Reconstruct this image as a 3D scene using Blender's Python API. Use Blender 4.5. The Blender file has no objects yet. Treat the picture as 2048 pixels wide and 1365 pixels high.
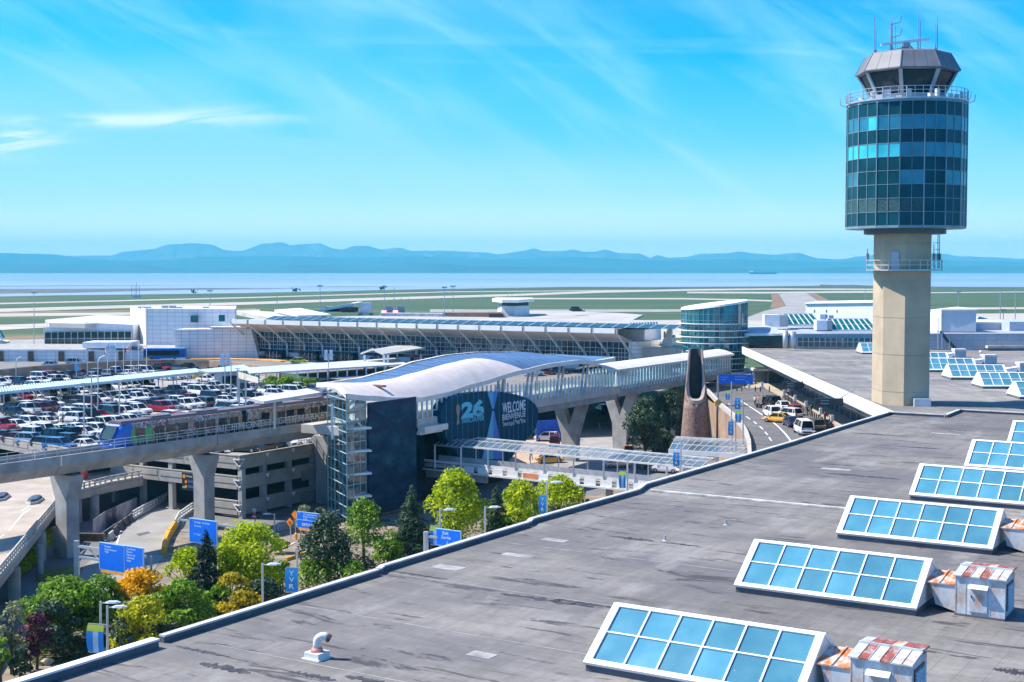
import bpy, bmesh, math, random
import numpy as np
from mathutils import Vector, Matrix, Euler
random.seed(7)
S = bpy.context.scene
COL = S.collection
R = math.radians
# ------------------------------------------------------------------ camera
F, CX, CY, HOR, H = 2700.0, 1024.0, 682.5, 541.0, 32.0
PITCH = math.atan((CY - HOR) / F)
cp, sp = math.cos(PITCH), math.sin(PITCH)
cd = bpy.data.cameras.new('camera'); cam = bpy.data.objects.new('camera', cd); COL.objects.link(cam)
cam.location = (0, 0, H); cam.rotation_euler = (math.pi/2 - PITCH, 0, 0)
cd.sensor_width = 36.0; cd.lens = F / 2048 * 36.0; cd.clip_start = 0.5; cd.clip_end = 80000
S.camera = cam
# ------------------------------------------------------------------ light
SUN_AZ, SUN_EL = R(-80), R(50)
SUNV = Vector((math.sin(SUN_AZ)*math.cos(SUN_EL), math.cos(SUN_AZ)*math.cos(SUN_EL), math.sin(SUN_EL)))
sl = bpy.data.lights.new('sun', 'SUN'); sl.energy = 5.0; sl.angle = R(0.5); sl.color = (1.0, 0.90, 0.78)
so = bpy.data.objects.new('sun', sl); COL.objects.link(so)
so.rotation_euler = SUNV.to_track_quat('Z', 'Y').to_euler(); so.location = (-60, 10, 120)
S.view_settings.view_transform = 'Standard'; S.view_settings.look = 'None'
S.view_settings.exposure = 0.78; S.view_settings.gamma = 1.0
S.cycles.use_denoising = True
S.cycles.max_bounces = 6; S.cycles.diffuse_bounces = 3; S.cycles.glossy_bounces = 3
S.cycles.transmission_bounces = 4; S.cycles.transparent_max_bounces = 12
wd = bpy.data.worlds.new('World'); S.world = wd; wd.use_nodes = True
def N(nt, t, **k):
    n = nt.nodes.new(t)
    for a, b in k.items():
        if a.startswith('i_'): n.inputs[int(a[2:]) if a[2:].isdigit() else a[2:]].default_value = b
        else: setattr(n, a, b)
    return n
def sky_world():
    nt = wd.node_tree; nt.nodes.clear(); L = nt.links.new
    def math_(op, a, b=None):
        n = N(nt, 'ShaderNodeMath', operation=op)
        for i, v in enumerate((a, b)):
            if v is None: continue
            if isinstance(v, (int, float)): n.inputs[i].default_value = v
            else: L(v, n.inputs[i])
        return n.outputs[0]
    sky = N(nt, 'ShaderNodeTexSky', sky_type='NISHITA', sun_disc=False, sun_elevation=SUN_EL, sun_rotation=SUN_AZ,
            air_density=1.0, dust_density=0.6, ozone_density=2.0)
    hs = N(nt, 'ShaderNodeVectorMath', operation='MULTIPLY'); L(sky.outputs[0], hs.inputs[0])
    tcz = N(nt, 'ShaderNodeTexCoord'); sz = N(nt, 'ShaderNodeSeparateXYZ'); L(tcz.outputs['Generated'], sz.inputs[0])
    tr_ = N(nt, 'ShaderNodeMapRange'); L(sz.outputs[2], tr_.inputs[0]); tr_.inputs[1].default_value = 0.15; tr_.inputs[2].default_value = 0.4
    tm = N(nt, 'ShaderNodeMix', data_type='RGBA'); L(tr_.outputs[0], tm.inputs[0]); tm.inputs[6].default_value = (0.0, 0.60, 1.30, 1); tm.inputs[7].default_value = (0.33, 0.60, 0.96, 1)
    L(tm.outputs[2], hs.inputs[1])
    tc = N(nt, 'ShaderNodeTexCoord'); sx = N(nt, 'ShaderNodeSeparateXYZ'); L(tc.outputs['Generated'], sx.inputs[0])
    yy = math_('MAXIMUM', math_('ABSOLUTE', sx.outputs[1]), 0.15)
    a = math_('DIVIDE', sx.outputs[0], yy); e = math_('DIVIDE', sx.outputs[2], yy)
    def streak(rot, sxx, syy, scale, lo, hi, seed, det=6.0, dist=0.6):
        c = N(nt, 'ShaderNodeCombineXYZ'); L(a, c.inputs[0]); L(e, c.inputs[1]); c.inputs[2].default_value = seed
        m = N(nt, 'ShaderNodeMapping'); m.inputs['Rotation'].default_value = (0, 0, R(rot)); m.inputs['Scale'].default_value = (sxx, syy, 1)
        # rotate first, then stretch
        m2 = N(nt, 'ShaderNodeMapping'); m2.inputs['Rotation'].default_value = (0, 0, R(rot)); L(c.outputs[0], m2.inputs[0])
        m.inputs['Rotation'].default_value = (0, 0, 0); L(m2.outputs[0], m.inputs[0])
        n = N(nt, 'ShaderNodeTexNoise'); n.inputs['Scale'].default_value = scale; n.inputs['Detail'].default_value = det
        n.inputs['Roughness'].default_value = 0.55; n.inputs['Distortion'].default_value = dist; L(m.outputs[0], n.inputs[0])
        r = N(nt, 'ShaderNodeMapRange', interpolation_type='SMOOTHSTEP'); r.inputs[1].default_value = lo; r.inputs[2].default_value = hi
        L(n.outputs[0], r.inputs[0]); return r.outputs[0]
    s1 = streak(32, 2.0, 9.0, 2.2, 0.45, 0.78, 3.1)
    s2 = streak(3, 1.2, 14.0, 2.0, 0.52, 0.75, 11.7)
    s3 = streak(20, 1.5, 4.0, 1.8, 0.38, 0.72, 23.0, 3.0)
    low = N(nt, 'ShaderNodeMapRange', interpolation_type='SMOOTHSTEP'); L(e, low.inputs[0])
    low.inputs[1].default_value = 0.19; low.inputs[2].default_value = 0.055; 
    f = math_('ADD', math_('MULTIPLY', s1, 0.52), math_('ADD', math_('MULTIPLY', s2, 0.30), math_('MULTIPLY', s3, 0.42)))
    f = math_('ADD', f, math_('MULTIPLY', low.outputs[0], 0.62))
    def wisp(a0, aw, e0, ew, amt):
        u_ = math_('POWER', math_('ABSOLUTE', math_('DIVIDE', math_('SUBTRACT', a, a0), aw)), 2); v_ = math_('POWER', math_('ABSOLUTE', math_('DIVIDE', math_('SUBTRACT', e, e0), ew)), 2)
        return math_('MULTIPLY', math_('POWER', 2.718, math_('MULTIPLY', math_('ADD', u_, v_), -1.0)), amt)
    wn = streak(-4, 3.0, 16.0, 3.0, 0.36, 0.66, 5.0, 7.0, 1.5)
    ws = math_('ADD', wisp(-.31, .09, .110, .0045, 1.0), math_('ADD', wisp(-.37, .035, .096, .011, 1.2), wisp(-.215, .05, .114, .006, .6)))
    wf = math_('MINIMUM', math_('MULTIPLY', wn, ws), .85)
    f = math_('MAXIMUM', math_('MINIMUM', math_('MULTIPLY', math_('SUBTRACT', f, 0.10), 1.2), 0.92), 0.0)
    up = N(nt, 'ShaderNodeMapRange'); L(sx.outputs[2], up.inputs[0]); up.inputs[1].default_value = 0.2; up.inputs[2].default_value = 0.5
    up.inputs[3].default_value = 1.0; up.inputs[4].default_value = 0.25
    f = math_('MULTIPLY', f, up.outputs[0])
    w2_ = N(nt, 'ShaderNodeMapRange'); L(sx.outputs[1], w2_.inputs[0]); w2_.inputs[1].default_value = -.3; w2_.inputs[2].default_value = .3; w2_.inputs[3].default_value = .25
    f = math_('MULTIPLY', f, w2_.outputs[0])
    mx = N(nt, 'ShaderNodeMix', data_type='RGBA'); L(f, mx.inputs[0]); L(hs.outputs[0], mx.inputs[6]); mx.inputs[7].default_value = (1.75, 3.95, 4.8, 1)
    hb = N(nt, 'ShaderNodeMapRange', interpolation_type='SMOOTHSTEP'); L(e, hb.inputs[0]); hb.inputs[1].default_value = 0.105; hb.inputs[2].default_value = 0.005; hb.inputs[4].default_value = .9
    west = N(nt, 'ShaderNodeMapRange', interpolation_type='SMOOTHSTEP'); L(sx.outputs[1], west.inputs[0]); west.inputs[1].default_value = -.2; west.inputs[2].default_value = .3; hbw = math_('MULTIPLY', hb.outputs[0], west.outputs[0])
    mh = N(nt, 'ShaderNodeMix', data_type='RGBA'); L(hbw, mh.inputs[0]); L(mx.outputs[2], mh.inputs[6]); mh.inputs[7].default_value = (4.9, 6.2, 7.2, 1)
    h2 = N(nt, 'ShaderNodeMapRange', interpolation_type='SMOOTHSTEP'); L(e, h2.inputs[0]); h2.inputs[1].default_value = 0.06; h2.inputs[2].default_value = 0.0
    m2_ = N(nt, 'ShaderNodeMix', data_type='RGBA'); L(math_('MULTIPLY', h2.outputs[0], west.outputs[0]), m2_.inputs[0]); L(mh.outputs[2], m2_.inputs[6]); m2_.inputs[7].default_value = (8.6, 7.9, 10.5, 1)
    bg = N(nt, 'ShaderNodeBackground'); bg.inputs[1].default_value = 0.13; m3_ = N(nt, 'ShaderNodeMix', data_type='RGBA'); L(wf, m3_.inputs[0]); L(m2_.outputs[2], m3_.inputs[6]); m3_.inputs[7].default_value = (4.6, 5.4, 5.6, 1); L(m3_.outputs[2], bg.inputs[0])
    o = N(nt, 'ShaderNodeOutputWorld'); L(bg.outputs[0], o.inputs[0])
sky_world()
# ------------------------------------------------------------------ geometry helpers
def ray(px, py):
    a = (px - CX) / F; b = (CY - py) / F
    return a, cp + b*sp, -sp + b*cp
def P(px, py, z):                       # survey: the point of height z seen at that spot of the photograph
    x, y, w = ray(px, py); t = (z - H) / w
    return Vector((x*t, y*t, z))
def PD(px, py, d):                      # the same at distance d
    x, y, w = ray(px, py); t = d / y
    return Vector((x*t, d, H + w*t))
TH = R(31.8)
U = Vector((math.sin(TH), math.cos(TH), 0)); W = Vector((math.cos(TH), -math.sin(TH), 0)); Z = Vector((0, 0, 1))
V = Vector
ORG = {}
def tag(o, label=None, cat=None, group=None, kind=None):
    if label: o['label'] = label
    if cat: o['category'] = cat
    if group: o['group'] = group
    if kind: o['kind'] = kind
    return o
def thing(name, label, cat, loc=(0, 0, 0), group=None, rz=0.0):
    o = bpy.data.objects.new(name, None); COL.objects.link(o); o.location = loc; o.rotation_euler = (0, 0, rz)
    o.empty_display_size = 0.3; ORG[o.name] = V(loc); return tag(o, label, cat, group)
def dup(o, loc=None, rz=None, label=None, group=None, parent=None):
    c = o.copy(); COL.objects.link(c)
    if parent is not None: c.parent = parent
    if loc is not None: c.location = loc
    if rz is not None: c.rotation_euler = (0, 0, rz)
    if label: c['label'] = label
    if group: c['group'] = group
    for ch in list(o.children): dup(ch, parent=c)
    return c
class MB:
    def __init__(s): s.v = []; s.f = []; s.mi = []; s.cur = 0; s.sm = []; s.smooth = False
    def add(s, pts): i = len(s.v); s.v.extend(tuple(p) for p in pts); return i
    def face(s, idx): s.f.append(tuple(idx)); s.mi.append(s.cur); s.sm.append(s.smooth)
    def poly(s, pts): i = s.add(pts); s.face(range(i, i+len(pts))); return s
    def obox(s, o, a, b, c):
        o, a, b, c = V(o), V(a), V(b), V(c)
        if a.cross(b).dot(c) < 0: a, b = b, a
        i = s.add([o, o+a, o+a+b, o+b, o+c, o+a+c, o+a+b+c, o+b+c])
        for q in ((0,3,2,1),(4,5,6,7),(0,1,5,4),(1,2,6,5),(2,3,7,6),(3,0,4,7)): s.face([i+k for k in q])
        return s
    def box(s, c, size, rz=0.0):            # centre of the bottom face
        x = V((math.cos(rz), math.sin(rz), 0)); y = V((-math.sin(rz), math.cos(rz), 0))
        return s.obox(V(c) - x*size[0]/2 - y*size[1]/2, x*size[0], y*size[1], Z*size[2])
    def bar(s, p, q, w, h, up=Z):           # rectangular bar from p to q
        p, q = V(p), V(q); d = q-p; a = d.cross(V(up))
        if a.length < 1e-6: a = V((1, 0, 0))
        a.normalize(); b = a.cross(d).normalized()
        return s.obox(p - a*w/2 - b*h/2, a*w, b*h, d)
    def prism(s, pts, ext):
        pts = [V(p) for p in pts]; ext = V(ext); n = len(pts)
        nrm = sum(((pts[i]-pts[0]).cross(pts[i+1]-pts[0]) for i in range(1, n-1)), V())
        if nrm.dot(ext) < 0: pts.reverse()
        i = s.add(pts + [p+ext for p in pts])
        s.face([i+k for k in reversed(range(n))]); s.face([i+n+k for k in range(n)])
        for k in range(n): j = (k+1) % n; s.face([i+k, i+j, i+n+j, i+n+k])
        return s
    def loft(s, rings, closed=True, caps=True):
        n = len(rings[0]); base = [s.add(r) for r in rings]
        for a, b in zip(base, base[1:]):
            for k in range(n if closed else n-1):
                j = (k+1) % n; s.face([a+k, a+j, b+j, b+k])
        if caps and closed:
            s.face([base[0]+k for k in reversed(range(n))]); s.face([base[-1]+k for k in range(n)])
        return s
    def cone(s, p, q, r0, r1=None, n=10, caps=True):
        p, q = V(p), V(q); r1 = r0 if r1 is None else r1; d = (q-p).normalized()
        a = d.cross(Z if abs(d.z) < 0.9 else V((1, 0, 0))).normalized(); b = d.cross(a)
        ring = lambda c, r: [c + a*(r*math.cos(2*math.pi*k/n)) + b*(r*math.sin(2*math.pi*k/n)) for k in range(n)]
        return s.loft([ring(p, r0), ring(q, r1)], caps=caps)
    def tube(s, pts, r, n=6):
        pts = [V(p) for p in pts]; rings = []; pa = None
        for i, p in enumerate(pts):
            d = (pts[min(i+1, len(pts)-1)] - pts[max(i-1, 0)]).normalized()
            a = d.cross(Z if abs(d.z) < 0.95 else V((1, 0, 0))).normalized()
            if pa is not None and a.dot(pa) < 0: a = -a
            pa = a; b = d.cross(a); rr = r[i] if isinstance(r, (list, tuple)) else r
            rings.append([p + a*(rr*math.cos(2*math.pi*k/n)) + b*(rr*math.sin(2*math.pi*k/n)) for k in range(n)])
        return s.loft(rings)
    def ball(s, c, r, n=10, m=6, sc=(1, 1, 1)):
        c = V(c); rings = []
        for j in range(1, m):
            t = math.pi*j/m
            rings.append([c + V((r*sc[0]*math.sin(t)*math.cos(2*math.pi*k/n), r*sc[1]*math.sin(t)*math.sin(2*math.pi*k/n), -r*sc[2]*math.cos(t))) for k in range(n)])
        return s.loft(rings)
    def grid(s, rows):
        b = [s.add(r) for r in rows]; n = len(rows[0])
        for a, c in zip(b, b[1:]):
            for k in range(n-1): s.face([a+k, a+k+1, c+k+1, c+k])
        return s
    def wall(s, path, h, t):                # vertical slab that follows a polyline
        path = [V(p) for p in path]; L_, R_ = [], []
        for i, p in enumerate(path):
            d = (path[min(i+1, len(path)-1)] - path[max(i-1, 0)]); d.z = 0; d.normalize(); nn = V((-d.y, d.x, 0))*t/2
            L_.append(p+nn); R_.append(p-nn)
        hh = h if isinstance(h, (list, tuple)) else [h]*len(path)
        return s.loft([[l, r, r+Z*k, l+Z*k] for l, r, k in zip(L_, R_, hh)])
    def build(s, name, mats, parent=None, label=None, local=False):
        me = bpy.data.meshes.new(name); o = None
        vs = np.array(s.v, dtype=np.float64).reshape(-1, 3)
        if not isinstance(mats, (list, tuple)): mats = [mats]
        org = V((0, 0, 0))
        if not local:
            if parent is not None:
                r = parent
                while r.parent: r = r.parent
                org = ORG.get(r.name, V((0, 0, 0)))
            else:
                org = V(((vs[:, 0].min()+vs[:, 0].max())/2, (vs[:, 1].min()+vs[:, 1].max())/2, vs[:, 2].min()))
        me.from_pydata((vs - np.array(org)).tolist(), [], s.f)
        for m in mats: me.materials.append(m)
        me.polygons.foreach_set('material_index', s.mi)
        me.polygons.foreach_set('use_smooth', s.sm)
        me.update()
        o = bpy.data.objects.new(name, me); COL.objects.link(o)
        if parent is not None: o.parent = parent
        elif not local: o.location = org
        if label: o['label'] = label
        return o
def struct(mb, name, mats): return tag(mb.build(name, mats), kind='structure')
# ------------------------------------------------------------------ materials
MATS = {}
def mat(name, col, rough=0.6, metal=0.0, var=0.10, scale=0.6, spec=0.5, bump=0.0, stain=None, stain_scale=0.3, stain_amt=0.5, coords='pos', stretch=None, stain_lo=0.5):
    if name in MATS: return MATS[name]
    m = bpy.data.materials.new(name); m.use_nodes = True; nt = m.node_tree; L = nt.links.new
    b = nt.nodes['Principled BSDF']; b.inputs['Roughness'].default_value = rough; b.inputs['Metallic'].default_value = metal
    b.inputs['Specular IOR Level'].default_value = spec
    if coords == 'pos': vec = N(nt, 'ShaderNodeNewGeometry').outputs['Position']
    else: vec = N(nt, 'ShaderNodeTexCoord').outputs['Object']
    if stretch:
        mp = N(nt, 'ShaderNodeMapping'); mp.inputs['Scale'].default_value = stretch; L(vec, mp.inputs[0]); vec = mp.outputs[0]
    n = N(nt, 'ShaderNodeTexNoise'); n.inputs['Scale'].default_value = scale; n.inputs['Detail'].default_value = 5.0; L(vec, n.inputs[0])
    r = N(nt, 'ShaderNodeMapRange'); r.inputs[1].default_value = 0.3; r.inputs[2].default_value = 0.7
    r.inputs[3].default_value = 1-var*1.6; r.inputs[4].default_value = 1+var*1.6; L(n.outputs[0], r.inputs[0])
    mx = N(nt, 'ShaderNodeMix', data_type='RGBA', blend_type='MULTIPLY'); mx.inputs[0].default_value = 1.0
    mx.inputs[6].default_value = (*col, 1); L(r.outputs[0], mx.inputs[7]); out = mx.outputs[2]
    if stain:
        n2 = N(nt, 'ShaderNodeTexNoise'); n2.inputs['Scale'].default_value = stain_scale; n2.inputs['Detail'].default_value = 8.0
        n2.inputs['Roughness'].default_value = 0.7; L(vec, n2.inputs[0])
        r2 = N(nt, 'ShaderNodeMapRange'); r2.inputs[1].default_value = stain_lo; r2.inputs[2].default_value = stain_lo+.18; r2.inputs[4].default_value = stain_amt; L(n2.outputs[0], r2.inputs[0])
        m2 = N(nt, 'ShaderNodeMix', data_type='RGBA'); L(r2.outputs[0], m2.inputs[0]); L(out, m2.inputs[6]); m2.inputs[7].default_value = (*stain, 1); out = m2.outputs[2]
    L(out, b.inputs['Base Color'])
    if bump:
        bp = N(nt, 'ShaderNodeBump'); bp.inputs['Strength'].default_value = bump; L(n.outputs[0], bp.inputs['Height']); L(bp.outputs[0], b.inputs['Normal'])
    MATS[name] = m; return m
def tiles(name, col, line, axis, tw, th, mortar=0.04, rough=0.5, var=0.08, offset=0.0, metal=0.0, floor=False, axis2=None):
    """panels on a wall that runs along axis (or on a floor)"""
    if name in MATS: return MATS[name]
    m = bpy.data.materials.new(name); m.use_nodes = True; nt = m.node_tree; L = nt.links.new
    b = nt.nodes['Principled BSDF']; b.inputs['Roughness'].default_value = rough; b.inputs['Metallic'].default_value = metal
    g = N(nt, 'ShaderNodeNewGeometry').outputs['Position']
    d = N(nt, 'ShaderNodeVectorMath', operation='DOT_PRODUCT'); L(g, d.inputs[0]); d.inputs[1].default_value = tuple(axis)
    c = N(nt, 'ShaderNodeCombineXYZ'); L(d.outputs['Value'], c.inputs[0])
    if floor:
        d2 = N(nt, 'ShaderNodeVectorMath', operation='DOT_PRODUCT'); L(g, d2.inputs[0]); d2.inputs[1].default_value = tuple(axis2); L(d2.outputs['Value'], c.inputs[1])
    else:
        sx = N(nt, 'ShaderNodeSeparateXYZ'); L(g, sx.inputs[0]); L(sx.outputs[2], c.inputs[1])
    br = N(nt, 'ShaderNodeTexBrick', offset=offset); br.inputs['Scale'].default_value = 1.0
    br.inputs['Brick Width'].default_value = tw; br.inputs['Row Height'].default_value = th; br.inputs['Mortar Size'].default_value = mortar
    br.inputs['Color1'].default_value = (*[x*(1-var) for x in col], 1); br.inputs['Color2'].default_value = (*[min(1, x*(1+var)) for x in col], 1)
    br.inputs['Mortar'].default_value = (*line, 1); L(c.outputs[0], br.inputs[0])
    n = N(nt, 'ShaderNodeTexNoise'); n.inputs['Scale'].default_value = 0.4; n.inputs['Detail'].default_value = 6; L(g, n.inputs[0])
    r = N(nt, 'ShaderNodeMapRange'); r.inputs[1].default_value = 0.3; r.inputs[2].default_value = 0.7; r.inputs[3].default_value = 1-var; r.inputs[4].default_value = 1+var; L(n.outputs[0], r.inputs[0])
    mx = N(nt, 'ShaderNodeMix', data_type='RGBA', blend_type='MULTIPLY'); mx.inputs[0].default_value = 1.0
    L(br.outputs[0], mx.inputs[6]); L(r.outputs[0], mx.inputs[7]); L(mx.outputs[2], b.inputs['Base Color'])
    MATS[name] = m; return m
# ------------------------------------------------------------------ setting: ground, airfield, sea, mountains
def ground_mat():
    m = bpy.data.materials.new('airfield_grass'); m.use_nodes = True; nt = m.node_tree; L = nt.links.new
    b = nt.nodes['Principled BSDF']; b.inputs['Roughness'].default_value = 0.9
    g = N(nt, 'ShaderNodeNewGeometry').outputs['Position']
    mp = N(nt, 'ShaderNodeMapping'); mp.inputs['Scale'].default_value = (0.004, 0.02, 1); L(g, mp.inputs[0])
    n = N(nt, 'ShaderNodeTexNoise'); n.inputs['Scale'].default_value = 1.0; n.inputs['Detail'].default_value = 8; n.inputs['Roughness'].default_value = 0.65; L(mp.outputs[0], n.inputs[0])
    cr = N(nt, 'ShaderNodeValToRGB'); e = cr.color_ramp
    e.elements[0].position = 0.32; e.elements[0].color = (0.024, 0.062, 0.018, 1)
    e.elements[1].position = 0.72; e.elements[1].color = (0.12, 0.125, 0.045, 1)
    k = e.elements.new(0.52); k.color = (0.042, 0.088, 0.026, 1)
    L(n.outputs[0], cr.inputs[0])
    n2 = N(nt, 'ShaderNodeTexNoise'); n2.inputs['Scale'].default_value = 0.9; n2.inputs['Detail'].default_value = 6; L(g, n2.inputs[0])
    mx = N(nt, 'ShaderNodeMix', data_type='RGBA', blend_type='OVERLAY'); mx.inputs[0].default_value = 0.5; L(cr.outputs[0], mx.inputs[6]); L(n2.outputs[0], mx.inputs[7])
    L(mx.outputs[2], b.inputs['Base Color']); return m
coast = [(-700, 596), (0, 593.5), (110, 591), (300, 589), (480, 586.5), (640, 583.5), (760, 580.5), (1000, 576.5), (1150, 574), (1300, 574.5), (1500, 573.5), (1620, 572), (1700, 570), (1740, 571.5), (1900, 574), (2048, 574.5), (2800, 575)]
mb = MB(); cps = [P(x, y, 0.0) for x, y in coast]
mb.poly([V((-1500, -40, 0)), V((2600, -40, 0))] + [cps[-1]] + list(reversed(cps[:-1])))
mb.prism([V((-1500, -40, -3)), V((2600, -40, -3)), V((1800, 1500, -3)), V((-900, 1400, -3))], Z*1.5)
mb = MB(); mb.poly([V((-1500, -40, 0)), V((2600, -40, 0))] + [cps[-1]] + list(reversed(cps[:-1])))
struct(mb, 'ground', ground_mat())
sea = bpy.data.materials.new('sea_water'); sea.use_nodes = True
def sea_mat():
    nt = sea.node_tree; L = nt.links.new; b = nt.nodes['Principled BSDF']
    b.inputs['Roughness'].default_value = 0.32; b.inputs['IOR'].default_value = 1.33
    g = N(nt, 'ShaderNodeNewGeometry').outputs['Position']
    mp = N(nt, 'ShaderNodeMapping'); mp.inputs['Scale'].default_value = (0.0003, 0.0011, 1); L(g, mp.inputs[0])
    n = N(nt, 'ShaderNodeTexNoise'); n.inputs['Scale'].default_value = 1.0; n.inputs['Detail'].default_value = 5; L(mp.outputs[0], n.inputs[0])
    cr = N(nt, 'ShaderNodeValToRGB'); cr.color_ramp.elements[0].position = 0.35; cr.color_ramp.elements[0].color = (0.22, 0.30, 0.46, 1)
    cr.color_ramp.elements[1].position = 0.65; cr.color_ramp.elements[1].color = (0.34, 0.40, 0.53, 1); L(n.outputs[0], cr.inputs[0]); L(cr.outputs[0], b.inputs['Base Color'])
    n2 = N(nt, 'ShaderNodeTexNoise'); n2.inputs['Scale'].default_value = 0.02; n2.inputs['Detail'].default_value = 6; L(g, n2.inputs[0])
    bp = N(nt, 'ShaderNodeBump'); bp.inputs['Strength'].default_value = 0.6; bp.inputs['Distance'].default_value = 8; L(n2.outputs[0], bp.inputs['Height']); L(bp.outputs[0], b.inputs['Normal'])
sea_mat()
mb = MB(); mb.poly([V((-16000, 1000, -0.8)), V((16000, 1000, -0.8)), V((19500, 26800, -0.8)), V((-19500, 26800, -0.8))]); struct(mb, 'sea', sea)
mud = mat('mud_flat', (0.10, 0.105, 0.11), 0.8, var=0.25, scale=0.01)
def flat(name, pts, z, m):
    mb = MB(); mb.poly([P(x, y, z) for x, y in pts]); return struct(mb, name, m)
flat('tidal_flat', [(-600, 579), (0, 578.3), (250, 577.5), (420, 576.5), (520, 577), (606, 577.2), (540, 578.6), (380, 580), (250, 583), (130, 586), (0, 587.5), (-600, 589)], -0.6, mud)
flat('sand_bar', [(-500, 573), (0, 572), (200, 570.8), (470, 570), (250, 571.7), (0, 573.4), (-500, 575)], -0.62, mat('mud_bar', (0.13, 0.15, 0.18), 0.7, var=0.2, scale=0.01))
flat('sand_bar', [(560, 574), (700, 573.2), (840, 573.8), (700, 574.6)], -0.62, MATS['mud_bar'])
con = mat('runway_concrete', (0.42, 0.39, 0.34), 0.85, var=0.10, scale=0.05, stretch=(0.2, 1, 1))
asp = mat('taxiway_asphalt', (0.30, 0.29, 0.28), 0.85, var=0.12, scale=0.05)
dry = mat('dry_grass', (0.20, 0.15, 0.07), 0.95, var=0.25, scale=0.05)
def strip(name, top, th, z, m):
    """a long paved strip: its far edge and its thickness towards the viewer"""
    mb = MB(); a = [P(x, y, z) for x, y in top]; b = [P(x, y + (th if not isinstance(th, (list, tuple)) else th[i]), z) for i, (x, y) in enumerate(top)]
    mb.grid([b, a]); return struct(mb, name, m)
strip('taxiway', [(-700, 621), (0, 606.3), (512, 594.2), (890, 583.4), (1150, 581.5), (1300, 580)], [3, 2.6, 2.2, 1.6, 1.3, 1.2], .10, con)
strip('dry_verge', [(-700, 634), (0, 624), (260, 620.5), (512, 617)], [3.5, 3.4, 3, 2.5], .08, dry)
strip('runway', [(-700, 631), (0, 617.7), (262, 610.5), (512, 604), (762, 595.5), (1024, 588.5), (1200, 582), (1374, 578.5), (1536, 577), (1760, 578)], [7.5, 6.5, 5.8, 5.2, 4.8, 4.2, 4, 3.5, 3, 2.6], .12, con)
strip('taxiway', [(-700, 640), (0, 627.5), (300, 624.5), (520, 619.5)], [8, 6.5, 5, 3.5], .14, con)
strip('taxiway', [(-700, 664), (0, 650), (100, 647), (262, 642)], [13, 10.5, 8, 6], .14, con)
strip('apron', [(-700, 690), (0, 680), (100, 678), (300, 674)], [40, 40, 38, 36], .14, asp)
strip('dry_verge', [(-400, 678), (0, 672), (100, 670)], [8, 8, 8], .12, dry)
strip('taxiway', [(1000, 597.5), (1071, 596.3), (1364, 596.5), (1489, 599), (1560, 601.5)], [3, 2.8, 2.6, 2.6, 2.6], .16, con)
strip('taxiway', [(1374, 584), (1536, 584.3), (1660, 583), (1760, 582.5)], [3, 3.2, 3.4, 3.6], .18, con)
strip('taxiway', [(1860, 585), (2048, 583.5), (2500, 581)], [1.8, 1.6, 1.6], .18, con)
strip('taxiway', [(860, 619), (1061, 619.6), (1364, 619), (1489, 617.5)], [6, 5.6, 5, 4], .2, asp)
strip('apron', [(780, 634), (1269, 641), (1400, 640), (1560, 638), (1760, 628), (2048, 630), (2500, 634)], [40, 36, 36, 36, 38, 36, 36], .22, con)
flat('taxiway', [(1557, 588), (1613, 586.5), (1630, 598), (1652, 611), (1700, 622), (1760, 640), (1480, 640), (1530, 622), (1572, 612)], .24, asp)
flat('dry_verge', [(1542, 589), (1556, 588.5), (1571, 612), (1540, 618), (1545, 604)], .2, mat('brown_soil', (0.22, 0.13, 0.075), 0.95, var=0.2, scale=0.05))
flat('dry_verge', [(1614, 587), (1630, 587), (1652, 598), (1662, 607), (1646, 607), (1630, 597)], .26, MATS['brown_soil'])
strip('taxiway', [(1900, 615.5), (2048, 615), (2500, 613)], [4, 4, 4], .2, con)
strip('taxiway', [(1900, 628), (2048, 627), (2500, 626)], [3, 3, 3], .25, con)
strip('dry_verge', [(1640, 569.5), (1700, 571.5), (1750, 574), (2048, 575.5)], [4, 3.5, 2, 1.4], .15, mat('shore_scrub', (0.07, 0.075, 0.06), 0.95, var=0.25, scale=0.02))
strip('shore_scrub', [(800, 582), (1000, 577.8), (1150, 575.5), (1330, 576), (1500, 575.5), (1640, 572)], [2, 1.6, 1.5, 1.5, 1.8, 3], .3, MATS['shore_scrub'])
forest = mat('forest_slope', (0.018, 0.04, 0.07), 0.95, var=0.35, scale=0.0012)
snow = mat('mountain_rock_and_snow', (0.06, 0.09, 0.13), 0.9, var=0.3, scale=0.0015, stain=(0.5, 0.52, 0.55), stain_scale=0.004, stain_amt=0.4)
def ridge(name, prof, d, depth, m, rough, seed):
    rnd = random.Random(seed); mb = MB(); rows = []; xs = []
    for (x0, y0), (x1, y1) in zip(prof, prof[1:]):
        k = max(1, int(abs(x1-x0)/9))
        for i in range(k):
            f = i/k; xs.append((x0+(x1-x0)*f, y0+(y1-y0)*(3*f*f-2*f*f*f)))
    top, f1, f2, f3, bk = [], [], [], [], []
    for x, y in xs:
        t = PD(x, y + rnd.uniform(-rough, rough), d)
        if t.z < 1: t.z = 1
        top.append(t); dirx = V((t.x, t.y, 0)).normalized()
        b = 0.6 + 0.5*rnd.random()
        f1.append(V((t.x, t.y, 0)) - dirx*depth*0.35*b + Z*t.z*(0.55+0.1*rnd.random()))
        f2.append(V((t.x, t.y, 0)) - dirx*depth*0.7*b + Z*t.z*(0.25+0.1*rnd.random()))
        f3.append(V((t.x, t.y, 0)) - dirx*depth*1.15 - Z*2)
        bk.append(V((t.x, t.y, 0)) + dirx*depth - Z*2)
    mb.smooth = True; mb.grid([f3, f2, f1, top, bk]); return struct(mb, name, m)
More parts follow.
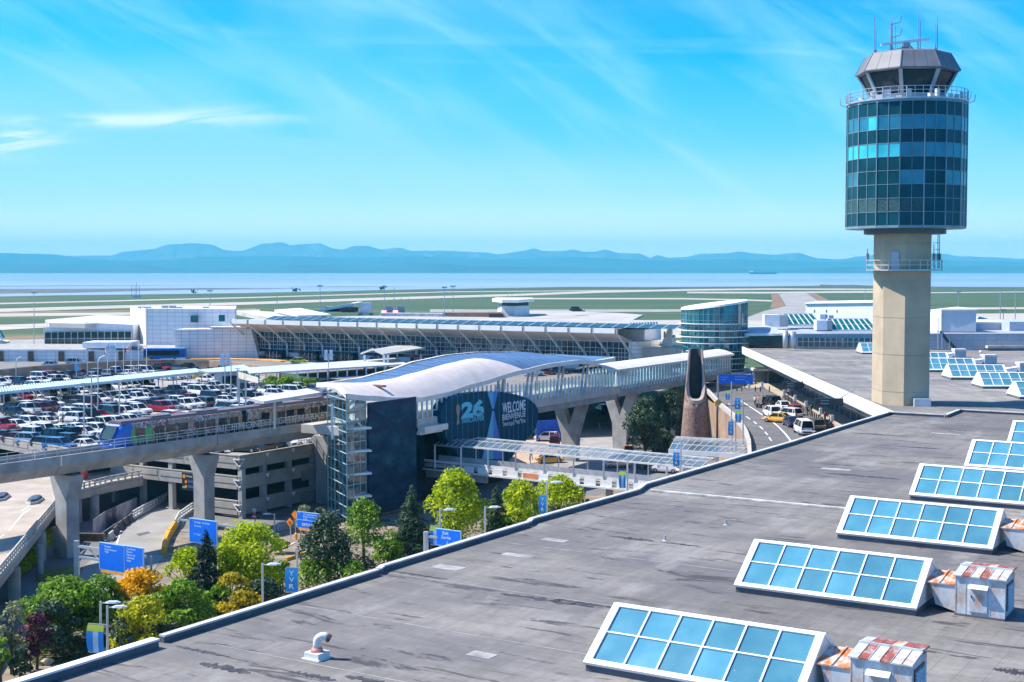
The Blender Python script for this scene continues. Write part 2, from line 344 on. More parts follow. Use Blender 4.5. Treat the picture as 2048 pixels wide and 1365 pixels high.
far = [(-600, 505), (-200, 512), (0, 506), (60, 508), (110, 511.5), (160, 512), (220, 511), (250, 503.5), (300, 499), (340, 489), (390, 487), (420, 489), (455, 501), (480, 502), (530, 487.5), (565, 485), (580, 491), (610, 488.5), (640, 487), (665, 497), (685, 499), (712, 491.5), (735, 492), (760, 499), (795, 495.5), (825, 502), (890, 502), (960, 504.5), (995, 508.5), (1024, 505.5), (1050, 501), (1068, 497), (1085, 502), (1130, 502), (1147, 499), (1165, 504), (1190, 504), (1210, 499.5), (1235, 506), (1280, 507.5), (1300, 516), (1315, 510), (1335, 515.5), (1375, 514.5), (1400, 508), (1450, 507), (1480, 503), (1515, 508), (1550, 510), (1590, 505.5), (1640, 517), (1680, 519), (1720, 513), (1760, 509), (1880, 507), (1925, 513), (1990, 515), (2048, 518), (2400, 514), (2700, 520)]
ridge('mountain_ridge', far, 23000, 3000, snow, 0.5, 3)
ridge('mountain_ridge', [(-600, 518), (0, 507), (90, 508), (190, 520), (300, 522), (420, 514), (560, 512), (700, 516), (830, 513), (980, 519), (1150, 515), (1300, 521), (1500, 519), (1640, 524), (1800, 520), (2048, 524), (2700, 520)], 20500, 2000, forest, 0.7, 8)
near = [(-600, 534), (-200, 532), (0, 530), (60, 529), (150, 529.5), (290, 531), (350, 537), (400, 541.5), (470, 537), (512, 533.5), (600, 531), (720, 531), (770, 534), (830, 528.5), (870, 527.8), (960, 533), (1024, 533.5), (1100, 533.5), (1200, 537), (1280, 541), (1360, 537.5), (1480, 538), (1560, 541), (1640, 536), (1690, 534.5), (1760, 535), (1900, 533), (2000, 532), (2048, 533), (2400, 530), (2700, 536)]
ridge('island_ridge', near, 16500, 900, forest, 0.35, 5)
# ------------------------------------------------------------------ the air
hz = bpy.data.materials.new('haze_air'); hz.use_nodes = True
def haze():
    nt = hz.node_tree; nt.nodes.clear(); o = N(nt, 'ShaderNodeOutputMaterial'); v = N(nt, 'ShaderNodeVolumePrincipled')
    v.inputs['Density'].default_value = 6.8e-5; v.inputs['Color'].default_value = (0.15, 0.76, 1.0, 1); v.inputs['Anisotropy'].default_value = 0.0
    nt.links.new(v.outputs[0], o.inputs['Volume'])
    mb = MB(); mb.obox((-21000, -300, -3.2), (42000, 0, 0), (0, 27500, 0), (0, 0, 600)); tag(mb.build('haze', hz), kind='stuff')
haze()
# ------------------------------------------------------------------ shared materials
white = mat('white_paint', (0.78, 0.78, 0.77), 0.45, var=0.05)
white_dirty = mat('weathered_white_metal', (0.66, 0.66, 0.64), 0.5, var=0.08, stain=(0.35, 0.33, 0.30), stain_amt=0.35, stain_scale=0.8)
greymetal = mat('grey_steel', (0.34, 0.36, 0.38), 0.45, metal=0.3, var=0.08)
darkmetal = mat('dark_steel', (0.05, 0.055, 0.065), 0.5, metal=0.2, var=0.1)
galv = mat('galvanised_steel', (0.50, 0.52, 0.54), 0.4, metal=0.5, var=0.06)
concrete = mat('concrete', (0.36, 0.355, 0.34), 0.85, var=0.14, scale=0.5, stain=(0.17, 0.17, 0.17), stain_scale=0.35, stain_amt=0.5)
concrete_lt = mat('pale_concrete', (0.47, 0.45, 0.41), 0.85, var=0.10, scale=0.6, stain=(0.26, 0.25, 0.23), stain_scale=0.5, stain_amt=0.4)
black = mat('black_rubber', (0.012, 0.012, 0.014), 0.7, var=0.1)
dark = mat('unlit_interior', (0.02, 0.022, 0.026), 0.9, var=0.2)
asphalt = mat('asphalt', (0.115, 0.115, 0.12), 0.9, var=0.12, scale=0.4, stain=(0.07, 0.07, 0.072), stain_scale=0.12, stain_amt=0.6)
yellow = mat('yellow_paint', (0.75, 0.38, 0.03), 0.6, var=0.08)
blue_sign = mat('blue_sign_face', (0.004, 0.16, 0.78), 0.45, var=0.03)
red = mat('red_paint', (0.45, 0.03, 0.03), 0.5, var=0.06)
linewhite = mat('road_marking_white', (0.7, 0.7, 0.68), 0.7, var=0.08)
def glass(name, col, rough=0.06, var=0.15, scale=0.5, spec=0.8):
    return mat(name, col, rough, var=var, scale=scale, spec=spec)
teal_glass = glass('teal_glass', (0.012, 0.075, 0.10))
dark_glass = glass('dark_glass', (0.010, 0.030, 0.045))
def along(p0, ax, px):
    """how far along ax from p0 the column px of the photograph is met"""
    x, y, w = ray(px, 640); r = x / y
    return (r*p0.y - p0.x) / (ax.x - r*ax.y)
def zat(p, py):
    return PD(CX, py, p.y).z
# ------------------------------------------------------------------ foreground terminal with its flat roof
ZR = 17.0
def roof_mat(name, a=U, b=W, base=0.18):
    m = bpy.data.materials.new(name); m.use_nodes = True; nt = m.node_tree; L = nt.links.new
    bs = nt.nodes['Principled BSDF']; bs.inputs['Roughness'].default_value = 0.85
    g = N(nt, 'ShaderNodeNewGeometry').outputs['Position']; c = N(nt, 'ShaderNodeCombineXYZ')
    for i, ax in enumerate((a, b)):
        d = N(nt, 'ShaderNodeVectorMath', operation='DOT_PRODUCT'); d.inputs[1].default_value = tuple(ax); L(g, d.inputs[0]); L(d.outputs['Value'], c.inputs[i])
    vec = c.outputs[0]
    def noise(sc, scale, det, lo, hi, a_, b_, rough=0.6, dist=0.0, off=(0, 0, 0)):
        mp = N(nt, 'ShaderNodeMapping'); mp.inputs['Scale'].default_value = sc; mp.inputs['Location'].default_value = off; L(vec, mp.inputs[0])
        n = N(nt, 'ShaderNodeTexNoise'); n.inputs['Scale'].default_value = scale; n.inputs['Detail'].default_value = det; n.inputs['Roughness'].default_value = rough; n.inputs['Distortion'].default_value = dist; L(mp.outputs[0], n.inputs[0])
        r = N(nt, 'ShaderNodeMapRange'); r.inputs[1].default_value = lo; r.inputs[2].default_value = hi; r.inputs[3].default_value = a_; r.inputs[4].default_value = b_; L(n.outputs[0], r.inputs[0]); return r.outputs[0]
    def mul(x, y):
        n = N(nt, 'ShaderNodeMath', operation='MULTIPLY'); L(x, n.inputs[0]); L(y, n.inputs[1]); return n.outputs[0]
    def bricks(w, h, mo, lo, shade, off=0.5):
        br = N(nt, 'ShaderNodeTexBrick', offset=off); br.inputs['Scale'].default_value = 1; br.inputs['Brick Width'].default_value = w; br.inputs['Row Height'].default_value = h
        br.inputs['Mortar Size'].default_value = mo; br.inputs['Mortar Smooth'].default_value = 0.3
        br.inputs['Color1'].default_value = (1-shade,)*3+(1,); br.inputs['Color2'].default_value = (1+shade,)*3+(1,); br.inputs['Mortar'].default_value = (lo,)*3+(1,)
        L(vec, br.inputs[0]); return br.outputs[0]
    f = mul(noise((1, 1, 1), 0.06, 6, 0.3, 0.7, 0.68, 1.3), noise((0.25, 2.0, 1), 0.5, 6, 0.3, 0.7, 0.86, 1.14))
    f = mul(f, noise((2.2, 0.22, 1), 0.5, 7, 0.3, 0.7, 0.80, 1.18, 0.7)); f = mul(f, noise((1, 1, 1), 3.0, 5, 0.25, 0.75, 0.86, 1.14))
    f = mul(f, bricks(9.0, 1.0, 0.03, 0.84, 0.06))
    # dark ponding stains drawn out across the fall, and pale repair patches
    st = noise((2.6, 0.45, 1), 0.42, 9, 0.57, 0.605, 0.0, 0.85, 0.72, 0.6, (3, 1.5, 0)); wet = noise((1, 0.5, 1), 0.09, 6, 0.46, 0.62, 0.0, 0.72, 0.65)
    pale = noise((0.6, 1.6, 1), 0.16, 7, 0.54, 0.66, 0.0, 0.5, 0.7, 0.3, (9, 4, 0))
    def mixc(fac, c1, col):
        n = N(nt, 'ShaderNodeMix', data_type='RGBA'); L(fac, n.inputs[0]); L(c1, n.inputs[6]); n.inputs[7].default_value = (*col, 1); return n.outputs[2]
    mx = N(nt, 'ShaderNodeMix', data_type='RGBA', blend_type='MULTIPLY'); mx.inputs[0].default_value = 1
    mx.inputs[6].default_value = (base*1.035, base*1.0, base*0.94, 1); L(f, mx.inputs[7])
    o = mixc(wet, mx.outputs[2], (base*0.5, base*0.5, base*0.56)); o = mixc(pale, o, (base*1.75, base*1.72, base*1.66)); o = mixc(st, o, (base*0.22, base*0.21, base*0.24))
    L(o, bs.inputs['Base Color']); return m
roofmat = roof_mat('bitumen_roof')
par = [(16,1361),(305,1277),(318,1269),(750,1137),(759,1130),(1052,1042),(1058,1036),(1270,978),(1285,967),(1443,922),(1578,883),(1689,849),(1777,823),(1889,829),(1917,818)]
pp = [P(x, y, 17.32) for x, y in par]
first = pp[0] - U*46
end = pp[-1] + W*70
bt = thing('terminal_building', 'low terminal building filling the foreground, grey flat bitumen roof behind a raised kerb', 'building', (25, 70, 0))
mb = MB(); outline = [first] + pp + [end, end - U*190]
mb.poly([V((p.x, p.y, ZR)) for p in reversed(outline)]); mb.build('roof', roofmat, bt)
mb = MB()
for a, b in zip(outline, outline[1:]): mb.poly([V((a.x, a.y, 0)), V((b.x, b.y, 0)), V((b.x, b.y, ZR-.01)), V((a.x, a.y, ZR-.01))])
mb.build('wall', concrete_lt, bt)
cop_grey = mat('coping_grey', (0.56, 0.55, 0.53), 0.6, var=0.12, scale=1.2, stain=(0.25, 0.25, 0.25), stain_scale=0.9, stain_amt=0.4)
cop_white = mat('coping_white', (0.74, 0.74, 0.73), 0.5, var=0.06)
up_face = mat('parapet_flashing', (0.10, 0.105, 0.12), 0.7, var=0.15, scale=0.8)
def parapet_piece(a, b, m, h=0.6, w=0.5):
    d = (b-a).normalized(); n = V((d.y, -d.x, 0))
    if n.dot(W) < 0 and abs(d.dot(U)) > 0.5: n = -n
    q = MB(); q.obox(V((a.x, a.y, ZR)) + n*.03, d*(b-a).length, n*(w-.08), Z*(h-.08)); q.cur = 1
    q.obox(V((a.x, a.y, ZR+h-.08)), d*(b-a).length, n*w, Z*.08)
    return q.build('parapet', [up_face, m], bt)
segs = [(first, pp[1], cop_white)] + [(pp[i], pp[i+1], cop_grey) for i in range(2, len(pp)-1)] + [(pp[-1], end, cop_grey)]
for a, b, m in segs:
    parapet_piece(a, b - (b-a).normalized()*.04, m, 0.38 if m is cop_white else 0.32, 0.45 if m is cop_white else 0.32)
q = MB(); j0 = P(1300, 983, ZR+.02); q.obox(j0, W*15.5, U*.35, Z*.10); q.build('expansion_joint', mat('joint_cover', (0.55, 0.54, 0.50), 0.6, var=0.2, scale=1.5, stain=(0.2, 0.18, 0.16), stain_scale=1.2, stain_amt=0.6), bt)
for (x, y, w_, l_) in ((1640, 938, .8, 2.2), (1860, 867, .8, 2.6), (1600, 862, .6, 1.4), (1000, 1110, .7, 1.8), (860, 1135, .9, 1.6), (930, 1310, .7, 1.1), (1450, 906, .5, 1.2), (1080, 1080, .7, 1.5)):
    q = MB(); q.obox(P(x, y, ZR+.006), W*l_, U*w_, Z*.006); q.build('repair_patch', mat('repair_sheet', (0.30, 0.30, 0.30), 0.8, var=0.2, scale=1.5), bt)
pond = mat('pond_stain', (0.045, 0.043, 0.048), 0.7, var=0.4, scale=2.5); rst = random.Random(21)
for x, y, l_, w_ in ((1000, 1187, 5, .34), (1105, 1198, 3.4, .26), (1215, 1072, 3.0, .36), (1320, 1084, 2.4, .24), (400, 1326, 2.6, .4), (690, 1352, 2.2, .3), (575, 1342, 2.4, .28), (1985, 1338, 1.4, .45), (1700, 866, 5.5, .4), (1800, 893, 3.5, .4), (1640, 946, 6, .45), (765, 1140, 4, .22), (350, 1292, 3, .2)):
    o = P(x, y, ZR+.005); n = 22; up_, lo_ = [], []
    for k in range(n+1): f = k/n; e = math.sin(math.pi*f)**.5; up_.append(o + W*(l_*f) + U*(w_*e*(.25+rst.random()))); lo_.append(o + W*(l_*f) - U*(w_*e*(.2+rst.random()*.9)))
    q = MB(); q.grid([lo_, up_]); q.build('pond_stain', pond, bt)
for x, y, l_ in ((610, 1214, 17), (770, 1146, 19), (940, 1077, 16), (1340, 1010, 11), (1480, 912, 18), (430, 1290, 12)):
    q = MB(); q.obox(P(x, y, ZR+.004), W*l_, U*.06, Z*.008); q.build('roof_seam', MATS['repair_sheet'], bt)
# ------------------------------------------------------------------ skylights on both roofs
sky_glass = bpy.data.materials.new('skylight_glass'); sky_glass.use_nodes = True
def _sg():
    nt = sky_glass.node_tree; L = nt.links.new; b = nt.nodes['Principled BSDF']
    b.inputs['Roughness'].default_value = 0.10; b.inputs['Specular IOR Level'].default_value = 0.8
    g = N(nt, 'ShaderNodeTexCoord').outputs['Object']; n = N(nt, 'ShaderNodeTexNoise'); n.inputs['Scale'].default_value = 0.8; n.inputs['Detail'].default_value = 7; L(g, n.inputs[0])
    cr = N(nt, 'ShaderNodeValToRGB'); cr.color_ramp.elements[0].position = 0.3; cr.color_ramp.elements[0].color = (0.03, 0.20, 0.30, 1)
    cr.color_ramp.elements[1].position = 0.75; cr.color_ramp.elements[1].color = (0.055, 0.27, 0.38, 1); L(n.outputs[0], cr.inputs[0])
    n2 = N(nt, 'ShaderNodeTexNoise'); n2.inputs['Scale'].default_value = 7.0; n2.inputs['Detail'].default_value = 3; L(g, n2.inputs[0])
    r = N(nt, 'ShaderNodeMapRange'); r.inputs[1].default_value = 0.73; r.inputs[2].default_value = 0.78; r.inputs[4].default_value = 0.7; L(n2.outputs[0], r.inputs[0])
    gi = N(nt, 'ShaderNodeNewGeometry'); hv = N(nt, 'ShaderNodeHueSaturation'); rv_ = N(nt, 'ShaderNodeMapRange'); L(gi.outputs['Random Per Island'], rv_.inputs[0]); rv_.inputs[3].default_value = .78; rv_.inputs[4].default_value = 1.18; L(rv_.outputs[0], hv.inputs['Value']); hv.inputs['Saturation'].default_value = .9; L(cr.outputs[0], hv.inputs['Color'])
    mx = N(nt, 'ShaderNodeMix', data_type='RGBA'); L(r.outputs[0], mx.inputs[0]); L(hv.outputs[0], mx.inputs[6]); mx.inputs[7].default_value = (0.45, 0.5, 0.5, 1); L(mx.outputs[2], b.inputs['Base Color'])
    r3 = N(nt, 'ShaderNodeMapRange'); r3.inputs[3].default_value = 0.06; r3.inputs[4].default_value = 0.3; L(n.outputs[0], r3.inputs[0]); L(r3.outputs[0], b.inputs['Roughness'])
_sg()
gable_pale = mat('gable_panel', (0.60, 0.66, 0.68), 0.4, var=0.05)
def make_skylight(label, group):
    t = thing('skylight', label, 'skylight', (0, 0, 0), group)
    Lx, B, hh = 8.45, 5.0, 1.72; X, Y = V((1, 0, 0)), V((0, 1, 0)); c = .30
    q = MB(); q.obox((.06, .06, 0), X*(Lx-.12), Y*(B-.12), Z*(c-.01)); q.build('kerb', up_face, t, local=True)
    for side in (0, 1):
        o = V((0, 0 if side == 0 else B, c)); sv = V((0, B/2 if side == 0 else -B/2, hh)); sl_ = sv.length; sd = sv.normalized(); nn = X.cross(sd)
        if nn.z < 0: nn = -nn
        f = MB(); bar_ = lambda a, l1, b, l2, k=.07: f.obox(o + a - nn*.06, l1, l2, nn*(.06+k))
        bw = .30
        f.obox(o - nn*.05, X*Lx, sd*.22, nn*.14); f.obox(o + sd*(sl_-.14) - nn*.05, X*Lx, sd*.14, nn*.13)
        f.obox(o + sd*.22 - nn*.05, X*bw, sd*(sl_-.36), nn*.137); f.obox(o + X*(Lx-bw) + sd*.22 - nn*.05, X*bw, sd*(sl_-.36), nn*.137)
        pw = (Lx-2*bw)/6
        for k in range(1, 6): f.obox(o + X*(bw+pw*k-.035) + sd*.22 - nn*.02, X*.07, sd*(sl_-.36), nn*.09)
        for k in range(6): f.obox(o + X*(bw+pw*k+.035) + sd*(sl_*.53-.03) - nn*.02, X*(pw-.07), sd*.06, nn*.085)
        fo = f.build('frame', white, t, local=True)
        g = MB()
        for k in range(6):
            for j in range(2): g.obox(o + X*(bw+pw*k) + sd*(.1+(sl_-.2)*.5*j) - nn*.03, X*pw*.999, sd*(sl_-.2)*.499, nn*.035)
        g.build('glazing', sky_glass, fo, local=True)
    for x in (0.02, Lx-.08):
        g = MB(); g.prism([V((x, .08, c)), V((x, B-.08, c)), V((x, B/2, c+hh-.08))], X*.06); g.build('gable_panel', gable_pale, t, local=True)
    return t
rz_w = -TH                                  # local x along W, local y along U
sk_px = [(1167, 1343), (1468, 1185), (1672, 1078), (1818, 1000), (1928, 941)]
sk_lab = ['large white framed skylight nearest the camera, at the bottom edge beside the rusty unit',
          'skylight behind the nearest one, joined to the complete rust stained unit with a door',
          'third skylight from the front, its rusty duct cut by the right edge',
          'fourth skylight from the front on the foreground roof, five columns of panes in view',
          'smallest skylight of the front row with a gable tip just behind it']
SK0 = make_skylight(sk_lab[0], 'skylights in a row on the foreground roof')
SK = []
for i, (x, y) in enumerate(sk_px):
    o = SK0 if i == 0 else dup(SK0)
    p = P(x, y, ZR); o.location = p; o.rotation_euler = (0, 0, rz_w); o['label'] = sk_lab[i]; SK.append(o)
p6 = SK[4].location + (SK[4].location - SK[3].location)
o = dup(SK0, p6, rz_w, 'skylight at the far end of the front row, only a gable tip in view')
# ------------------------------------------------------------------ rusty ventilation units
rust_mat = mat('rusty_panel', (0.52, 0.55, 0.56), 0.6, var=0.08, scale=1.5, stain=(0.40, 0.13, 0.03), stain_scale=1.1, stain_amt=0.9, coords='obj')
rust_top = mat('rust_roof_sheet', (0.62, 0.62, 0.60), 0.6, var=0.08, scale=1.2, stain=(0.50, 0.15, 0.02), stain_scale=2.4, stain_amt=1.0, coords='obj', stretch=(1.6, .7, 1), stain_lo=.40)
rust_red = mat('red_rust_sheet', (0.26, 0.07, 0.05), 0.7, var=0.25, scale=2.5, stain=(0.5, 0.5, 0.5), stain_scale=2.2, stain_amt=0.7, coords='obj')
unit_side = mat('unit_blue_grey', (0.50, 0.57, 0.62), 0.5, var=0.06, scale=1.0, stain=(0.40, 0.19, 0.06), stain_scale=1.5, stain_amt=0.75, coords='obj', stretch=(1, 1, .45), stain_lo=.46)
def make_unit(label, group):
    t = thing('ventilation_unit', label, 'ventilation unit', (0, 0, 0), group); X, Y = V((1, 0, 0)), V((0, 1, 0))
    # duct from the skylight (local x 0) to the house at x 1.15
    q = MB(); q.prism([V((.0, .35, 1.25)), V((0.25, .35, .30)), V((1.15, .35, .06)), V((1.15, .35, 1.2))], Y*1.6); q.build('duct', unit_side, t, local=True)
    q = MB(); q.obox((-.25, .30, 1.22), X*1.4, Y*1.7 + Z*.22, Z*.05)
    for k in range(3): q.obox((-.25 + .64*k, .29, 1.275), X*.05, Y*1.7+Z*.22, Z*.05)
    q.build('duct_cover', rust_top, t, local=True)
    x0, x1, D, hh = 1.15, 3.25, 2.1, 1.75
    q = MB(); q.obox((x0, 0, 0), X*(x1-x0), Y*D, Z*.10); q.cur = 1; q.obox((x0+.03, .03, .10), X*(x1-x0-.06), Y*(D-.06), Z*(hh-.1))
    for k in (.0, .42, 1.45, 2.06): q.obox((x0+.02+k, .015, .1), X*.03, Y*.02, Z*(hh-.1))
    h = q.build('housing', [up_face, unit_side], t, local=True)
    q = MB()
    for k in range(6):
        q.cur = (0, 1, 0, 1, 0, 2)[k] if k < 5 else 0
        q.obox((x0-.06+.372*k, -.08, hh), X*.352, Y*1.25 + Z*.16, Z*.05)
        q.cur = (0, 1, 1, 2, 1, 1)[k]; q.obox((x0-.06+.372*k, 1.23, hh+.2), X*.352, Y*.95 - Z*.05, Z*.06)
        q.cur = 0; q.obox((x0-.06+.372*k+.352, -.08, hh+.0), X*.02, Y*1.25+Z*.16, Z*.08)
    q.obox((x0-.06, 1.17, hh+.12), X*2.23, Y*.06, Z*.17)
    q.build('roof', [unit_side, rust_red, rust_top], t, local=True)
    q = MB(); q.obox((x0+.62, -.02, .25), X*.75, Y*.05, Z*1.05); q.obox((x0+.70, -.045, .85), X*.05, Y*.03, Z*.10)
    d = q.build('door', unit_side, t, local=True)
    q = MB(); q.prism([V((x0+.60, .02, 1.32)), V((x0+.60, -.26, 1.30)), V((x0+.60, .02, 1.45))], X*.82); q.build('hood', white_dirty, d, local=True)
    q = MB(); q.obox((x0+.695, -.075, .86), X*.04, Y*.03, Z*.12); q.build('handle', darkmetal, d, local=True)
    q = MB(); q.obox((x1-.02, .45, .35), X*.03, Y*1.25, Z*1.15)
    for k in range(9): q.cur = 1; q.obox((x1+.01, .5, .42+.115*k), X*.06-Z*.04, Y*1.15, Z*.03)
    q.build('louvre', [darkmetal, unit_side], t, local=True)
    return t
u_lab = ['rusty roofed vent house at the bottom edge beside the nearest skylight', 'complete pale vent house with a door, rust streaks and side louvres', 'vent unit cut by the right edge beside the third skylight, orange duct top showing']
UN0 = make_unit(u_lab[0], 'ventilation houses beside the skylights')
for i, lab in enumerate(u_lab):
    o = UN0 if i == 0 else dup(UN0)
    o.location = SK[i].location + W*8.62 + U*1.15; o.rotation_euler = (0, 0, rz_w); o['label'] = lab
# gooseneck vent
vp = P(634, 1317, ZR); vt = thing('roof_vent', 'white gooseneck vent pipe with a reddish base on the empty foreground roof', 'vent', vp, rz=0)
q = MB(); q.box(V((0, 0, 0)), (.86, .86, .05), -TH); q.box(V((0, 0, .05)), (.70, .70, .22), -TH); q.build('base', white_dirty, vt, local=True)
q = MB(); q.smooth = True; q.cone((0, 0, .27), (0, 0, .42), .26, .20, 14); q.build('collar', mat('red_primer', (0.55, 0.22, 0.17), 0.6, var=0.3, scale=6, coords='obj'), vt, local=True)
q = MB(); q.smooth = True; pts = [V((0, 0, .36)), V((0, 0, .55))] + [V((.28-.28*math.cos(a), -.02*a, .62+.26*math.sin(a))) for a in [i*R(100)/7 for i in range(1, 8)]] + [V((.46, -.06, .82))]
q.tube(pts, .155, 12); pb = q.build('pipe', mat('pipe_grey', (0.62, 0.62, 0.62), 0.4, var=0.1, scale=5, coords='obj'), vt, local=True)
q = MB(); q.cone((.43, -.055, .825), (.52, -.07, .78), .175, .165, 14, caps=False); q.cone((.47, -.06, .805), (.471, -.0601, .8045), .15, .15, 14); q.build('mouth', mat('rusty_rim', (0.20, 0.09, 0.06), 0.8, var=0.3, scale=8), vt, local=True)
for x, y, lab in ((1452, 1050, 'tiny pipe stub on the foreground roof left of the third skylight'), (1330, 1082, 'tiny drain dome on the stained patch of the foreground roof')):
    q = MB(); p = P(x, y, ZR); q.cone(p, p + Z*.3, .07, .07, 8); q.cone(p+Z*.0, p+Z*.05, .18, .1, 8); tag(q.build('roof_drain', galv), lab, 'roof vent')
# ------------------------------------------------------------------ control tower
TC = V((47.0, 162, 0)); tv = V((TC.x, TC.y, 0)).normalized(); tr = V((tv.y, -tv.x, 0))
def tpt(ang, r, z): a = R(ang); return V((TC.x, TC.y, z)) + (-tv)*(r*math.cos(a)) + tr*(r*math.sin(a))
def tl(x, q, z): return V((TC.x, TC.y, z)) + tr*x - tv*q
tw = thing('control_tower', 'tall airport control tower with dark glass drum on a tan concrete shaft', 'control tower', TC)
shaft_poly = [(.15, 3.4), (-2.33, 2.08), (-3.62, -2.14), (-2.3, -3.6), (2.2, -3.5), (3.12, -2.1), (2.95, 1.65)]
towerc = mat('tower_concrete', (0.46, 0.375, 0.26), 0.85, var=0.10, scale=0.25, stain=(0.33, 0.27, 0.19), stain_scale=0.35, stain_amt=0.5)
q = MB(); zs = [0, 4.4, 8.8, 13.2, 17.6, 22.0, 26.4, 30.8, 35.2, 36.5]
for z0, z1 in zip(zs, zs[1:]):
    q.loft([[tl(x, y, z0+.0) for x, y in shaft_poly], [tl(x, y, z1-.06) for x, y in shaft_poly]])
    q.loft([[tl(x*.985, y*.985, z1-.06) for x, y in shaft_poly], [tl(x*.985, y*.985, z1) for x, y in shaft_poly]], caps=False)
q.build('shaft', towerc, tw)
q = MB(); ring = lambda r, z, n, o: [tpt(o + 360/n*k, r, z) for k in range(n)]
q.loft([ring(4.75, 36.3, 16, 0), ring(4.75, 37.0, 16, 0)]); q.build('underside_collar', mat('collar_dark', (0.10, 0.13, 0.15), 0.6), tw)
ang0 = 5.7 - 11.25; RD = 6.97; zb, zt = 37.0, 51.5; NR = 9; rh = (zt-zb-.3)/NR
q = MB(); q.loft([ring(RD-.12, zb, 16, ang0), ring(RD-.12, zt, 16, ang0)]); q.cur = 1
q.loft([ring(RD+.02, zt-.15, 16, ang0), ring(RD+.02, zt+.12, 16, ang0)]); q.loft([ring(RD+.02, zb-.1, 16, ang0), ring(RD+.02, zb+.15, 16, ang0)])
tg1 = mat('tower_spandrel', (0.004, 0.055, 0.078), 0.3, var=0.2, scale=0.35, spec=0.25); tg2 = glass('tower_window', (0.03, 0.17, 0.25), 0.08); tg3 = glass('tower_window_cyan', (0.05, 0.50, 0.58), 0.2)
tgm = mat('tower_mullion', (0.20, 0.30, 0.34), 0.5, metal=0.2)
q.build('drum', [dark, tgm], tw)
panels = MB(); mull = MB(); rndt = random.Random(11); perf = mat('perforated_panel', (0.02, 0.085, 0.095), 0.7, var=0.4, scale=6)
for k in range(16):
    a0, a1 = ang0+22.5*k, ang0+22.5*(k+1); mid = ((a0+a1)/2+180) % 360 - 180; vis = abs(mid) < 95
    p0, p1 = tpt(a0, RD-.1, 0), tpt(a1, RD-.1, 0); d = p1-p0; nrm = ((p0+p1)/2 - TC); nrm.z = 0; nrm.normalize()
    mull.obox(p0 - nrm*.02 - d.normalized()*.05 + Z*(zb+.15), d.normalized()*.10, nrm*.16, Z*(zt-zb-.3))
    mull.obox(p0 + d*.5 - d.normalized()*.03 + Z*(zb+.15), d.normalized()*.06, nrm*.12, Z*(zt-zb-.3))
    for r_ in range(NR):
        z0 = zt - .15 - rh*(r_+1)
        mull.obox(p0 + d.normalized()*.05 + Z*(z0-.03) , d - d.normalized()*.1, nrm*.10, Z*.06)
        for h_ in range(2):
            o_ = p0 + d*(.5*h_) + Z*(z0+.03) + d.normalized()*.05; ex = d*.5 - d.normalized()*.09
            is_win = r_ in (1, 3) or (r_ == 5 and -80 < mid < -40) or (r_ == 5 and -5 < mid < 15) or (r_ == 5 and 45 < mid < 75)
            if is_win and vis:
                g = MB(); g.obox(o_, ex, nrm*.06, Z*(rh-.06))
                cyan_pane = (r_ == 3 and mid < -5) or (r_ == 1 and -45 < mid < -30 and h_ == 1)  # these panes take the brighter cyan colour
                g.build('window', tg3 if cyan_pane else tg2, tw)
            else:
                panels.cur = 1 if (r_ == 7 and mid < 8) else 0
                panels.obox(o_, ex, nrm*.06, Z*(rh-.06))
panels.build('spandrel_panel', [tg1, perf], tw); mull.build('mullion', tgm, tw)
# gallery with railing
q = MB(); q.loft([ring(7.1, 51.62, 32, 0), ring(7.1, 51.8, 32, 0)]); q.build('gallery_floor', galv, tw)
q = MB()
for k in range(48):
    a = 7.5*k; q.cone(tpt(a, 6.95, 51.8), tpt(a, 6.95, 53.05), .035 if k % 3 else .07, n=5)
    for z in (52.2, 52.6, 53.05): q.bar(tpt(a, 6.95, z), tpt(a+7.5, 6.95, z), .06, .06)
q.build('railing', galv, tw)
q = MB()
for k, (a, s) in enumerate(((-52, .5), (-20, .9), (-13, .5), (2, .5), (24, .6), (31, .5), (48, .5), (-36, .5), (58, .5), (70, .5))):
    p = tpt(a, 6.5, 51.8); q.box(p, (s, s*.7, .45 + .5*(k % 2)), R(a))
q.build('gallery_equipment', white_dirty, tw)
for a, lab in ((-63, 0), (-84, 0), (66, 0), (84, 0)):
    q = MB(); p = tpt(a, 7.15, 51.6); q.tube([p, p + tr*(.5 if a > 0 else -.5) + Z*.15, p + tr*(.6 if a > 0 else -.6) + Z*.9], .05, 5); q.build('bracket', galv, tw)
# cab
oa = -52.5
q = MB(); q.loft([ring(4.5, 51.8, 8, oa), ring(4.5, 52.6, 8, oa)]); q.build('cab_base', mat('cab_grey', (0.36, 0.38, 0.42), 0.5, var=0.08), tw)
q = MB(); q.loft([ring(4.0, 52.5, 8, oa), ring(5.0, 54.9, 8, oa)]); q.loft([ring(5.6, 55.08, 8, oa), ring(5.6, 55.13, 8, oa)]); q.build('cab_interior', dark, tw)
q = MB(); q.loft([ring(4.15, 52.6, 8, oa), ring(5.55, 55.2, 8, oa)], caps=False); q.build('cab_glazing', mat('cab_glass', (0.010, 0.035, 0.05), 0.15, spec=.22), tw)
q = MB()
for k in range(8): q.bar(tpt(oa+45*k, 4.25, 52.6), tpt(oa+45*k, 5.7, 55.2), .42, .22, tpt(oa+45*k, 1, 0)-TC)
q.build('cab_pillar', MATS['cab_grey'], tw)
cabroof = mat('cab_roof_metal', (0.16, 0.175, 0.205), 0.6, metal=0.0, var=0.12, scale=0.4, stain=(0.22, 0.22, 0.24), stain_scale=0.6, stain_amt=0.4)
q = MB(); q.loft([ring(5.5, 55.15, 8, oa), ring(6.1, 55.3, 8, oa), ring(6.1, 55.42, 8, oa), ring(4.95, 57.45, 8, oa), ring(4.6, 57.62, 8, oa)])
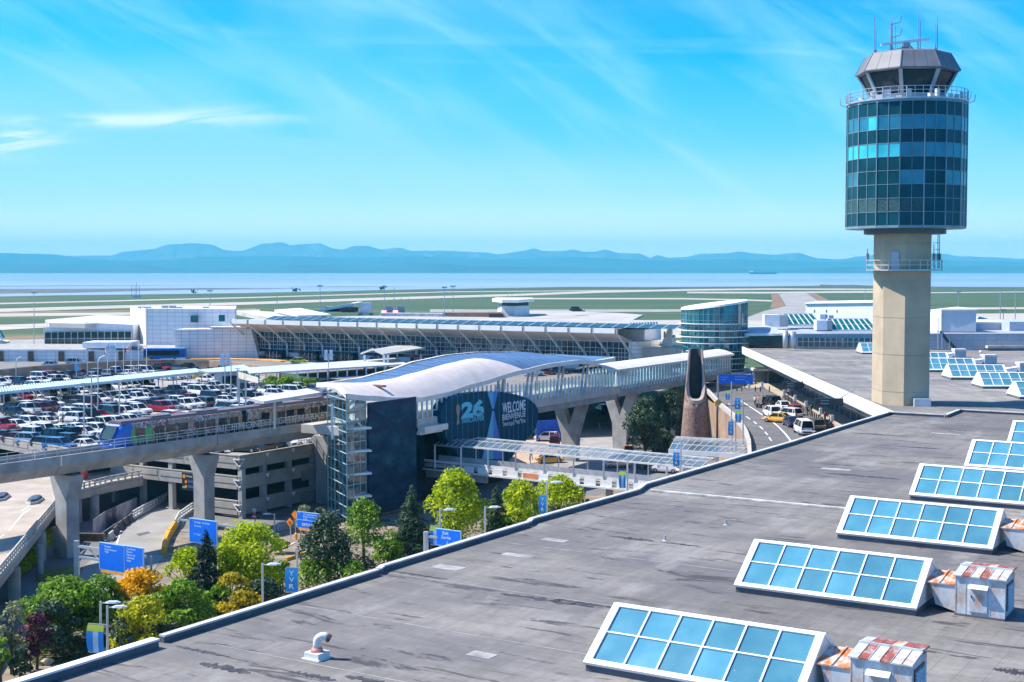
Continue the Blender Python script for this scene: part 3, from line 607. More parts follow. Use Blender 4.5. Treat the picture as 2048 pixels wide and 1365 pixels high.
for k in range(8):
    q.bar(tpt(oa+45*k, 6.1, 55.42), tpt(oa+45*k, 4.95, 57.47), .12, .08)
    for f in (.33, .67):
        a = ring(6.1, 55.42, 8, oa); b = ring(4.95, 57.45, 8, oa); j = (k+1) % 8
        q.bar(a[k].lerp(a[j], f), b[k].lerp(b[j], f), .06, .05)
q.build('cab_roof', cabroof, tw)
# aerials
def mast(px, ytop, ybot, r, name='aerial'):
    q = MB(); d = TC.y - 1.5; a = PD(px, ybot, d); b = PD(px, ytop, d); a.z = min(a.z, 57.6); q.cone(a, b, r, r*.6, 6); q.cone(a, a + Z*.9, r*1.9, r*1.9, 6); return q.build(name, greymetal, tw)
for px, y0, y1, r in ((1748.5, 33, 116, .07), (1752, 62, 116, .05), (1836, 22, 112, .07), (1840.5, 42, 112, .06), (1874.5, 35, 116, .07), (1871, 48, 112, .06), (1785, 33, 112, .04)): mast(px, y0, y1, r)
q = MB(); d = TC.y-1.5; q.cone(PD(1782, 112, d), PD(1782, 45, d), .13, .09, 6)
for y in (50, 76): q.bar(PD(1782, y, d), PD(1800, y-5, d), .08, .08); q.bar(PD(1800, y-5, d), PD(1803, y-18, d), .09, .09)
q.bar(PD(1791, 96, d), PD(1791, 52, d), .05, .05)
for y in (88, 100): q.bar(PD(1782, y, d), PD(1800, y-3, d), .08, .08)
q.build('aerial_array', greymetal, tw)
q = MB(); q.bar(PD(1762, 90, d), PD(1860, 78.5, d), .28, .28); q.build('radar_bar', white, tw)
q = MB()
for a, b in (((1798, 111), (1806, 92)), ((1806, 92), (1818, 90)), ((1818, 90), (1832, 104)), ((1832, 104), (1832, 112)), ((1800, 104), (1832, 104)), ((1808, 112), (1808, 88)), ((1816, 112), (1816, 86)), ((1800, 97), (1826, 97))): q.bar(PD(*a, d), PD(*b, d), .12, .12)
q.box(PD(1812, 95, d), (.8, .8, .5)); q.build('radar_pedestal', greymetal, tw)
# balcony round the shaft
q = MB(); bal = [(s*4.75*math.cos(R(a)), 4.6*math.sin(R(a))) for a in (22.5, 67.5, 112.5, 157.5, 202.5, 247.5, 292.5, 337.5) for s in (1,)]
q.prism([tl(x, y, 31.95) for x, y in bal], Z*.16); q.build('balcony', galv, tw)
q = MB()
for i in range(8):
    a, b = V((*bal[i], 0)), V((*bal[(i+1) % 8], 0))
    for k in range(3):
        f = a.lerp(b, k/3)*.98; q.bar(tl(f.x, f.y, 32.1), tl(f.x, f.y, 33.2), .06, .06)
    for z in (32.62, 33.2): q.bar(tl(a.x*.98, a.y*.98, z), tl(b.x*.98, b.y*.98, z), .07, .07)
q.build('balcony_railing', mat('balcony_rail_paint', (0.62, 0.58, 0.56), 0.5), tw)
q = MB(); b0 = V((-2.33+2.48*.38, 2.08+1.32*.38, 0)); bd = V((2.48, 1.32, 0)).normalized(); q.obox(tl(b0.x-.03, b0.y+.03, 32.12), tl(bd.x*.95, bd.y*.95, 0)-TC, tl(-bd.y*.08, bd.x*.08, 0)-TC, Z*2.1); q.build('door', mat('tower_door_paint', (0.42, 0.46, 0.50), 0.5), tw)
for px, y0, y1 in ((1735, 498, 537), (1876, 467, 537), (1879, 470, 537), (1868, 488, 537)):
    q = MB(); q.cone(PD(px, y1, TC.y), PD(px, y0, TC.y), .06, .05, 5); q.box(PD(px, y1-16, TC.y), (.3, .3, .8)); q.build('aerial', greymetal, tw)
q = MB()
for y in (486, 500, 512): q.bar(PD(1866, y, TC.y), PD(1879, y, TC.y), .06, .06)
q.build('aerial_bracket', greymetal, tw)
# pale plant hut at the tower's foot
q = MB(); p = P(1862, 826, 16.0); q.obox(V((p.x+.2, p.y+7, 14)), V((1.9, -.2, 0)), V((.1, 2, 0)), Z*2.9); tag(q.build('plant_box', white_dirty), 'pale metal plant box at the right foot of the control tower', 'plant box')
# ------------------------------------------------------------------ departures hall with the second flat roof
ZD = 16.0
fa, fb = P(1487, 697, ZD), P(1748, 812, ZD)
RX = (fb-fa).normalized(); RXn = V((-RX.y, RX.x, 0))
if RXn.x < 0: RXn = -RXn
roof2 = roof_mat('pale_bitumen_roof', V((0, 1, 0)), V((1, 0, 0)), 0.23)
dh = thing('departures_hall', 'hall left of the tower with a white panelled roof edge over the road', 'building', fb)
fc = fb + RX*26
q = MB(); q.poly([fa, fc, fc + RXn*150, fa + RXn*150]); q.build('roof', roof2, dh)
npan = 17; Lf = (fc-fa).length
q = MB()
for k in range(npan):
    q.obox(fa + RX*(Lf*k/npan+.06) - Z*1.1 - RXn*.35, RX*(Lf/npan-.12), RXn*.3, Z*1.45)
q.cur = 1; q.obox(fa - Z*1.0 - RXn*.05, RX*Lf, RXn*.2, Z*1.2); q.build('roof_edge', [mat('edge_panel', (0.80, 0.78, 0.72), 0.45, var=0.04), greymetal], dh)
wallo = 7.5
q = MB(); q.poly([fa + RXn*wallo - Z*7, fc + RXn*wallo - Z*7, fc + RXn*wallo - Z*.6, fa + RXn*wallo - Z*.6]); q.build('glazed_wall', mat('hall_glass', (0.03, 0.07, 0.09), 0.15, var=0.4, scale=0.5, stretch=(1, .4, .8)), dh)
q = MB(); q.poly([fa + RXn*wallo - Z*.7, fc + RXn*wallo - Z*.7, fc - Z*1.05, fa - Z*1.05]); q.build('soffit', mat('soffit_grey', (0.30, 0.32, 0.34), 0.7), dh)
q = MB()
for k in range(34):
    p = fa + RX*(Lf*(k+.5)/34) + RXn*(wallo-.1); q.obox(p - Z*7, RX*.12, RXn*-.1, Z*6.3)
for z in (-5.2, -3.4, -1.8): q.obox(fa + RXn*(wallo-.15) + Z*z, RX*Lf, RXn*-.08, Z*.1)
q.build('mullion', galv, dh)
q = MB()
for k in range(26):
    a = fa + RX*(Lf*k/26); b = fa + RX*(Lf*(k+1)/26)
    if k % 2 == 0: q.bar(a + RXn*.3 - Z*1.2, a + RXn*(wallo-.4) - Z*5.4, .16, .16)
    q.bar(a + RXn*2.2 - Z*2.4, b + RXn*2.2 - Z*2.4, .14, .14); q.bar(a + RXn*.6 - Z*1.25, b + RXn*2.2 - Z*2.35, .1, .1); q.bar(b + RXn*.6 - Z*1.25, a + RXn*2.2 - Z*2.35, .1, .1)
    q.bar(a + RXn*4.6 - Z*3.9, b + RXn*4.6 - Z*3.9, .14, .14)
q.build('canopy_truss', galv, dh)
for k, (lx, ly) in enumerate(((1700, 683 + 24), (1729+8, 715), (1700+22+33, 0), (0, 0))): pass
rz2 = math.atan2(RXn.y, RXn.x)
base = P(1901.6, 760, ZD); yv = V((-RXn.y, RXn.x, 0))
if yv.y < 0: yv = -yv
lab2 = {-2: 'skylight on the far roof cut by the right edge, its pale gable end in view', -1: 'skylight of the far roof second from the right edge, pale gable clear of its neighbours', 0: 'skylight of the far roof third from the right edge, just right of the tower shaft', 1: 'skylight of the far roof peeking out directly behind the tower shaft', 2: 'skylight mostly behind the tower shaft, a strip of panes right of it', 3: 'small skylight left of the tower shaft, partly hidden by it', 4: 'farthest small skylight left of the tower, in front of the low glazed wing'}
for k, lab in lab2.items():
    o = dup(SK0, base + yv*(15.0*k) + RXn*0.0, rz2, lab, 'skylights on the far roof beside the tower')
hut_lab = ['box shaped roof unit right of the tower, farther of the small pair', 'box shaped roof unit in front of the balcony wing, nearer of the pair', 'roof unit cut by the right edge behind the skylights']
for k, (x, y, lab) in enumerate(((1910, 716, hut_lab[0]), (1970, 729, hut_lab[1]), (2040, 746, hut_lab[2]))):
    t = thing('roof_unit', lab, 'roof unit', P(x, y, ZD), 'box units beside the far skylights', rz2)
    q = MB(); q.obox((0, 0, 0), (2.0, 0, 0), (0, 2.0, 0), (0, 0, 1.25)); q.build('housing', mat('unit_grey', (0.36, 0.42, 0.47), 0.5), t, local=True)
    q = MB(); q.obox((-.1, -.1, 1.25), (2.2, 0, 0), (0, 2.2, 0), (0, 0, .35)); q.build('lid', white_dirty, t, local=True)
    q = MB(); q.prism([V((0, .3, .9)), V((-2.6, .3, .5)), V((-2.6, .3, .15)), V((0, .3, .3))], (0, 1.5, 0)); q.build('duct', white, t, local=True)
for x, y, lab in ((1690, 692, 'small white roof vent left of the tower'), (1961, 714, 'small round white vent ball between the far skylights')):
    q = MB(); p = P(x, y, ZD); q.cone(p, p+Z*.7, .12, .12, 8); q.ball(p+Z*.9, .3, 8, 6); tag(q.build('roof_vent', white), lab, 'vent')
# ------------------------------------------------------------------ forecourt and departures road level
ZF = 9.0
forecourt_m = mat('forecourt_asphalt', (0.20, 0.195, 0.19), 0.9, var=0.12, scale=0.3)
tan_wall = mat('tan_ramp_wall', (0.34, 0.24, 0.17), 0.85, var=0.15, scale=0.4, stain=(0.12, 0.09, 0.07), stain_scale=0.3, stain_amt=0.7)
arc = [(-200, 771), (-60, 753), (0, 747), (60, 740.5), (110, 736.5), (160, 733.5), (263, 727.5), (350, 725.5), (420, 727), (470, 731), (520, 738), (560, 745)]
arcp = [P(x, y, ZF) for x, y in arc]
def sheet(name, pts, m):
    mb = MB(); c = sum((V(p) for p in pts), V())/len(pts)
    n = sum(((V(pts[i])-c).cross(V(pts[(i+1) % len(pts)])-c) for i in range(len(pts))), V())
    if n.z < 0: pts = list(reversed(pts))
    mb.poly(pts); return struct(mb, name, m)
hA, hB = P(461, 639, 19.4), P(1232, 657.5, 19.4); hd = (hB-hA); hd.z = 0; hL = hd.length; hd.normalize(); hn = V((-hd.y, hd.x, 0))
base = lambda p, z: V((p.x, p.y, z))
sheet('forecourt_road', arcp + [V((-12, 252, ZF)), V((20, 262, ZF)), V((52, 240, ZF)), V((56, 330, ZF)), base(hB + hn*14, ZF), base(hA + hn*14, ZF), base(hA - hd*90 + hn*10, ZF)], forecourt_m)
mb = MB(); mb.wall([base(p, 7.0) for p in arcp], 2.75, .5); tag(mb.build('ramp_wall', tan_wall), 'curved tan retaining wall below the forecourt behind the lot', 'wall')
mb = MB(); mb.wall([base(p, ZF+.75) + V((.0, .35, 0)) for p in arcp[1:-1]], .12, .12); 
for a, b in zip(arcp[1:-2], arcp[2:-1]):
    for k in range(4): p = a.lerp(b, k/4); mb.box(base(p, ZF) + V((0, .35, 0)), (.1, .1, .8))
tag(mb.build('guard_rail', galv), 'low grey guard rail on top of the curved tan wall', 'guard rail')
kerb_y = mat('yellow_kerb', (0.70, 0.36, 0.10), 0.7, var=0.15)
mb = MB(); mb.wall([P(x, y, ZF+.01) for x, y in ((362, 719.5), (450, 719.5), (520, 721), (570, 724))], .3, 3.0); struct(mb, 'loading_kerb', kerb_y)
mb = MB(); mb.wall([P(x, y, ZF+.01) for x, y in ((573, 725.5), (600, 727), (700, 733), (780, 738))], .25, 1.6); struct(mb, 'kerb', concrete_lt)
# departures road on its embankment, curving past the rotunda
road_m = mat('road_asphalt', (0.135, 0.135, 0.14), 0.9, var=0.12, scale=0.35, stain=(0.08, 0.08, 0.082), stain_scale=0.15, stain_amt=0.55)
lft = [(1395, 765), (1424, 797), (1440, 815), (1465, 836), (1482, 855), (1492, 872), (1498, 892), (1500, 930), (1470, 1010)]
lp = [P(x, y, ZF) for x, y in lft]
rgt = [(1530, 777), (1560, 793), (1600, 820), (1650, 852), (1720, 900)]
rp = [P(x, y, ZF) for x, y in rgt]
sheet('departures_road', [p + Z*.02 for p in lp] + [V((48, 120, ZF+.02))] + [p + Z*.02 for p in reversed(rp)] + [V((53, 262, ZF+.02)), V((36, 268, ZF+.02))], road_m)
pave = mat('pavement', (0.42, 0.37, 0.30), 0.9, var=0.1, scale=0.6)
mb = MB(); prof_ = [V((38, 272, ZF)), V((47, 262, ZF))] + rp; inner = [p + RXn*7.0 for p in rp]
pts = prof_ + [V((60, 130, ZF))] + list(reversed(inner)) + [V((60, 268, ZF)), V((50, 278, ZF))]
mb.prism([base(p, ZF-.3) for p in pts], Z*.45); struct(mb, 'pavement', pave)
mb = MB(); mb.wall([base(p, 0) for p in lp], [ZF+.1]*len(lp), .4); mb.cur = 1; mb.wall([base(p, ZF+.1) for p in lp], [.75]*len(lp), .45); tag(mb.build('road_parapet', [tan_wall, concrete_lt]), 'pale curved parapet wall along the inside of the departures road', 'wall')
def paint(name, pts, w=.18, z=ZF+.03, m=linewhite):
    mb = MB(); a = [P(x, y, z) for x, y in pts]; L_, R_ = [], []
    for i, p in enumerate(a):
        d = (a[min(i+1, len(a)-1)]-a[max(i-1, 0)]).normalized(); n = V((-d.y, d.x, 0))*w/2; L_.append(p+n); R_.append(p-n)
    mb.grid([R_, L_]); return struct(mb, name, m)
paint('lane_line', [(1482, 802), (1500, 814), (1520, 827), (1540, 840), (1556, 853), (1569, 866), (1580, 880), (1590, 900)], .25)
for (a, b, c, d) in ((1457, 808, 1462, 812), (1492, 833, 1500, 839), (1507, 843, 1513, 848), (1519, 853, 1526, 859), (1530, 864, 1535, 870), (1538, 875, 1543, 882)): paint('lane_dash', [(a, b), (c, d)], .2)
for (a, b, c, d) in ((1448, 818, 1560, 820),): paint('road_joint', [(a, b), (c, d)], .6, ZF+.026, asphalt)
paint('road_joint', [(1490, 872), (1562, 870)], .2, ZF+.026, asphalt); paint('road_joint', [(1490, 848), (1530, 846)], .2, ZF+.026, asphalt)
# ------------------------------------------------------------------ international hall
ih = thing('international_hall', 'long glazed departures hall with a white overhanging eave and slanted struts', 'building', base(hA, ZF))
nb = 19; bw = hL/nb; OV = 9.0
fascia_m = mat('eave_white', (0.84, 0.82, 0.78), 0.5, var=0.04)
q = MB()
for k in range(nb): q.obox(hA + hd*(bw*k+.35) - Z*1.1, hd*(bw-.7), hn*.4, Z*1.1)
q.ball(hA + hd*.2 + hn*1.0 - Z*.5, 1.0, 12, 8, (.6, 1.1, .6)); q.build('eave', fascia_m, ih)
q = MB()
for k in range(nb+1): q.obox(hA + hd*(bw*k-.3) - Z*1.25 + hn*.1, hd*.6, hn*.4, Z*1.3)
q.build('eave_joint', concrete, ih)
q = MB(); q.poly([hA - Z*1.05 + hn*.1, hA + hn*OV - Z*3.3, hB + hn*OV - Z*3.3, hB - Z*1.05 + hn*.1]); q.build('soffit', mat('hall_soffit', (0.66, 0.63, 0.60), 0.7, var=0.06), ih)
roofpale = mat('hall_roof_membrane', (0.40, 0.39, 0.37), 0.8, var=0.12, scale=0.1)
q = MB(); q.poly([hA + hn*.3 - Z*.12, hB + hn*.3 - Z*.12, hB + hn*70 - Z*.9, hA + hn*70 - Z*.9]); q.build('roof', roofpale, ih)
q = MB(); gz = 10.9
q.poly([base(hA + hn*(OV+.1), ZF), base(hB + hn*(OV+.1), ZF), base(hB + hn*(OV+.1), 16.2), base(hA + hn*(OV+.1), 16.2)])
q.build('glazing', mat('hall_glazing', (0.010, 0.045, 0.075), 0.08, var=0.5, scale=0.35, spec=0.9), ih)
q = MB(); fr0 = hn*(OV-.02)
mullm = mat('hall_mullion', (0.58, 0.62, 0.64), 0.5)
for k in range(nb):
    for f in (.12, .36, .62, .86): q.obox(base(hA, 11.6) + hd*(bw*(k+f)) + fr0, hd*.12, hn*.1, Z*4.6)
    q.obox(base(hA, 11.5) + hd*(bw*(k+.49)) + fr0, hd*.09, hn*.09, Z*2.9)
for z in (11.5, 12.55, 13.5, 14.5): q.obox(base(hA, z) + fr0 - hn*.005, hd*hL, hn*.09, Z*.11)
q.obox(base(hA, 15.95) + fr0 - hn*.02, hd*hL, hn*.1, Z*.25); q.build('mullion', mullm, ih)
for k in range(nb+1):
    o = base(hA, 0) + hd*(bw*k)
    q = MB(); c = o + hn*(OV-.55)
    q.bar(o + hn*.4 + Z*18.25, c + Z*12.9, .34, .34); q.bar(c + Z*13.0, c + Z*ZF, .42, .42); q.build('strut', mullm, ih)
vest_white = mat('vestibule_white', (0.55, 0.60, 0.66), 0.5, var=0.05)
for k in range(nb):
    o = base(hA, ZF) + hd*(bw*k)
    if k % 2 == 0:
        q = MB(); q.obox(o + hd*.7 + hn*(OV-1.2), hd*(bw*.62), hn*1.0, Z*1.75); q.cur = 1; q.obox(o + hd*.5 + hn*(OV-1.4), hd*(bw*.75), hn*1.3, Z*.75 + V((0, 0, 0)))
        q.v = [(x, y, z) for x, y, z in q.v]; q.build('kiosk', [vest_white, teal_glass], ih)
    else:
        q = MB(); q.obox(o + hd*.4 + hn*(OV-2.6), hd*(bw-.8), hn*2.4, Z*2.5); q.cur = 1
        for f in (.3, .5, .7): q.obox(o + hd*(bw*f) + hn*(OV-2.75), hd*.12, hn*.1, Z*2.0)
        q.obox(o + hd*.3 + hn*(OV-2.8), hd*(bw-.6), hn*.2, Z*.001 + V((0, 0, .12))); q.build('vestibule', [dark_glass, white], ih)
# skylight ribbon and plant on its roof
q = MB(); a = hA + hd*8 + hn*4; q.prism([a, a + hn*4 + Z*.75, a + hn*7 + Z*.1], hd*(hL+4)); q.cur = 1
for k in range(40): q.obox(a + hd*(3*k) - Z*.02, hd*.15, hn*4.1 + Z*.79, Z*.1)
q.build('roof_glazing', [glass('ribbon_glass', (0.012, 0.07, 0.11), 0.3), mullm], ih)
# white end block with curved wall
tile_h = tiles('white_tiles', (0.80, 0.79, 0.77), (0.36, 0.40, 0.46), hd, 1.6, 0.9, 0.05, var=0.04)
def footprint(lst): return [PD(x, HOR, d) for x, d in lst]
def pxblock(name, lst, z0, ytop, m, parent=None, dtop=0.0, zt=None):
    f = footprint(lst); zt = PD(CX, ytop, lst[0][1]).z if zt is None else zt
    q = MB(); q.prism([base(p, z0) for p in f], Z*(zt-z0)); return q.build(name, m, parent)
eb = thing('end_block', 'pale tiled end block with a curved wall between the glazed hall and the rotunda', 'building', PD(1290, 700, 306))
pxblock('wall', [(1230, 303), (1278, 299), (1320, 303), (1345, 312), (1352, 330), (1240, 332)], ZF, 682, tile_h, eb)
pxblock('upper_wall', [(1237, 308), (1290, 306), (1322, 312), (1325, 334), (1240, 334)], ZF, 659, mat('panel_white', (0.74, 0.76, 0.78), 0.4, var=0.06), eb)
q = MB(); a = PD(1263, 662, 308.5); b = PD(1321, 660, 313); q.grid([[a.lerp(b, k/10) for k in range(11)], [(a.lerp(b, k/10) + V((0, 6, 1.6))) for k in range(11)]]); q.cur = 1
for k in range(11): p = a.lerp(b, k/10); q.bar(p, p + V((0, 6, 1.6)), .14, .14)
q.build('roof_glazing', [glass('ribbon_glass', (0.02, 0.13, 0.19)), mullm], eb)
t = thing('link_hut', 'small white hut with one square window on the roof beside the rotunda', 'hut', PD(1333, 676, 300))
pxblock('wall', [(1323, 300), (1344, 297), (1346, 306), (1325, 309)], 14, 655, white_dirty, t); q = MB(); a = PD(1327, 675, 299.0); q.obox(a, V((1.2, -.17, 0)), V((0, -.2, 0)), Z*1.3); q.build('window', teal_glass, t)
pxblock('lower', [(1280, 300), (1352, 296), (1390, 280), (1395, 300), (1300, 318)], 9, 694, concrete_lt, t)
# ------------------------------------------------------------------ rotunda
rc = PD(1428, 700, 285); rc.z = ZF; rr = 6.75
ro = thing('rotunda', 'round green glass rotunda with a slanted top and white ring bands', 'building', rc)
rv = V((rc.x, rc.y, 0)).normalized(); rrt = V((rv.y, -rv.x, 0)); n_ = 40
def rpt(k, r, z): a = 2*math.pi*k/n_; return base(rc, z) + rrt*(r*math.sin(a)) - rv*(r*math.cos(a))
def rad(z): return 6.0 + .9*min(1, (z-9)/10)
def ztop(k): a = 2*math.pi*k/n_; return 24.9 + .85*math.sin(a) - .2*math.cos(a)
rglass = bpy.data.materials.new('rotunda_glass'); rglass.use_nodes = True
def _rg():
    nt = rglass.node_tree; L = nt.links.new; b = nt.nodes['Principled BSDF']; b.inputs['Roughness'].default_value = 0.07; b.inputs['Specular IOR Level'].default_value = 0.9
    g = N(nt, 'ShaderNodeNewGeometry').outputs['Position']; mp = N(nt, 'ShaderNodeMapping'); mp.inputs['Scale'].default_value = (1, 1, .25); L(g, mp.inputs[0])
    n = N(nt, 'ShaderNodeTexNoise'); n.inputs['Scale'].default_value = 0.9; n.inputs['Detail'].default_value = 4; L(mp.outputs[0], n.inputs[0])
    cr = N(nt, 'ShaderNodeValToRGB'); cr.color_ramp.elements[0].position = 0.35; cr.color_ramp.elements[0].color = (0.008, 0.075, 0.10, 1); cr.color_ramp.elements[1].position = 0.68; cr.color_ramp.elements[1].color = (0.03, 0.24, 0.28, 1)
    L(n.outputs[0], cr.inputs[0]); L(cr.outputs[0], b.inputs['Base Color'])
_rg()
q = MB(); zl = [9, 12, 15, 18, 21]; rows = [[rpt(k, rad(z), z) for k in range(n_)] for z in zl] + [[rpt(k, 6.9, ztop(k)) for k in range(n_)]]
q.loft(rows, caps=False); q.build('glass_wall', rglass, ro)
q = MB(); q.poly([rpt(k, 6.95, ztop(k)+.05) for k in range(n_)]); q.loft([[rpt(k, 6.95, ztop(k)+.05) for k in range(n_)], [rpt(k, 7.05, ztop(k)-.35) for k in range(n_)]], caps=False)
q.build('roof', fascia_m, ro)
q = MB()
for k in range(n_): q.bar(rpt(k, 6.05, 9), rpt(k, 6.95, 19.2), .07, .1); q.bar(rpt(k, 6.95, 19.2), rpt(k, 6.95, ztop(k)-.3), .07, .1)
for z in (20.3, 21.6, 22.9): 
    for k in range(n_): q.bar(rpt(k, 6.93, z), rpt(k+1, 6.93, z), .07, .07)
q.build('mullion', mat('rotunda_mullion', (0.22, 0.36, 0.38), 0.5), ro)
for i, (z, r, k0, k1) in enumerate(((20.9, 7.3, -13, 8), (19.5, 7.7, -14, 7), (18.2, 7.9, -14, 7), (16.9, 7.8, -13, 7), (15.2, 7.0, -6, 9), (13.7, 6.9, -6, 9), (12.6, 6.9, -6, 9), (11.4, 6.9, -8, 10))):
    q = MB()
    for k in range(k0, k1): q.bar(rpt(k, r, z), rpt(k+1.02, r, z), .42, .15)
    q.build('ring_band', fascia_m, ro)
q = MB(); q.loft([[rpt(k, 9.0, 10.6) for k in range(n_)], [rpt(k, 9.0, 10.95) for k in range(n_)]]); q.build('entrance_canopy', mat('canopy_grey', (0.42, 0.46, 0.5), 0.5), ro)
# ------------------------------------------------------------------ white blocks at the left of the hall
t = thing('white_block', 'tall white tiled block with two dark square windows left of the glazed hall', 'building', PD(370, 690, 352))
tw_ = tiles('white_tiles_front', (0.66, 0.68, 0.72), (0.33, 0.38, 0.46), V((1, 0, 0)), 2.1, 1.15, 0.05, var=0.03)
pxblock('wall', [(261, 384), (263, 378), (291, 363), (470, 358.5), (472, 392)], ZF, 619.5, tw_, t, zt=21.7)
q = MB(); a, b = PD(261, HOR, 383), PD(291, HOR, 362.7); q.wall([base(a, 10), base(b, 10)], 11.8, .4); q.build('sunlit_end_panel', fascia_m, t)  # end face painted whiter than the tiled front to carry its sunlight
for x0, x1, y0, y1 in ((382, 397, 631, 645), (428, 450, 630, 643)):
    q = MB(); a = PD(x0, y1, 360); b = PD(x1, y1, 359.2); q.obox(a - V((0, .3, 0)), b-a, V((0, .25, 0)), Z*((y1-y0)*347/2700)); q.build('window', teal_glass, t)
for x in (283, 296, 330, 345, 358, 412):
    q = MB(); p = PD(x, 619, 369); q.box(base(p, 21.7), (1.6, 1.2, .35 + .3*(x % 3 == 0))); q.build('roof_plant', greymetal, t)
t = thing('tiled_wall_block', 'white tiled wall with a slanted right edge beside the glazed hall', 'building', PD(430, 715, 352))
f = [PD(349, HOR, 349), PD(516, HOR, 352)]; q = MB()
q.prism([base(f[0], ZF), base(f[1], ZF), PD(502, 657.5, 352), PD(349, 659.5, 349)], V((1, 8, 0))); q.build('wall', tile_h, t)
q = MB(); a = PD(349, 685, 348.6); q.box(base(a, 13.2), (.5, .4, 3.7)); q.build('edge_panel', fascia_m, t)
q = MB(); a = PD(418, 657.5, 350); q.obox(a, V((9.5, .5, 0)), V((0, 4, 0)), Z*.45); q.build('canopy', fascia_m, t)
t = thing('lounge_building', 'low white building with a band of dark windows at the far left', 'building', PD(175, 690, 375))
f0, f1 = PD(88, HOR, 372), PD(266, HOR, 366); mid_ = f0.lerp(f1, .48); q = MB()
q.prism([base(f0, 9), base(f1, 9), PD(266, 650, 366), base(mid_, PD(CX, 645.5, mid_.y).z), PD(86, 655.5, 372)], V((2, 30, 0))); q.build('wall', mat('lounge_panel', (0.64, 0.66, 0.68), 0.5, var=0.06), t)
q = MB(); a, b = PD(91, 692, 371.5), PD(264, 691, 365.5); q.obox(a - V((0, .3, 0)), b-a, V((0, .2, 0)), Z*3.7); q.cur = 1
for k in range(14): p = a.lerp(b, k/13); q.box(p - V((0, .4, 0)), (.16, .16, 3.7))
q.obox(a - V((0, .42, 0)) + Z*1.9, b-a, V((0, .1, 0)), Z*.12); q.build('window', [dark_glass, mullm], t)
for (pts, d, zz, lab) in (([(90, 640), (98, 646.5), (170, 648), (262, 645), (262, 632), (200, 630.5)], 0, 17.5, 'white low pitched roof behind the lounge building'), ([(470, 622.5), (540, 636), (640, 634), (620, 628), (510, 622)], 0, 18.5, 'pale flat roof behind the left end of the eave')):
    q = MB(); q.prism([P(x, y, zz) for x, y in pts], Z*-1.2); tag(q.build('low_roof_building', mat('pale_roof', (0.50, 0.49, 0.46), 0.8, var=0.1, scale=0.1)), lab, 'building')
t = thing('low_wall_building', 'long low white tiled building with brown panels behind the curved road', 'building', PD(150, 728, 330))
f0, f1 = PD(-90, HOR, 341), PD(345, HOR, 339); tl_ = tiles('low_tiles', (0.70, 0.71, 0.72), (0.36, 0.40, 0.46), V((1, 0, 0)), 2.4, 0.95, 0.05, var=0.04)
q = MB(); q.prism([base(f0, ZF), base(f1, ZF), base(f1 + V((0, 26, 0)), ZF), base(f0 + V((0, 26, 0)), ZF)], Z*2.9); q.build('wall', tl_, t)
q = MB(); q.prism([base(p, ZF+2.91) for p in (f0 + V((-.2, .4, 0)), f1 + V((.2, .4, 0)), f1 + V((0, 26, 0)), f0 + V((0, 26, 0)))], Z*.1); q.build('roof', concrete, t)
for x in (1, 61, 122, 182, 242):
    q = MB(); a = PD(x-5, 728, 338.6 + (320-x)*.0049); q.obox(base(a, ZF+.05), V((1.35, 0, 0)), V((0, .25, 0)), Z*2.55); q.build('brown_panel', mat('brown_panel', (0.13, 0.085, 0.06), 0.7, var=0.3, scale=2), t)
t = thing('entrance_canopy', 'white boxy canopy with a green band on the low roof behind the flags', 'canopy', PD(210, 697, 340))
q = MB(); a = PD(165, 697, 341); q.obox(a, PD(260, 697, 338)-a, V((0, 9, 0)), Z*1.5); q.build('fascia', mat('panel_white', (0.74, 0.76, 0.78)), t)
q = MB(); a = PD(184, 703, 341.5); q.obox(base(a, 11.9), PD(275, 703, 339)-a, V((0, 5, 0)), Z*.75); q.build('glass_band', teal_glass, t)
# ------------------------------------------------------------------ ramp tower and roofscape behind the hall
t = thing('ramp_tower', 'small white apron tower with a flat brimmed roof behind the glazed hall', 'control tower', PD(1028, 640, 400))
pxblock('wall', [(995, 404), (1003, 396), (1031, 394), (1059, 402), (1056, 412), (1000, 414)], 14, 611, mat('panel_white', (0.74, 0.76, 0.78)), t)
pxblock('window', [(997, 404.5), (1004, 397), (1031, 395), (1057, 402.5), (1056, 412), (1000, 414)], 20, 604, dark_glass, t)
pxblock('roof', [(984, 404), (1004, 390), (1036, 389), (1069, 402), (1064, 416), (992, 418)], PD(0, 603.5, 404).z, 597.5, fascia_m, t)
for x in (1016, 1024, 1040):
    q = MB(); p = PD(x, 597, 402); q.cone(p, p + Z*(.9 + .4*(x % 3)), .08, .08, 5); q.build('aerial', greymetal, t)
for pts, d, dz, lab, m in (
    ([(549, 620), (600, 616.5), (662, 629), (596, 631)], None, 19.6, 'white tilted roof plate behind the left of the glazed hall', 'fascia'),
    ([(624, 622), (700, 607), (708, 607), (708, 611), (640, 624)], 420, 1, 'white sloping wing roof rising to the right behind the hall', 'fascia'),
    ([(1000, 640), (1262, 642), (1286, 630), (1240, 626.5), (1060, 621)], None, 18.6, 'broad flat roof with a pointed white prow right of the apron tower', 'roof')):
    t = thing('roof_wing', lab, 'building', (0, 400, 0)); q = MB()
    if d: f = [PD(x, y, d) for x, y in pts]; q.prism(f, V((1, 14, .2))); q.build('roof', fascia_m, t); q = MB(); q.obox(PD(650, 624, d+1), V((9, 0, 0)), V((0, 6, 0)), Z*1.5); q.build('glass_band', dark_glass, t)
    else:
        f = [P(x, y, dz) for x, y in pts]; q.prism(f, Z*-.5); q.build('roof', [fascia_m if m == 'fascia' else roofpale], t); q = MB(); c = sum(f, V())/len(f); q.prism([c + (p-c)*.86 - Z*2.5 for p in f], Z*1.95); q.build('wall', dark_glass if m == 'fascia' else mat('panel_white', (0.74, 0.76, 0.78)), t)
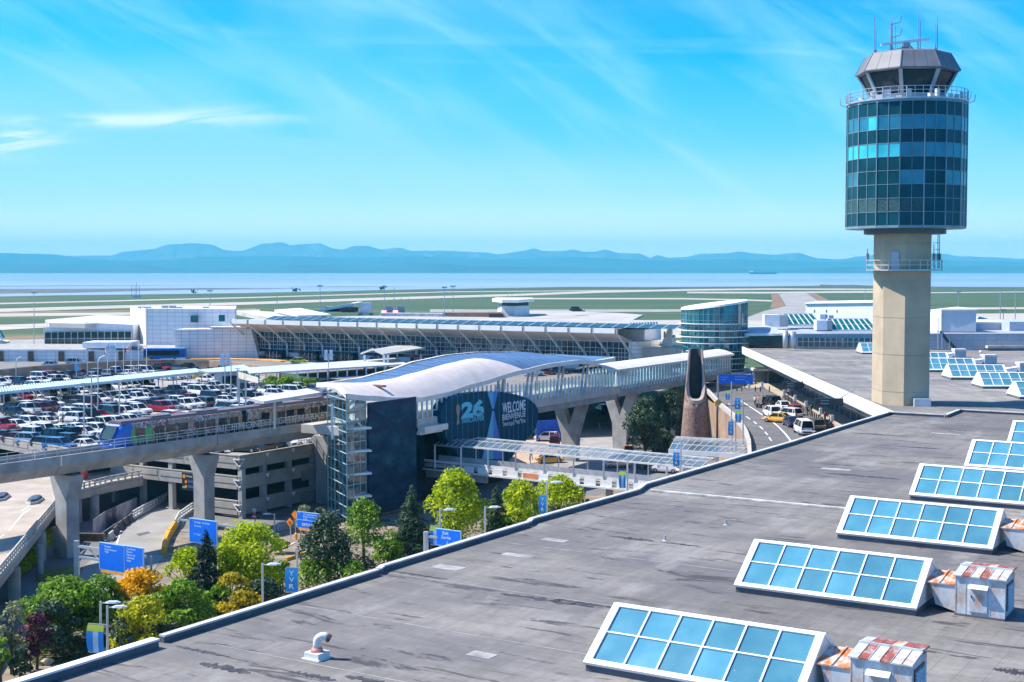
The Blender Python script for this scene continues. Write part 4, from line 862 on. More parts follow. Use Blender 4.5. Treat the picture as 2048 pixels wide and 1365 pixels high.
q = MB(); a = PD(890, 638, 392); q.obox(a, PD(1002, 638, 388)-a, V((0, 8, 0)), Z*1.75); tag(q.build('brick_plant_room', mat('brown_brick', (0.24, 0.16, 0.12), 0.85, var=0.15)), 'long low brown brick plant room left of the apron tower', 'plant room')
q = MB(); a = PD(978, 637, 385); q.obox(a, PD(1006, 637, 385)-a, V((0, 4, 0)), Z*1.3); tag(q.build('plant_box', darkmetal), 'dark plant box at the right end of the brown brick plant room', 'plant box')
q = MB(); a = PD(760, 633, 395); q.obox(a, PD(885, 634, 391)-a, V((0, 6, 0)), Z*.9); tag(q.build('plant_deck', mat('deck_grey', (0.40, 0.44, 0.48), 0.6, var=0.2, scale=0.6)), 'pale low plant deck behind the middle of the glazed hall', 'plant deck')
for x, y, w, h_, lab, m in ((731, 625, 20, 19, 'pale square plant box standing beside the sloping wing roof', 'box_blue'), (698, 624, 30, 9, 'dark plant cluster under the sloping wing roof', 'dark'), (735, 632, 40, 8, 'grey duct run at the foot of the square plant box', 'grey'), (1157, 622, 26, 9, 'cluster of dark ducts standing on the flat prow roof', 'dark')):
    q = MB(); p = PD(x - w/2, y, 398); s_ = 398/2700
    m_ = {'box_blue': mat('box_blue', (0.40, 0.50, 0.60), 0.5), 'dark': darkmetal, 'grey': greymetal}[m]
    if m == 'box_blue': q.obox(p, V((w*s_, 0, 0)), V((0, 3, 0)), Z*h_*s_); q.obox(p - V((.1, .1, 0)), V((w*s_+.2, 0, 0)), V((0, 3.2, 0)), Z*.2)
    else:
        rn = random.Random(x)
        for k in range(7): q.box(p + V((rn.random()*w*s_, rn.random()*3, 0)), (.7+rn.random(), .8, h_*s_*(.4+.6*rn.random())))
        q.box(p + V((w*s_/2, 1.5, -.2)), (w*s_, 3, .3))
    tag(q.build('rooftop_plant', m_), lab, 'rooftop plant')
rb = bpy.data.materials.new('red_beacon'); rb.use_nodes = True; rb.node_tree.nodes['Principled BSDF'].inputs['Emission Color'].default_value = (1, .25, .22, 1); rb.node_tree.nodes['Principled BSDF'].inputs['Emission Strength'].default_value = 1.6
for x, lab in ((769, 'left one of two fire engines with glowing red lights behind the hall'), (792, 'right one of two fire engines with glowing red lights behind the hall')):
    t = thing('apron_vehicle', lab.replace('fire engines', 'airport vehicles'), 'airport vehicle', PD(x, 630, 410)); s_ = 410/2700
    q = MB(); p = PD(x-4, 630, 410); q.obox(p, V((3.2, 0, 0)), V((0, 2.4, 0)), Z*1.9); q.obox(p + Z*1.9 + V((.9, .3, 0)), V((2, 0, 0)), V((0, 1.8, 0)), Z*.7); q.build('body', greymetal, t)
    q = MB(); q.obox(p + V((-.3, -.15, .6)), V((1.5, 0, 0)), V((0, .14, 0)), Z*.75); q.build('red_light', rb, t)
# ------------------------------------------------------------------ wing behind the far roof on the right
t = thing('glazed_wing', 'low blue grey glazed wing behind the far roof on the right', 'building', PD(1700, 695, 276)); wd_ = 274
q = MB(); a = PD(1588, 697, wd_); b = PD(2120, 697, wd_-6); q.obox(a - Z*2, b-a, V((1, 40, 0)), Z*(2 + (697-668)*wd_/2700)); q.build('wall', tiles('wing_panel', (0.36, 0.40, 0.45), (0.27, 0.30, 0.34), V((1, 0, 0)), 2.2, 1.2, 0.05, var=0.05), t)
for x0, x1, y0, y1 in ((1592, 1752, 676, 693), (1862, 1872, 677, 694), (1886, 1898, 677, 694), (1941, 1967, 677, 694), (1980, 2041, 677, 692)):
    q = MB(); p = PD(x0, y1, wd_-1); s_ = wd_/2700; L_ = (x1-x0)*s_; q.obox(p - V((0, 0.9, 0)), V((L_, -L_*.112, 0)), V((0, .2, 0)), Z*(y1-y0)*s_); q.cur = 1
    k = 0
    while k*1.1 < L_: q.obox(p - V((0, 1.0, 0)) + V((1, -.112, 0))*(k*1.1), V((.1, 0, 0)), V((0, .2, 0)), Z*(y1-y0)*s_); k += 1
    q.obox(p - V((0, 1.02, 0)) + Z*(y1-y0)*s_*.55, V((L_, -L_*.112, 0)), V((0, .15, 0)), Z*.1); q.build('window', [teal_glass, galv], t)
q = MB(); p = PD(1976, 698, 268); q.obox(p + Z*.1, V((12, 0, 0)), V((0, 3, 0)), Z*.5); q.cur = 1
for k in range(9): q.box(p + V((1.4*k+.1, .1, .6)), (.08, .08, 1.1))
for z in (1.0, 1.65): q.obox(p + V((0, .05, z)), V((12, 0, 0)), V((0, .06, 0)), Z*.06)
q.build('balcony', [concrete_lt, greymetal], t)
t = thing('glass_link', 'dark glass link with a rounded grey roof right of the rotunda', 'building', PD(1540, 697, 278))
q = MB(); a = PD(1480, 697, 281); q.obox(a, PD(1592, 697, 277)-a, V((0, 14, 0)), Z*2.6); q.build('glazing', dark_glass, t)
q = MB(); q.smooth = True; a = PD(1484, 672, 281); e = PD(1560, 668, 278) ; q.grid([[p_ + V((0, 0, 0)) for p_ in (a, a.lerp(e, .5), e)], [p_ + V((0, 3, 1.0)) for p_ in (a, a.lerp(e, .5), e)], [p_ + V((0, 14, 1.2)) for p_ in (a, a.lerp(e, .5), e)]]); q.build('roof', mat('link_roof', (0.42, 0.47, 0.53), 0.4), t)
q = MB(); a = PD(1490, 672.5, 280.5); q.obox(a, PD(1592, 671, 277)-a, V((0, 14, 0)), Z*.5); q.build('roof_edge', mat('panel_white', (0.74, 0.76, 0.78)), t)
for x, y0, y1, r, lab in ((1571, 697, 662, .55, 'tall steel flue pipe at the left end of the glazed wing'), (1585, 697, 664, .7, 'thicker steel flue pipe beside the first at the glazed wing')):
    q = MB(); q.smooth = True; p = PD(x, y0, 268); q.cone(p, PD(x, y1, 268), r, r, 12); tag(q.build('flue_pipe', galv), lab, 'flue pipe')
for x0, x1, yt, yb, d, lab in ((1529, 1577, 630, 654, 292, 'pale box hut left of the green sawtooth skylights'), (1633, 1666, 641, 661, 285, 'pale box hut between the two sawtooth skylights'), (1640, 1656, 629, 642, 305, 'small pale hut behind the farther sawtooth skylight')):
    t = thing('roof_hut', lab, 'hut', PD(x0, yb, d)); s_ = d/2700
    q = MB(); p = PD(x0, yb, d); w_ = (x1-x0)*s_; q.obox(p, V((w_*.62, -.2, 0)), V((.3, 4, 0)), Z*(yb-yt)*s_); q.build('wall', mat('panel_white', (0.74, 0.76, 0.78)), t)
    q = MB(); q.obox(p + V((w_*.62, -.2, 0)), V((w_*.36, .5, 0)), V((.3, 4, 0)), Z*(yb-yt)*s_*.96); q.build('side_bay', greymetal, t)
green_glass = glass('sawtooth_glass', (0.006, 0.14, 0.14), 0.15)
for x0, x1, yt, yb, d, sh, lab in ((1576, 1644, 632, 649, 296, -5, 'farther green glass sawtooth skylight with white ribs'), (1664, 1756, 642, 660, 285, -4, 'nearer green glass sawtooth skylight with white ribs beside the tower')):
    t = thing('sawtooth_skylight', lab, 'skylight', PD(x0, yb, d)); s_ = d/2700
    a, b = PD(x0 - sh*0, yb, d), PD(x1, yb, d); c = PD(x0 + sh, yt, d) + V((0, 3, .3)); e = PD(x1 + sh - 8, yt, d) + V((0, 3, .3))
    q = MB(); q.grid([[a, b], [c, e]]); q.prism([a - Z*.3, b - Z*.3, b - Z*.3 + V((0, 5, 0)), a - Z*.3 + V((0, 5, 0))], Z*.2); q.build('glazing', green_glass, t)
    q = MB()
    nn = 6 if x0 < 1600 else 8
    for k in range(nn+1): q.bar(a.lerp(b, k/nn), c.lerp(e, k/nn), .22, .15)
    q.bar(a - Z*.15, b - Z*.15, .3, .35); q.bar(c, e, .25, .2); q.bar(a.lerp(c, .5), b.lerp(e, .5), .1, .12); q.build('frame', white, t)
t = thing('white_hangar', 'bright white flat roofed hall with roof ladders left of the tower', 'building', PD(1680, 650, 330))
q = MB(); a = PD(1611, 652, 338); q.obox(a - Z*4, PD(1760, 652, 322)-a, V((8, 20, 0)), Z*(4 + (652-608)*338/2700)); q.build('wall', mat('hangar_white', (0.78, 0.79, 0.80), 0.5, var=0.03), t)
q = MB(); q.obox(a - V((.3, .3, -5.5)), PD(1760, 652, 322)-a, V((8, 20, 0)), Z*.25); q.build('roof_edge', fascia_m, t)
q = MB()
for x in (1727, 1731): q.bar(PD(x, 646, 328), PD(x, 607, 328), .12, .12)
for y in range(608, 646, 4): q.bar(PD(1727, y, 328), PD(1731, y, 328), .08, .08)
q.bar(PD(1711, 642, 327.5), PD(1728, 610, 327.5), .14, .14); q.bar(PD(1714, 642, 327.5), PD(1731, 612, 327.5), .14, .14); q.build('ladder', greymetal, t)
for x in (1629, 1653, 1674):
    q = MB(); p = PD(x, 626, 329); q.box(p, (.3, .3, .7)); q.build('wall_lamp', greymetal, t)
q = MB(); p = PD(1662, 640, 329.3); q.box(p - Z*.5, (1.2, .3, 1.6)); q.build('door', mat('panel_white', (0.74, 0.76, 0.78)), t)
t = thing('plant_house', 'big plant house right of the tower shaft, shade-toned front and sun-toned left end', 'building', PD(1915, 665, 278))
a = PD(1884, 664, 276); b = PD(1952, 664, 274); hh_ = (664-621)*276/2700; c = PD(1855, 664, 290)
q = MB(); q.prism([a, b, b + V((1, 16, 0)), c], Z*hh_); q.build('wall', mat('plant_house_panel', (0.40, 0.46, 0.53), 0.5, var=0.04), t)
q = MB(); q.wall([c - V((.2, .2, 0)), a - V((.2, .2, 0))], hh_, .2); q.build('sunlit_end_wall', mat('hangar_white', (0.78, 0.79, 0.80)), t)  # end painted white as sunlit, the front wall blue grey as shaded
q = MB(); q.prism([p + Z*hh_ for p in (a - V((.4, .3, 0)), b + V((.3, -.3, 0)), b + V((1.3, 16, 0)), c - V((.4, 0, 0)))], Z*.25); q.build('roof', fascia_m, t)
t = thing('steel_stair', 'dark steel stair climbing the glazed wing right of the tower', 'stair', PD(1890, 698, 268))
q = MB(); d = 268
for off in (0, 1.0):
    o_ = V((0, off, 0)); q.bar(PD(1883, 664, d)+o_, PD(1899, 686, d)+o_, .12, .3); q.bar(PD(1900, 684, d)+o_, PD(1914, 700, d)+o_, .12, .3)
for k in range(8): f = k/8; q.obox(PD(1883, 664, d).lerp(PD(1899, 686, d), f), V((.3, 0, 0)), V((0, 1, 0)), Z*.05)
for k in range(8): f = k/8; q.obox(PD(1900, 684, d).lerp(PD(1914, 700, d), f), V((.3, 0, 0)), V((0, 1, 0)), Z*.05)
q.build('flight', darkmetal, t)
q = MB()
for x, y0, y1 in ((1876, 698, 636), (1884, 698, 662), (1899, 698, 680)): q.bar(PD(x, y0, d), PD(x, y1, d), .18, .18)
q.obox(PD(1874, 663, d), V((1.2, 0, 0)), V((0, 1, 0)), Z*.1); q.build('post', galv, t)
t = thing('grey_annexe', 'low blue grey annexe with white coping at the right edge behind the glazed wing', 'building', PD(1990, 664, 290))
q = MB(); a = PD(1950, 667, 285); q.obox(a - Z*1, PD(2020, 667, 285)-a, V((0, 14, 0)), Z*(1 + 20*285/2700)); q.obox(PD(2019, 669, 280) - Z*1, V((14, 0, 0)), V((0, 14, 0)), Z*(1 + 25*280/2700)); q.build('wall', mat('plant_house_panel', (0.40, 0.46, 0.53)), t)
q = MB(); q.obox(a + Z*(20*285/2700) - V((.2, .2, 0)), PD(2020, 667, 285)-a, V((0, 14, 0)), Z*.3); q.build('coping', fascia_m, t)
q = MB(); a = PD(1952, 642, 420); q.prism([a, a + V((5.5, 0, 0)), PD(1966, 635, 420), PD(1958, 633.5, 420)], V((0, 10, 0))); tag(q.build('far_shed', mat('box_blue', (0.40, 0.50, 0.60))), 'small blue grey shed on the airfield edge right of the plant house', 'shed')
# ------------------------------------------------------------------ light masts
def mast_thing(px, ytop, ybot, d, lab, heads=True):
    t = thing('light_mast', lab, 'light mast', PD(px, ybot, d), 'tall light masts around the airfield')
    b = PD(px, ybot, d); b.z = 0; a = PD(px, ytop, d); q = MB(); r = max(.16, d/2700*.42); q.cone(b, a, r*1.3, r*.7, 6); q.build('pole', galv, t)
    if heads:
        q = MB(); w = d/2700*4.5
        q.bar(a - V((w, 0, 0)), a + V((w, 0, 0)), .25, .25)
        for k in (-1, -.4, .4, 1): q.box(a + V((w*k, 0, -.3)), (w*.25, .5, .6))
        q.build('lamp_bank', greymetal, t)
ml = [(68, 586, 690, 572, True, 'tall light mast with a lamp bar at the far left of the apron'), (420, 582, 606, 520, True, 'light mast behind the tall white tiled block'), (554, 590, 620, 480, False, 'plain thin mast above the left end of the eave'), (640, 572, 615, 500, True, 'tallest mast above the white tilted roof plate'),
      (769, 574, 624, 480, True, 'mast with a wide lamp bar above the left red light'), (788, 575, 624, 490, False, 'thin mast between the two red lights'), (802, 596, 624, 450, False, 'short mast right of the right red light'), (817, 597, 624, 450, False, 'short mast with a square head, farther right of the red lights'),
      (889, 575, 628, 480, True, 'left one of the mast pair above the brown plant room'), (906, 573, 628, 480, True, 'right one of the mast pair above the brown plant room'), (964, 571, 588, 1500, False, 'distant mast left of the apron tower'),
      (1917, 584, 612, 520, True, 'mast with clustered lamps behind the plant house'), (2001, 581, 642, 450, False, 'left one of two thin masts at the far right'), (2031, 579, 637, 450, False, 'right one of two thin masts at the far right'), (2007, 620, 638, 450, True, 'short stubby mast between the two far right masts'), (1731, 578, 606, 600, False, 'thin mast above the white hangar beside the tower')]
for px, a, b, d, h_, lab in ml: mast_thing(px, a, b, d, lab, h_)
# ------------------------------------------------------------------ far things
t = thing('cargo_ship', 'cargo ship on the sea horizon left of the control tower', 'ship', PD(1527, 549, 9000)); d = 9000; s_ = d/2700
q = MB(); q.prism([PD(1498, 545.2, d), PD(1501, 548.4, d), PD(1552, 548.4, d), PD(1556, 544.6, d), PD(1540, 545.6, d), PD(1520, 545.8, d)], V((0, 22, 0))); q.build('hull', mat('ship_hull', (0.06, 0.05, 0.05), 0.7), t)
q = MB(); q.obox(PD(1501, 545.4, d), V((7*s_, 0, 0)), V((0, 16, 0)), Z*4*s_); q.build('bridge', white, t)
t = thing('airliner', 'airliner tail with a teal and white fin at the left edge', 'airplane', PD(0, 692, 470)); d = 470
q = MB(); q.prism([PD(-12, 650, d), PD(0, 661, d), PD(9, 676, d), PD(-14, 678, d)], V((.1, .5, 0))); q.cur = 1; q.prism([PD(-9, 655, d-.1), PD(-2, 661, d-.1), PD(5, 676.2, d-.1), PD(0, 676.2, d-.1)], V((.1, .6, 0))); q.build('fin', [mat('fin_teal', (0.03, 0.30, 0.34), 0.4), white], t)
q = MB(); q.smooth = True; q.loft([[PD(x, 684 - (18-x)*.02, d) + V((0, r*math.cos(a), r*math.sin(a))) for a in [2*math.pi*k/12 for k in range(12)]] for x, r in ((-160, 1.7), (-20, 1.7), (2, 1.2), (19, .35))]); q.build('fuselage', white, t)
q = MB(); q.prism([PD(4, 681, d), PD(14, 681, d), PD(20, 684, d-9), PD(14, 684, d-9)], Z*.2); q.build('tailplane', white, t)
for x, y, w, h_, d, m, lab in ((273, 596, 14, 6, 1400, 'white', 'small white hut with aerials at the far shore, left side'), (1110, 597, 9, 5, 1600, 'orange', 'small orange marker board on the airfield right of the hut')):
    if m == 'white':
        t = thing('field_hut', lab, 'hut', PD(x, y, d)); q = MB(); s_ = d/2700; p = PD(x-w/2, y, d); q.obox(p, V((w*s_, 0, 0)), V((0, 5, 0)), Z*h_*s_); q.build('wall', white_dirty, t)
        for k in (-10, -3, 0, 6):
            q = MB(); q.cone(PD(x+k, y, d), PD(x+k, y-24 - (8 if k == 0 else 0), d), .28, .2, 5); q.build('aerial', greymetal, t)
for x, y, r, d, lab in ((387, 586, 4, 1700, 'round dark tree on the shore, left of the others'), (764, 579, 4.5, 2000, 'dark round tree on the shore in the middle of the view'), (590, 583, 5, 1800, 'low dark bush on the shore left of the middle')):
    t = thing('shore_tree', lab, 'tree', PD(x, y, d)); q = MB(); s_ = d/2700; rn = random.Random(x); p = PD(x, y, d)
    for k in range(26): q.ball(p + V((rn.gauss(0, r*.45), rn.gauss(0, 2), abs(rn.gauss(r*.4, r*.35)))), s_*(.8+rn.random()), 6, 5)
    q.build('crown', mat('shore_leaf', (0.02, 0.05, 0.025), 0.9, var=0.3), t); q = MB(); q.cone(p - Z*1, p + Z*2, .4, .3, 6); q.build('trunk', darkmetal, t)
# ------------------------------------------------------------------ ground level in front
def proj(p):
    z = p.z - H; f = p.y*cp - z*sp; u = p.y*sp + z*cp
    return CX + F*p.x/f, CY - F*u/f
def onplane(C, ax, px, py):                # where that spot of the photograph lies on the vertical plane through C along ax
    t = along(C, ax, px); q = C + ax*t
    return PD(px, py, q.y)
def text_mesh(body, name, m, parent, p0, xdir, width=None, height=None, up=Z, extrude=.03, align='LEFT', shear=0.0, bold=0.0):
    cu = bpy.data.curves.new('lettering', 'FONT'); cu.body = body; cu.size = 1.0; cu.extrude = 0.0; cu.resolution_u = 2; cu.space_line = 0.95; cu.offset = bold
    cu.shear = shear
    o = bpy.data.objects.new('lettering', cu); COL.objects.link(o); dg = bpy.context.evaluated_depsgraph_get(); dg.update()
    me = bpy.data.meshes.new_from_object(o.evaluated_get(dg)); bpy.data.objects.remove(o); bpy.data.curves.remove(cu)
    vs = np.array([v.co for v in me.vertices]); x0, y0 = vs[:, 0].min(), vs[:, 1].min(); w_, h_ = vs[:, 0].max()-x0, vs[:, 1].max()-y0
    sy = (height/h_) if height else (width/w_); sx = (width/w_) if width else sy
    off = {'LEFT': 0, 'CENTER': -w_*sx/2}[align]; xd = V(xdir).normalized(); nn = xd.cross(V(up)).normalized()
    q = MB()
    q.v = [tuple(V(p0) + xd*((v.co.x-x0)*sx + off) + V(up)*((v.co.y-y0)*sy) + nn*extrude) for v in me.vertices]
    q.f = [tuple(p.vertices) for p in me.polygons]; q.mi = [0]*len(q.f); q.sm = [False]*len(q.f)
    bpy.data.meshes.remove(me); return q.build(name, m, parent)
yard = mat('yard_asphalt', (0.16, 0.16, 0.165), 0.9, var=0.14, scale=0.25, stain=(0.10, 0.10, 0.105), stain_scale=0.12, stain_amt=0.5)
sheet('service_yard', [V((-160, 60, .02)), V((90, 60, .02)), V((62, 240, .02)), V((56, 325, .02)), V((-160, 340, .02))], yard)
soil = mat('garden_soil', (0.24, 0.20, 0.155), 0.95, var=0.3, scale=0.7, stain=(0.10, 0.08, 0.055), stain_scale=0.35, stain_amt=0.7)
sheet('garden_bed', [P(x, y, .05) for x, y in ((-60, 1230), (60, 1195), (150, 1180), (240, 1170), (330, 1110), (345, 1062), (420, 1040), (560, 1066), (640, 1052), (700, 1030), (1000, 1010), (1200, 990), (1300, 960), (1300, 1100), (700, 1300), (200, 1500), (-60, 1560))], soil)
exitroad = mat('exit_road_concrete', (0.27, 0.27, 0.26), 0.9, var=0.1, scale=0.3, stain=(0.18, 0.18, 0.18), stain_scale=0.2, stain_amt=0.4)
sheet('exit_road', [P(x, y, .08) for x, y in ((333, 1002), (402, 1012), (372, 1040), (352, 1060), (330, 1110), (300, 1150), (232, 1200), (120, 1260), (170, 1130), (228, 1085), (262, 1048), (300, 1024))], exitroad)
sheet('ramp_threshold', [P(x, y, .10) for x, y in ((333, 1005), (392, 1011), (385, 1018), (330, 1011))], mat('pale_threshold', (0.46, 0.43, 0.37), 0.9, var=0.15))
paint('lane_line', [(242, 1062), (233, 1090)], .2, .12); paint('lane_line', [(560, 1100), (590, 1085)], .2, .12)
q = MB(); q.poly([P(x, y, .11) for x, y in ((272, 1068), (296, 1063), (302, 1066), (278, 1072))]); struct(q, 'manhole_patch', asphalt)
lawn = mat('lawn', (0.11, 0.13, 0.03), 0.95, var=0.3, scale=1.5, stain=(0.28, 0.22, 0.07), stain_scale=0.8, stain_amt=0.6)
sheet('lawn', [P(x, y, .10) for x, y in ((78, 1140), (150, 1132), (158, 1146), (120, 1168), (70, 1160))], lawn)
beige = mat('beige_paving', (0.46, 0.34, 0.25), 0.9, var=0.12, scale=0.3)
sheet('beige_plaza', [P(x, y, .06) for x, y in ((1062, 862), (1110, 855), (1128, 872), (1126, 912), (1010, 940), (1030, 905))], beige)
arr = mat('ramp_road_paving', (0.30, 0.29, 0.285), 0.9, var=0.1, scale=0.3)
sheet('arrivals_road', [P(x, y, .06) for x, y in ((1150, 800), (1200, 795), (1222, 800), (1238, 850), (1262, 890), (1270, 960), (1080, 960), (1140, 892), (1163, 850))], arr)
for a, b in (((1192, 822), (1194, 832)), ((1197, 845), (1200, 858)), ((1180, 806), (1185, 811))): paint('lane_dash', [a, b], .25, .1)
for y in (806, 826, 848, 862): paint('lane_dash', [(1168, y), (1226, y-2)], .3, .09)
sheet('beige_ramp', [P(x, y, .08) for x, y in ((1175, 792), (1208, 770), (1245, 772), (1240, 800), (1180, 806))], beige)
# ------------------------------------------------------------------ parkade
ZK = 7.4
A0 = P(478, 912, 8.2); A0.z = 0
pk = thing('parkade', 'grey concrete parking garage with open decks and a rooftop car lot', 'parking garage', A0)
A1 = A0 - W*24; Bp = P(150, 900, 8.2); Cp = P(0, 873, 8.2); Dp = P(-160, 846, 8.2); R1 = A0 + U*15; R2 = A0 + U*60
for p in (Bp, Cp, Dp): p.z = 0
pk_pts = [A0, A1, Bp, Cp, Dp, V((-150, 240, 0)), V((-150, 310, 0))] + [base(p, 0) for p in arcp[1:]] + [V((-45, 305, 0)), V((-12, 252, 0)), R2]
deckm = mat('deck_concrete', (0.31, 0.305, 0.30), 0.9, var=0.1, scale=0.15, stain=(0.20, 0.20, 0.205), stain_scale=0.12, stain_amt=0.6)
q = MB(); q.poly([base(p, ZK) for p in reversed(pk_pts)]); dk = q.build('roof_deck', deckm, pk)
if dk.data.polygons[0].normal.z < 0:
    q2 = MB(); q2.poly([base(p, ZK) for p in pk_pts]); dk.data = q2.build('roof_deck', deckm, pk).data; bpy.data.objects.remove([o for o in pk.children if o.name.startswith('roof_deck.')][0])
pkc = mat('parkade_concrete', (0.37, 0.345, 0.305), 0.9, var=0.16, scale=0.5, stain=(0.15, 0.14, 0.125), stain_scale=0.5, stain_amt=0.65)
def pk_wall(a, b, z0, z1, inw, t=.3):
    L_ = (b-a).length; d = (b-a).normalized(); n = max(1, int(L_/4.2)); q = MB()
    for k in range(n): q.obox(base(a, z0) + d*(L_*k/n+.04), d*(L_/n-.08), inw*t, Z*(z1-z0)); q.obox(base(a, z0+(z1-z0)*.45) + d*(L_*k/n+.3) - inw*.06, d*(L_/n-.6), inw*.06, Z*(z1-z0)*.42)
    q.obox(base(a, z1) + d*.02 - inw*.05, d*(L_-.04), inw*(t+.1), Z*.12); return q.build('parapet', pkc, pk)
inU, inW = U.copy(), -W
for z0, z1, cut in ((6.4, 8.1, 0), (3.8, 5.4, 0), (.45, 2.2, 1)):
    pk_wall(A0 + W*.0, A0 + U*15.5, z0, z1, inW)
    pk_wall(A0 - W*(24 if not cut else 7), A0 - W*.4, z0, z1, inU)
pk_wall(Bp, A1, 6.4, 8.1, inU); pk_wall(Cp, Bp, 6.4, 8.1, inU); pk_wall(Dp, Cp, 6.4, 8.1, inU)
q = MB()
for z in (6.5, 3.7):
    q.prism([base(p, z) for p in (A0 - W*.3 + U*.3, A0 + U*15 - W*.3, A0 + U*15 - W*26, A0 - W*26 + U*.3)], Z*.35)
q.build('floor_slab', pkc, pk)
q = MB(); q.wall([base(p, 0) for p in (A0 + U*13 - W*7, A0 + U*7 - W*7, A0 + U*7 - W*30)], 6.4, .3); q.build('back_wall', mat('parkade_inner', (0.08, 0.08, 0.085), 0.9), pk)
for k in (0, 7, 12.5, 18, 23.5):
    q = MB(); p = A0 - W*k + U*.45; q.box(base(p, 0), (.7, .7, 6.5), -TH); q.build('column', concrete, pk)
for k in (5, 10, 15):
    q = MB(); p = A0 + U*k - W*.5; q.box(base(p, 0), (.7, .7, 6.5), -TH); q.build('column', concrete, pk)
for zz in (7.7, 5.0, 1.8):                                    # white steel corner brackets
    q = MB(); c_ = base(A0, zz) + W*.12 - U*.12
    for d in (U, -W): q.bar(c_, c_ + d*1.0 + Z*.0, .14, .14); q.bar(c_ + d*1.0, c_ - Z*.9 + d*.1, .12, .12)
    q.build('corner_bracket', white, pk)
for k in (5.2, 10.3):
    for zz in (8.0, 5.3, 2.1):
        q = MB(); c_ = base(A0 + U*k + W*.12, zz); q.prism([c_ - U*.4, c_ + U*.4, c_ - Z*.6], W*.05); q.build('corner_bracket', white, pk)
q = MB()
for k in range(8): q.box(base(A0 + U*(11.5+.55*k) + W*.1, 7.4), (.07, .07, 2.3))
for z in (8.2, 8.9, 9.6): q.bar(base(A0 + U*11.5 + W*.1, z), base(A0 + U*15.5 + W*.1, z), .08, .08)
q.build('stair_frame', mat('tan_frame', (0.50, 0.40, 0.30), 0.6), pk)
for z, h_ in ((.2, 1.6), (3.4, 1.3)): q = MB(); q.obox(base(A0 + U*12 + W*.1, z), U*3.5, W*.25, Z*h_); q.build('stair_screen', mat('mesh_grey', (0.2, 0.21, 0.22), 0.6), pk)
redl = mat('red_lane', (0.42, 0.10, 0.09), 0.8, var=0.15)
for a, b in (((-40, 843), (130, 862)), ((170, 868), (330, 890))):
    pa, pb = P(*a, ZK+.02), P(*b, ZK+.02); q = MB(); n = V((-(pb-pa).y, (pb-pa).x, 0)).normalized(); q.poly([pa, pb, pb+n*1.3, pa+n*1.3]); struct(q, 'red_lane', redl)
    q = MB(); q.poly([pa+n*1.5+Z*.004, pb+n*1.5+Z*.004, pb+n*2.2+Z*.004, pa+n*2.2+Z*.004]); struct(q, 'lane_line', linewhite)
# parkade sign with orange letters
def board(name, lab, cat, px0, px1, py0, py1, d, tilt, m, group=None, zb=None):
    a = PD(px0, py1, d); t = thing(name, lab, cat, base(a, 0 if zb is None else zb), group); s_ = d/2700
    ax = V((math.cos(tilt), math.sin(tilt), 0)); L_ = along(a, ax, px1); h_ = (py1-py0)*s_
    q = MB(); q.obox(a, ax*L_, V((-ax.y, ax.x, 0))*.15, Z*h_); q.build('panel', m, t); return t, a, ax, L_, h_
t, a, ax, L_, h_ = board('level_sign', 'black hanging sign with orange level symbols in front of the parkade', 'sign', 364, 390, 945, 980, 168, -TH, mat('sign_black', (0.015, 0.016, 0.02), 0.5), zb=4)
orange = mat('orange_sign', (0.85, 0.25, 0.01), 0.5, var=0.05); txtw = mat('sign_lettering', (0.80, 0.82, 0.84), 0.5, var=0.02)
nrm = lambda ax: ax.cross(Z)
for k, (f, s) in enumerate(((.80, .26), (.50, .2), (.22, .2))):
    q = MB(); c = a + ax*(L_*(.16 + .12*(k > 0))) + Z*h_*f + nrm(ax)*.02; q.cone(c, c + nrm(ax)*.02, s, s, 12); q.build('symbol', orange, t)
text_mesh('Parkade', 'lettering', txtw, t, a + ax*L_*.32 + Z*h_*.78, ax, height=.22)
for f in (.46, .16): 
    q = MB(); q.obox(a + ax*L_*.42 + Z*h_*f + nrm(ax)*.03, ax*L_*.5, nrm(ax)*.02, Z*h_*.14); q.build('level_panel', mat('dim_blue', (0.05, 0.09, 0.2), 0.5), t)
q = MB(); q.obox(a + ax*L_*.05 + Z*h_*.12 + nrm(ax)*.03, ax*L_*.2, nrm(ax)*.02, Z*h_*.10); q.build('green_panel', mat('dim_green', (0.2, 0.4, 0.1), 0.5), t)
# ------------------------------------------------------------------ guideway
G0 = P(0, 929, 11.8); G1 = P(632, 843.6, 11.8); GD = (G1-G0); GD.z = 0; GLn = GD.length; GD.normalize(); GN = V((-GD.y, GD.x, 0))   # GN points away from the viewer
G0.z = 0
gw = thing('guideway', 'elevated concrete metro guideway on flared columns crossing the left of the picture', 'viaduct', G0)
sec = [(0, 11.8), (.28, 11.8), (.28, 11.0), (4.6, 11.0), (4.6, 11.8), (4.88, 11.8), (4.88, 10.75), (3.7, 9.55), (1.15, 9.55), (0, 10.75)]
marks = [-45, -15, 7.6, 30.5, GLn+.5]
for s0, s1 in zip(marks, marks[1:]):
    q = MB(); q.loft([[base(G0, z) + GN*v + GD*s for v, z in sec] for s in (s0+.06, s1-.06)]); q.cur = 1; s = s0+1.5
    while s < s1-.5: q.obox(base(G0, 0) + GD*s + Z*9.55 + GN*1.12, GD*.04, GN*-1.11 + Z*1.2, Z*.02); s += 2.6
    q.build('girder', [concrete, asphalt], gw)
def col(sx):
    o = G0 + GD*sx + GN*2.43; q = MB()
    def rg(w, dpt, z): return [base(o, z) + GN*(a*w) + GD*(b*dpt) for a, b in ((-1, -1), (1, -1), (1, 1), (-1, 1))]
    q.loft([rg(.95, .85, 0), rg(.95, .85, 6.2), rg(1.0, .85, 6.6), rg(1.75, .85, 8.6), rg(1.85, .85, 9.3)]); q.build('column', concrete, gw)
    q = MB(); q.loft([rg(.5, .4, 9.3), rg(.5, .4, 9.6)]); q.build('bearing', dark, gw)
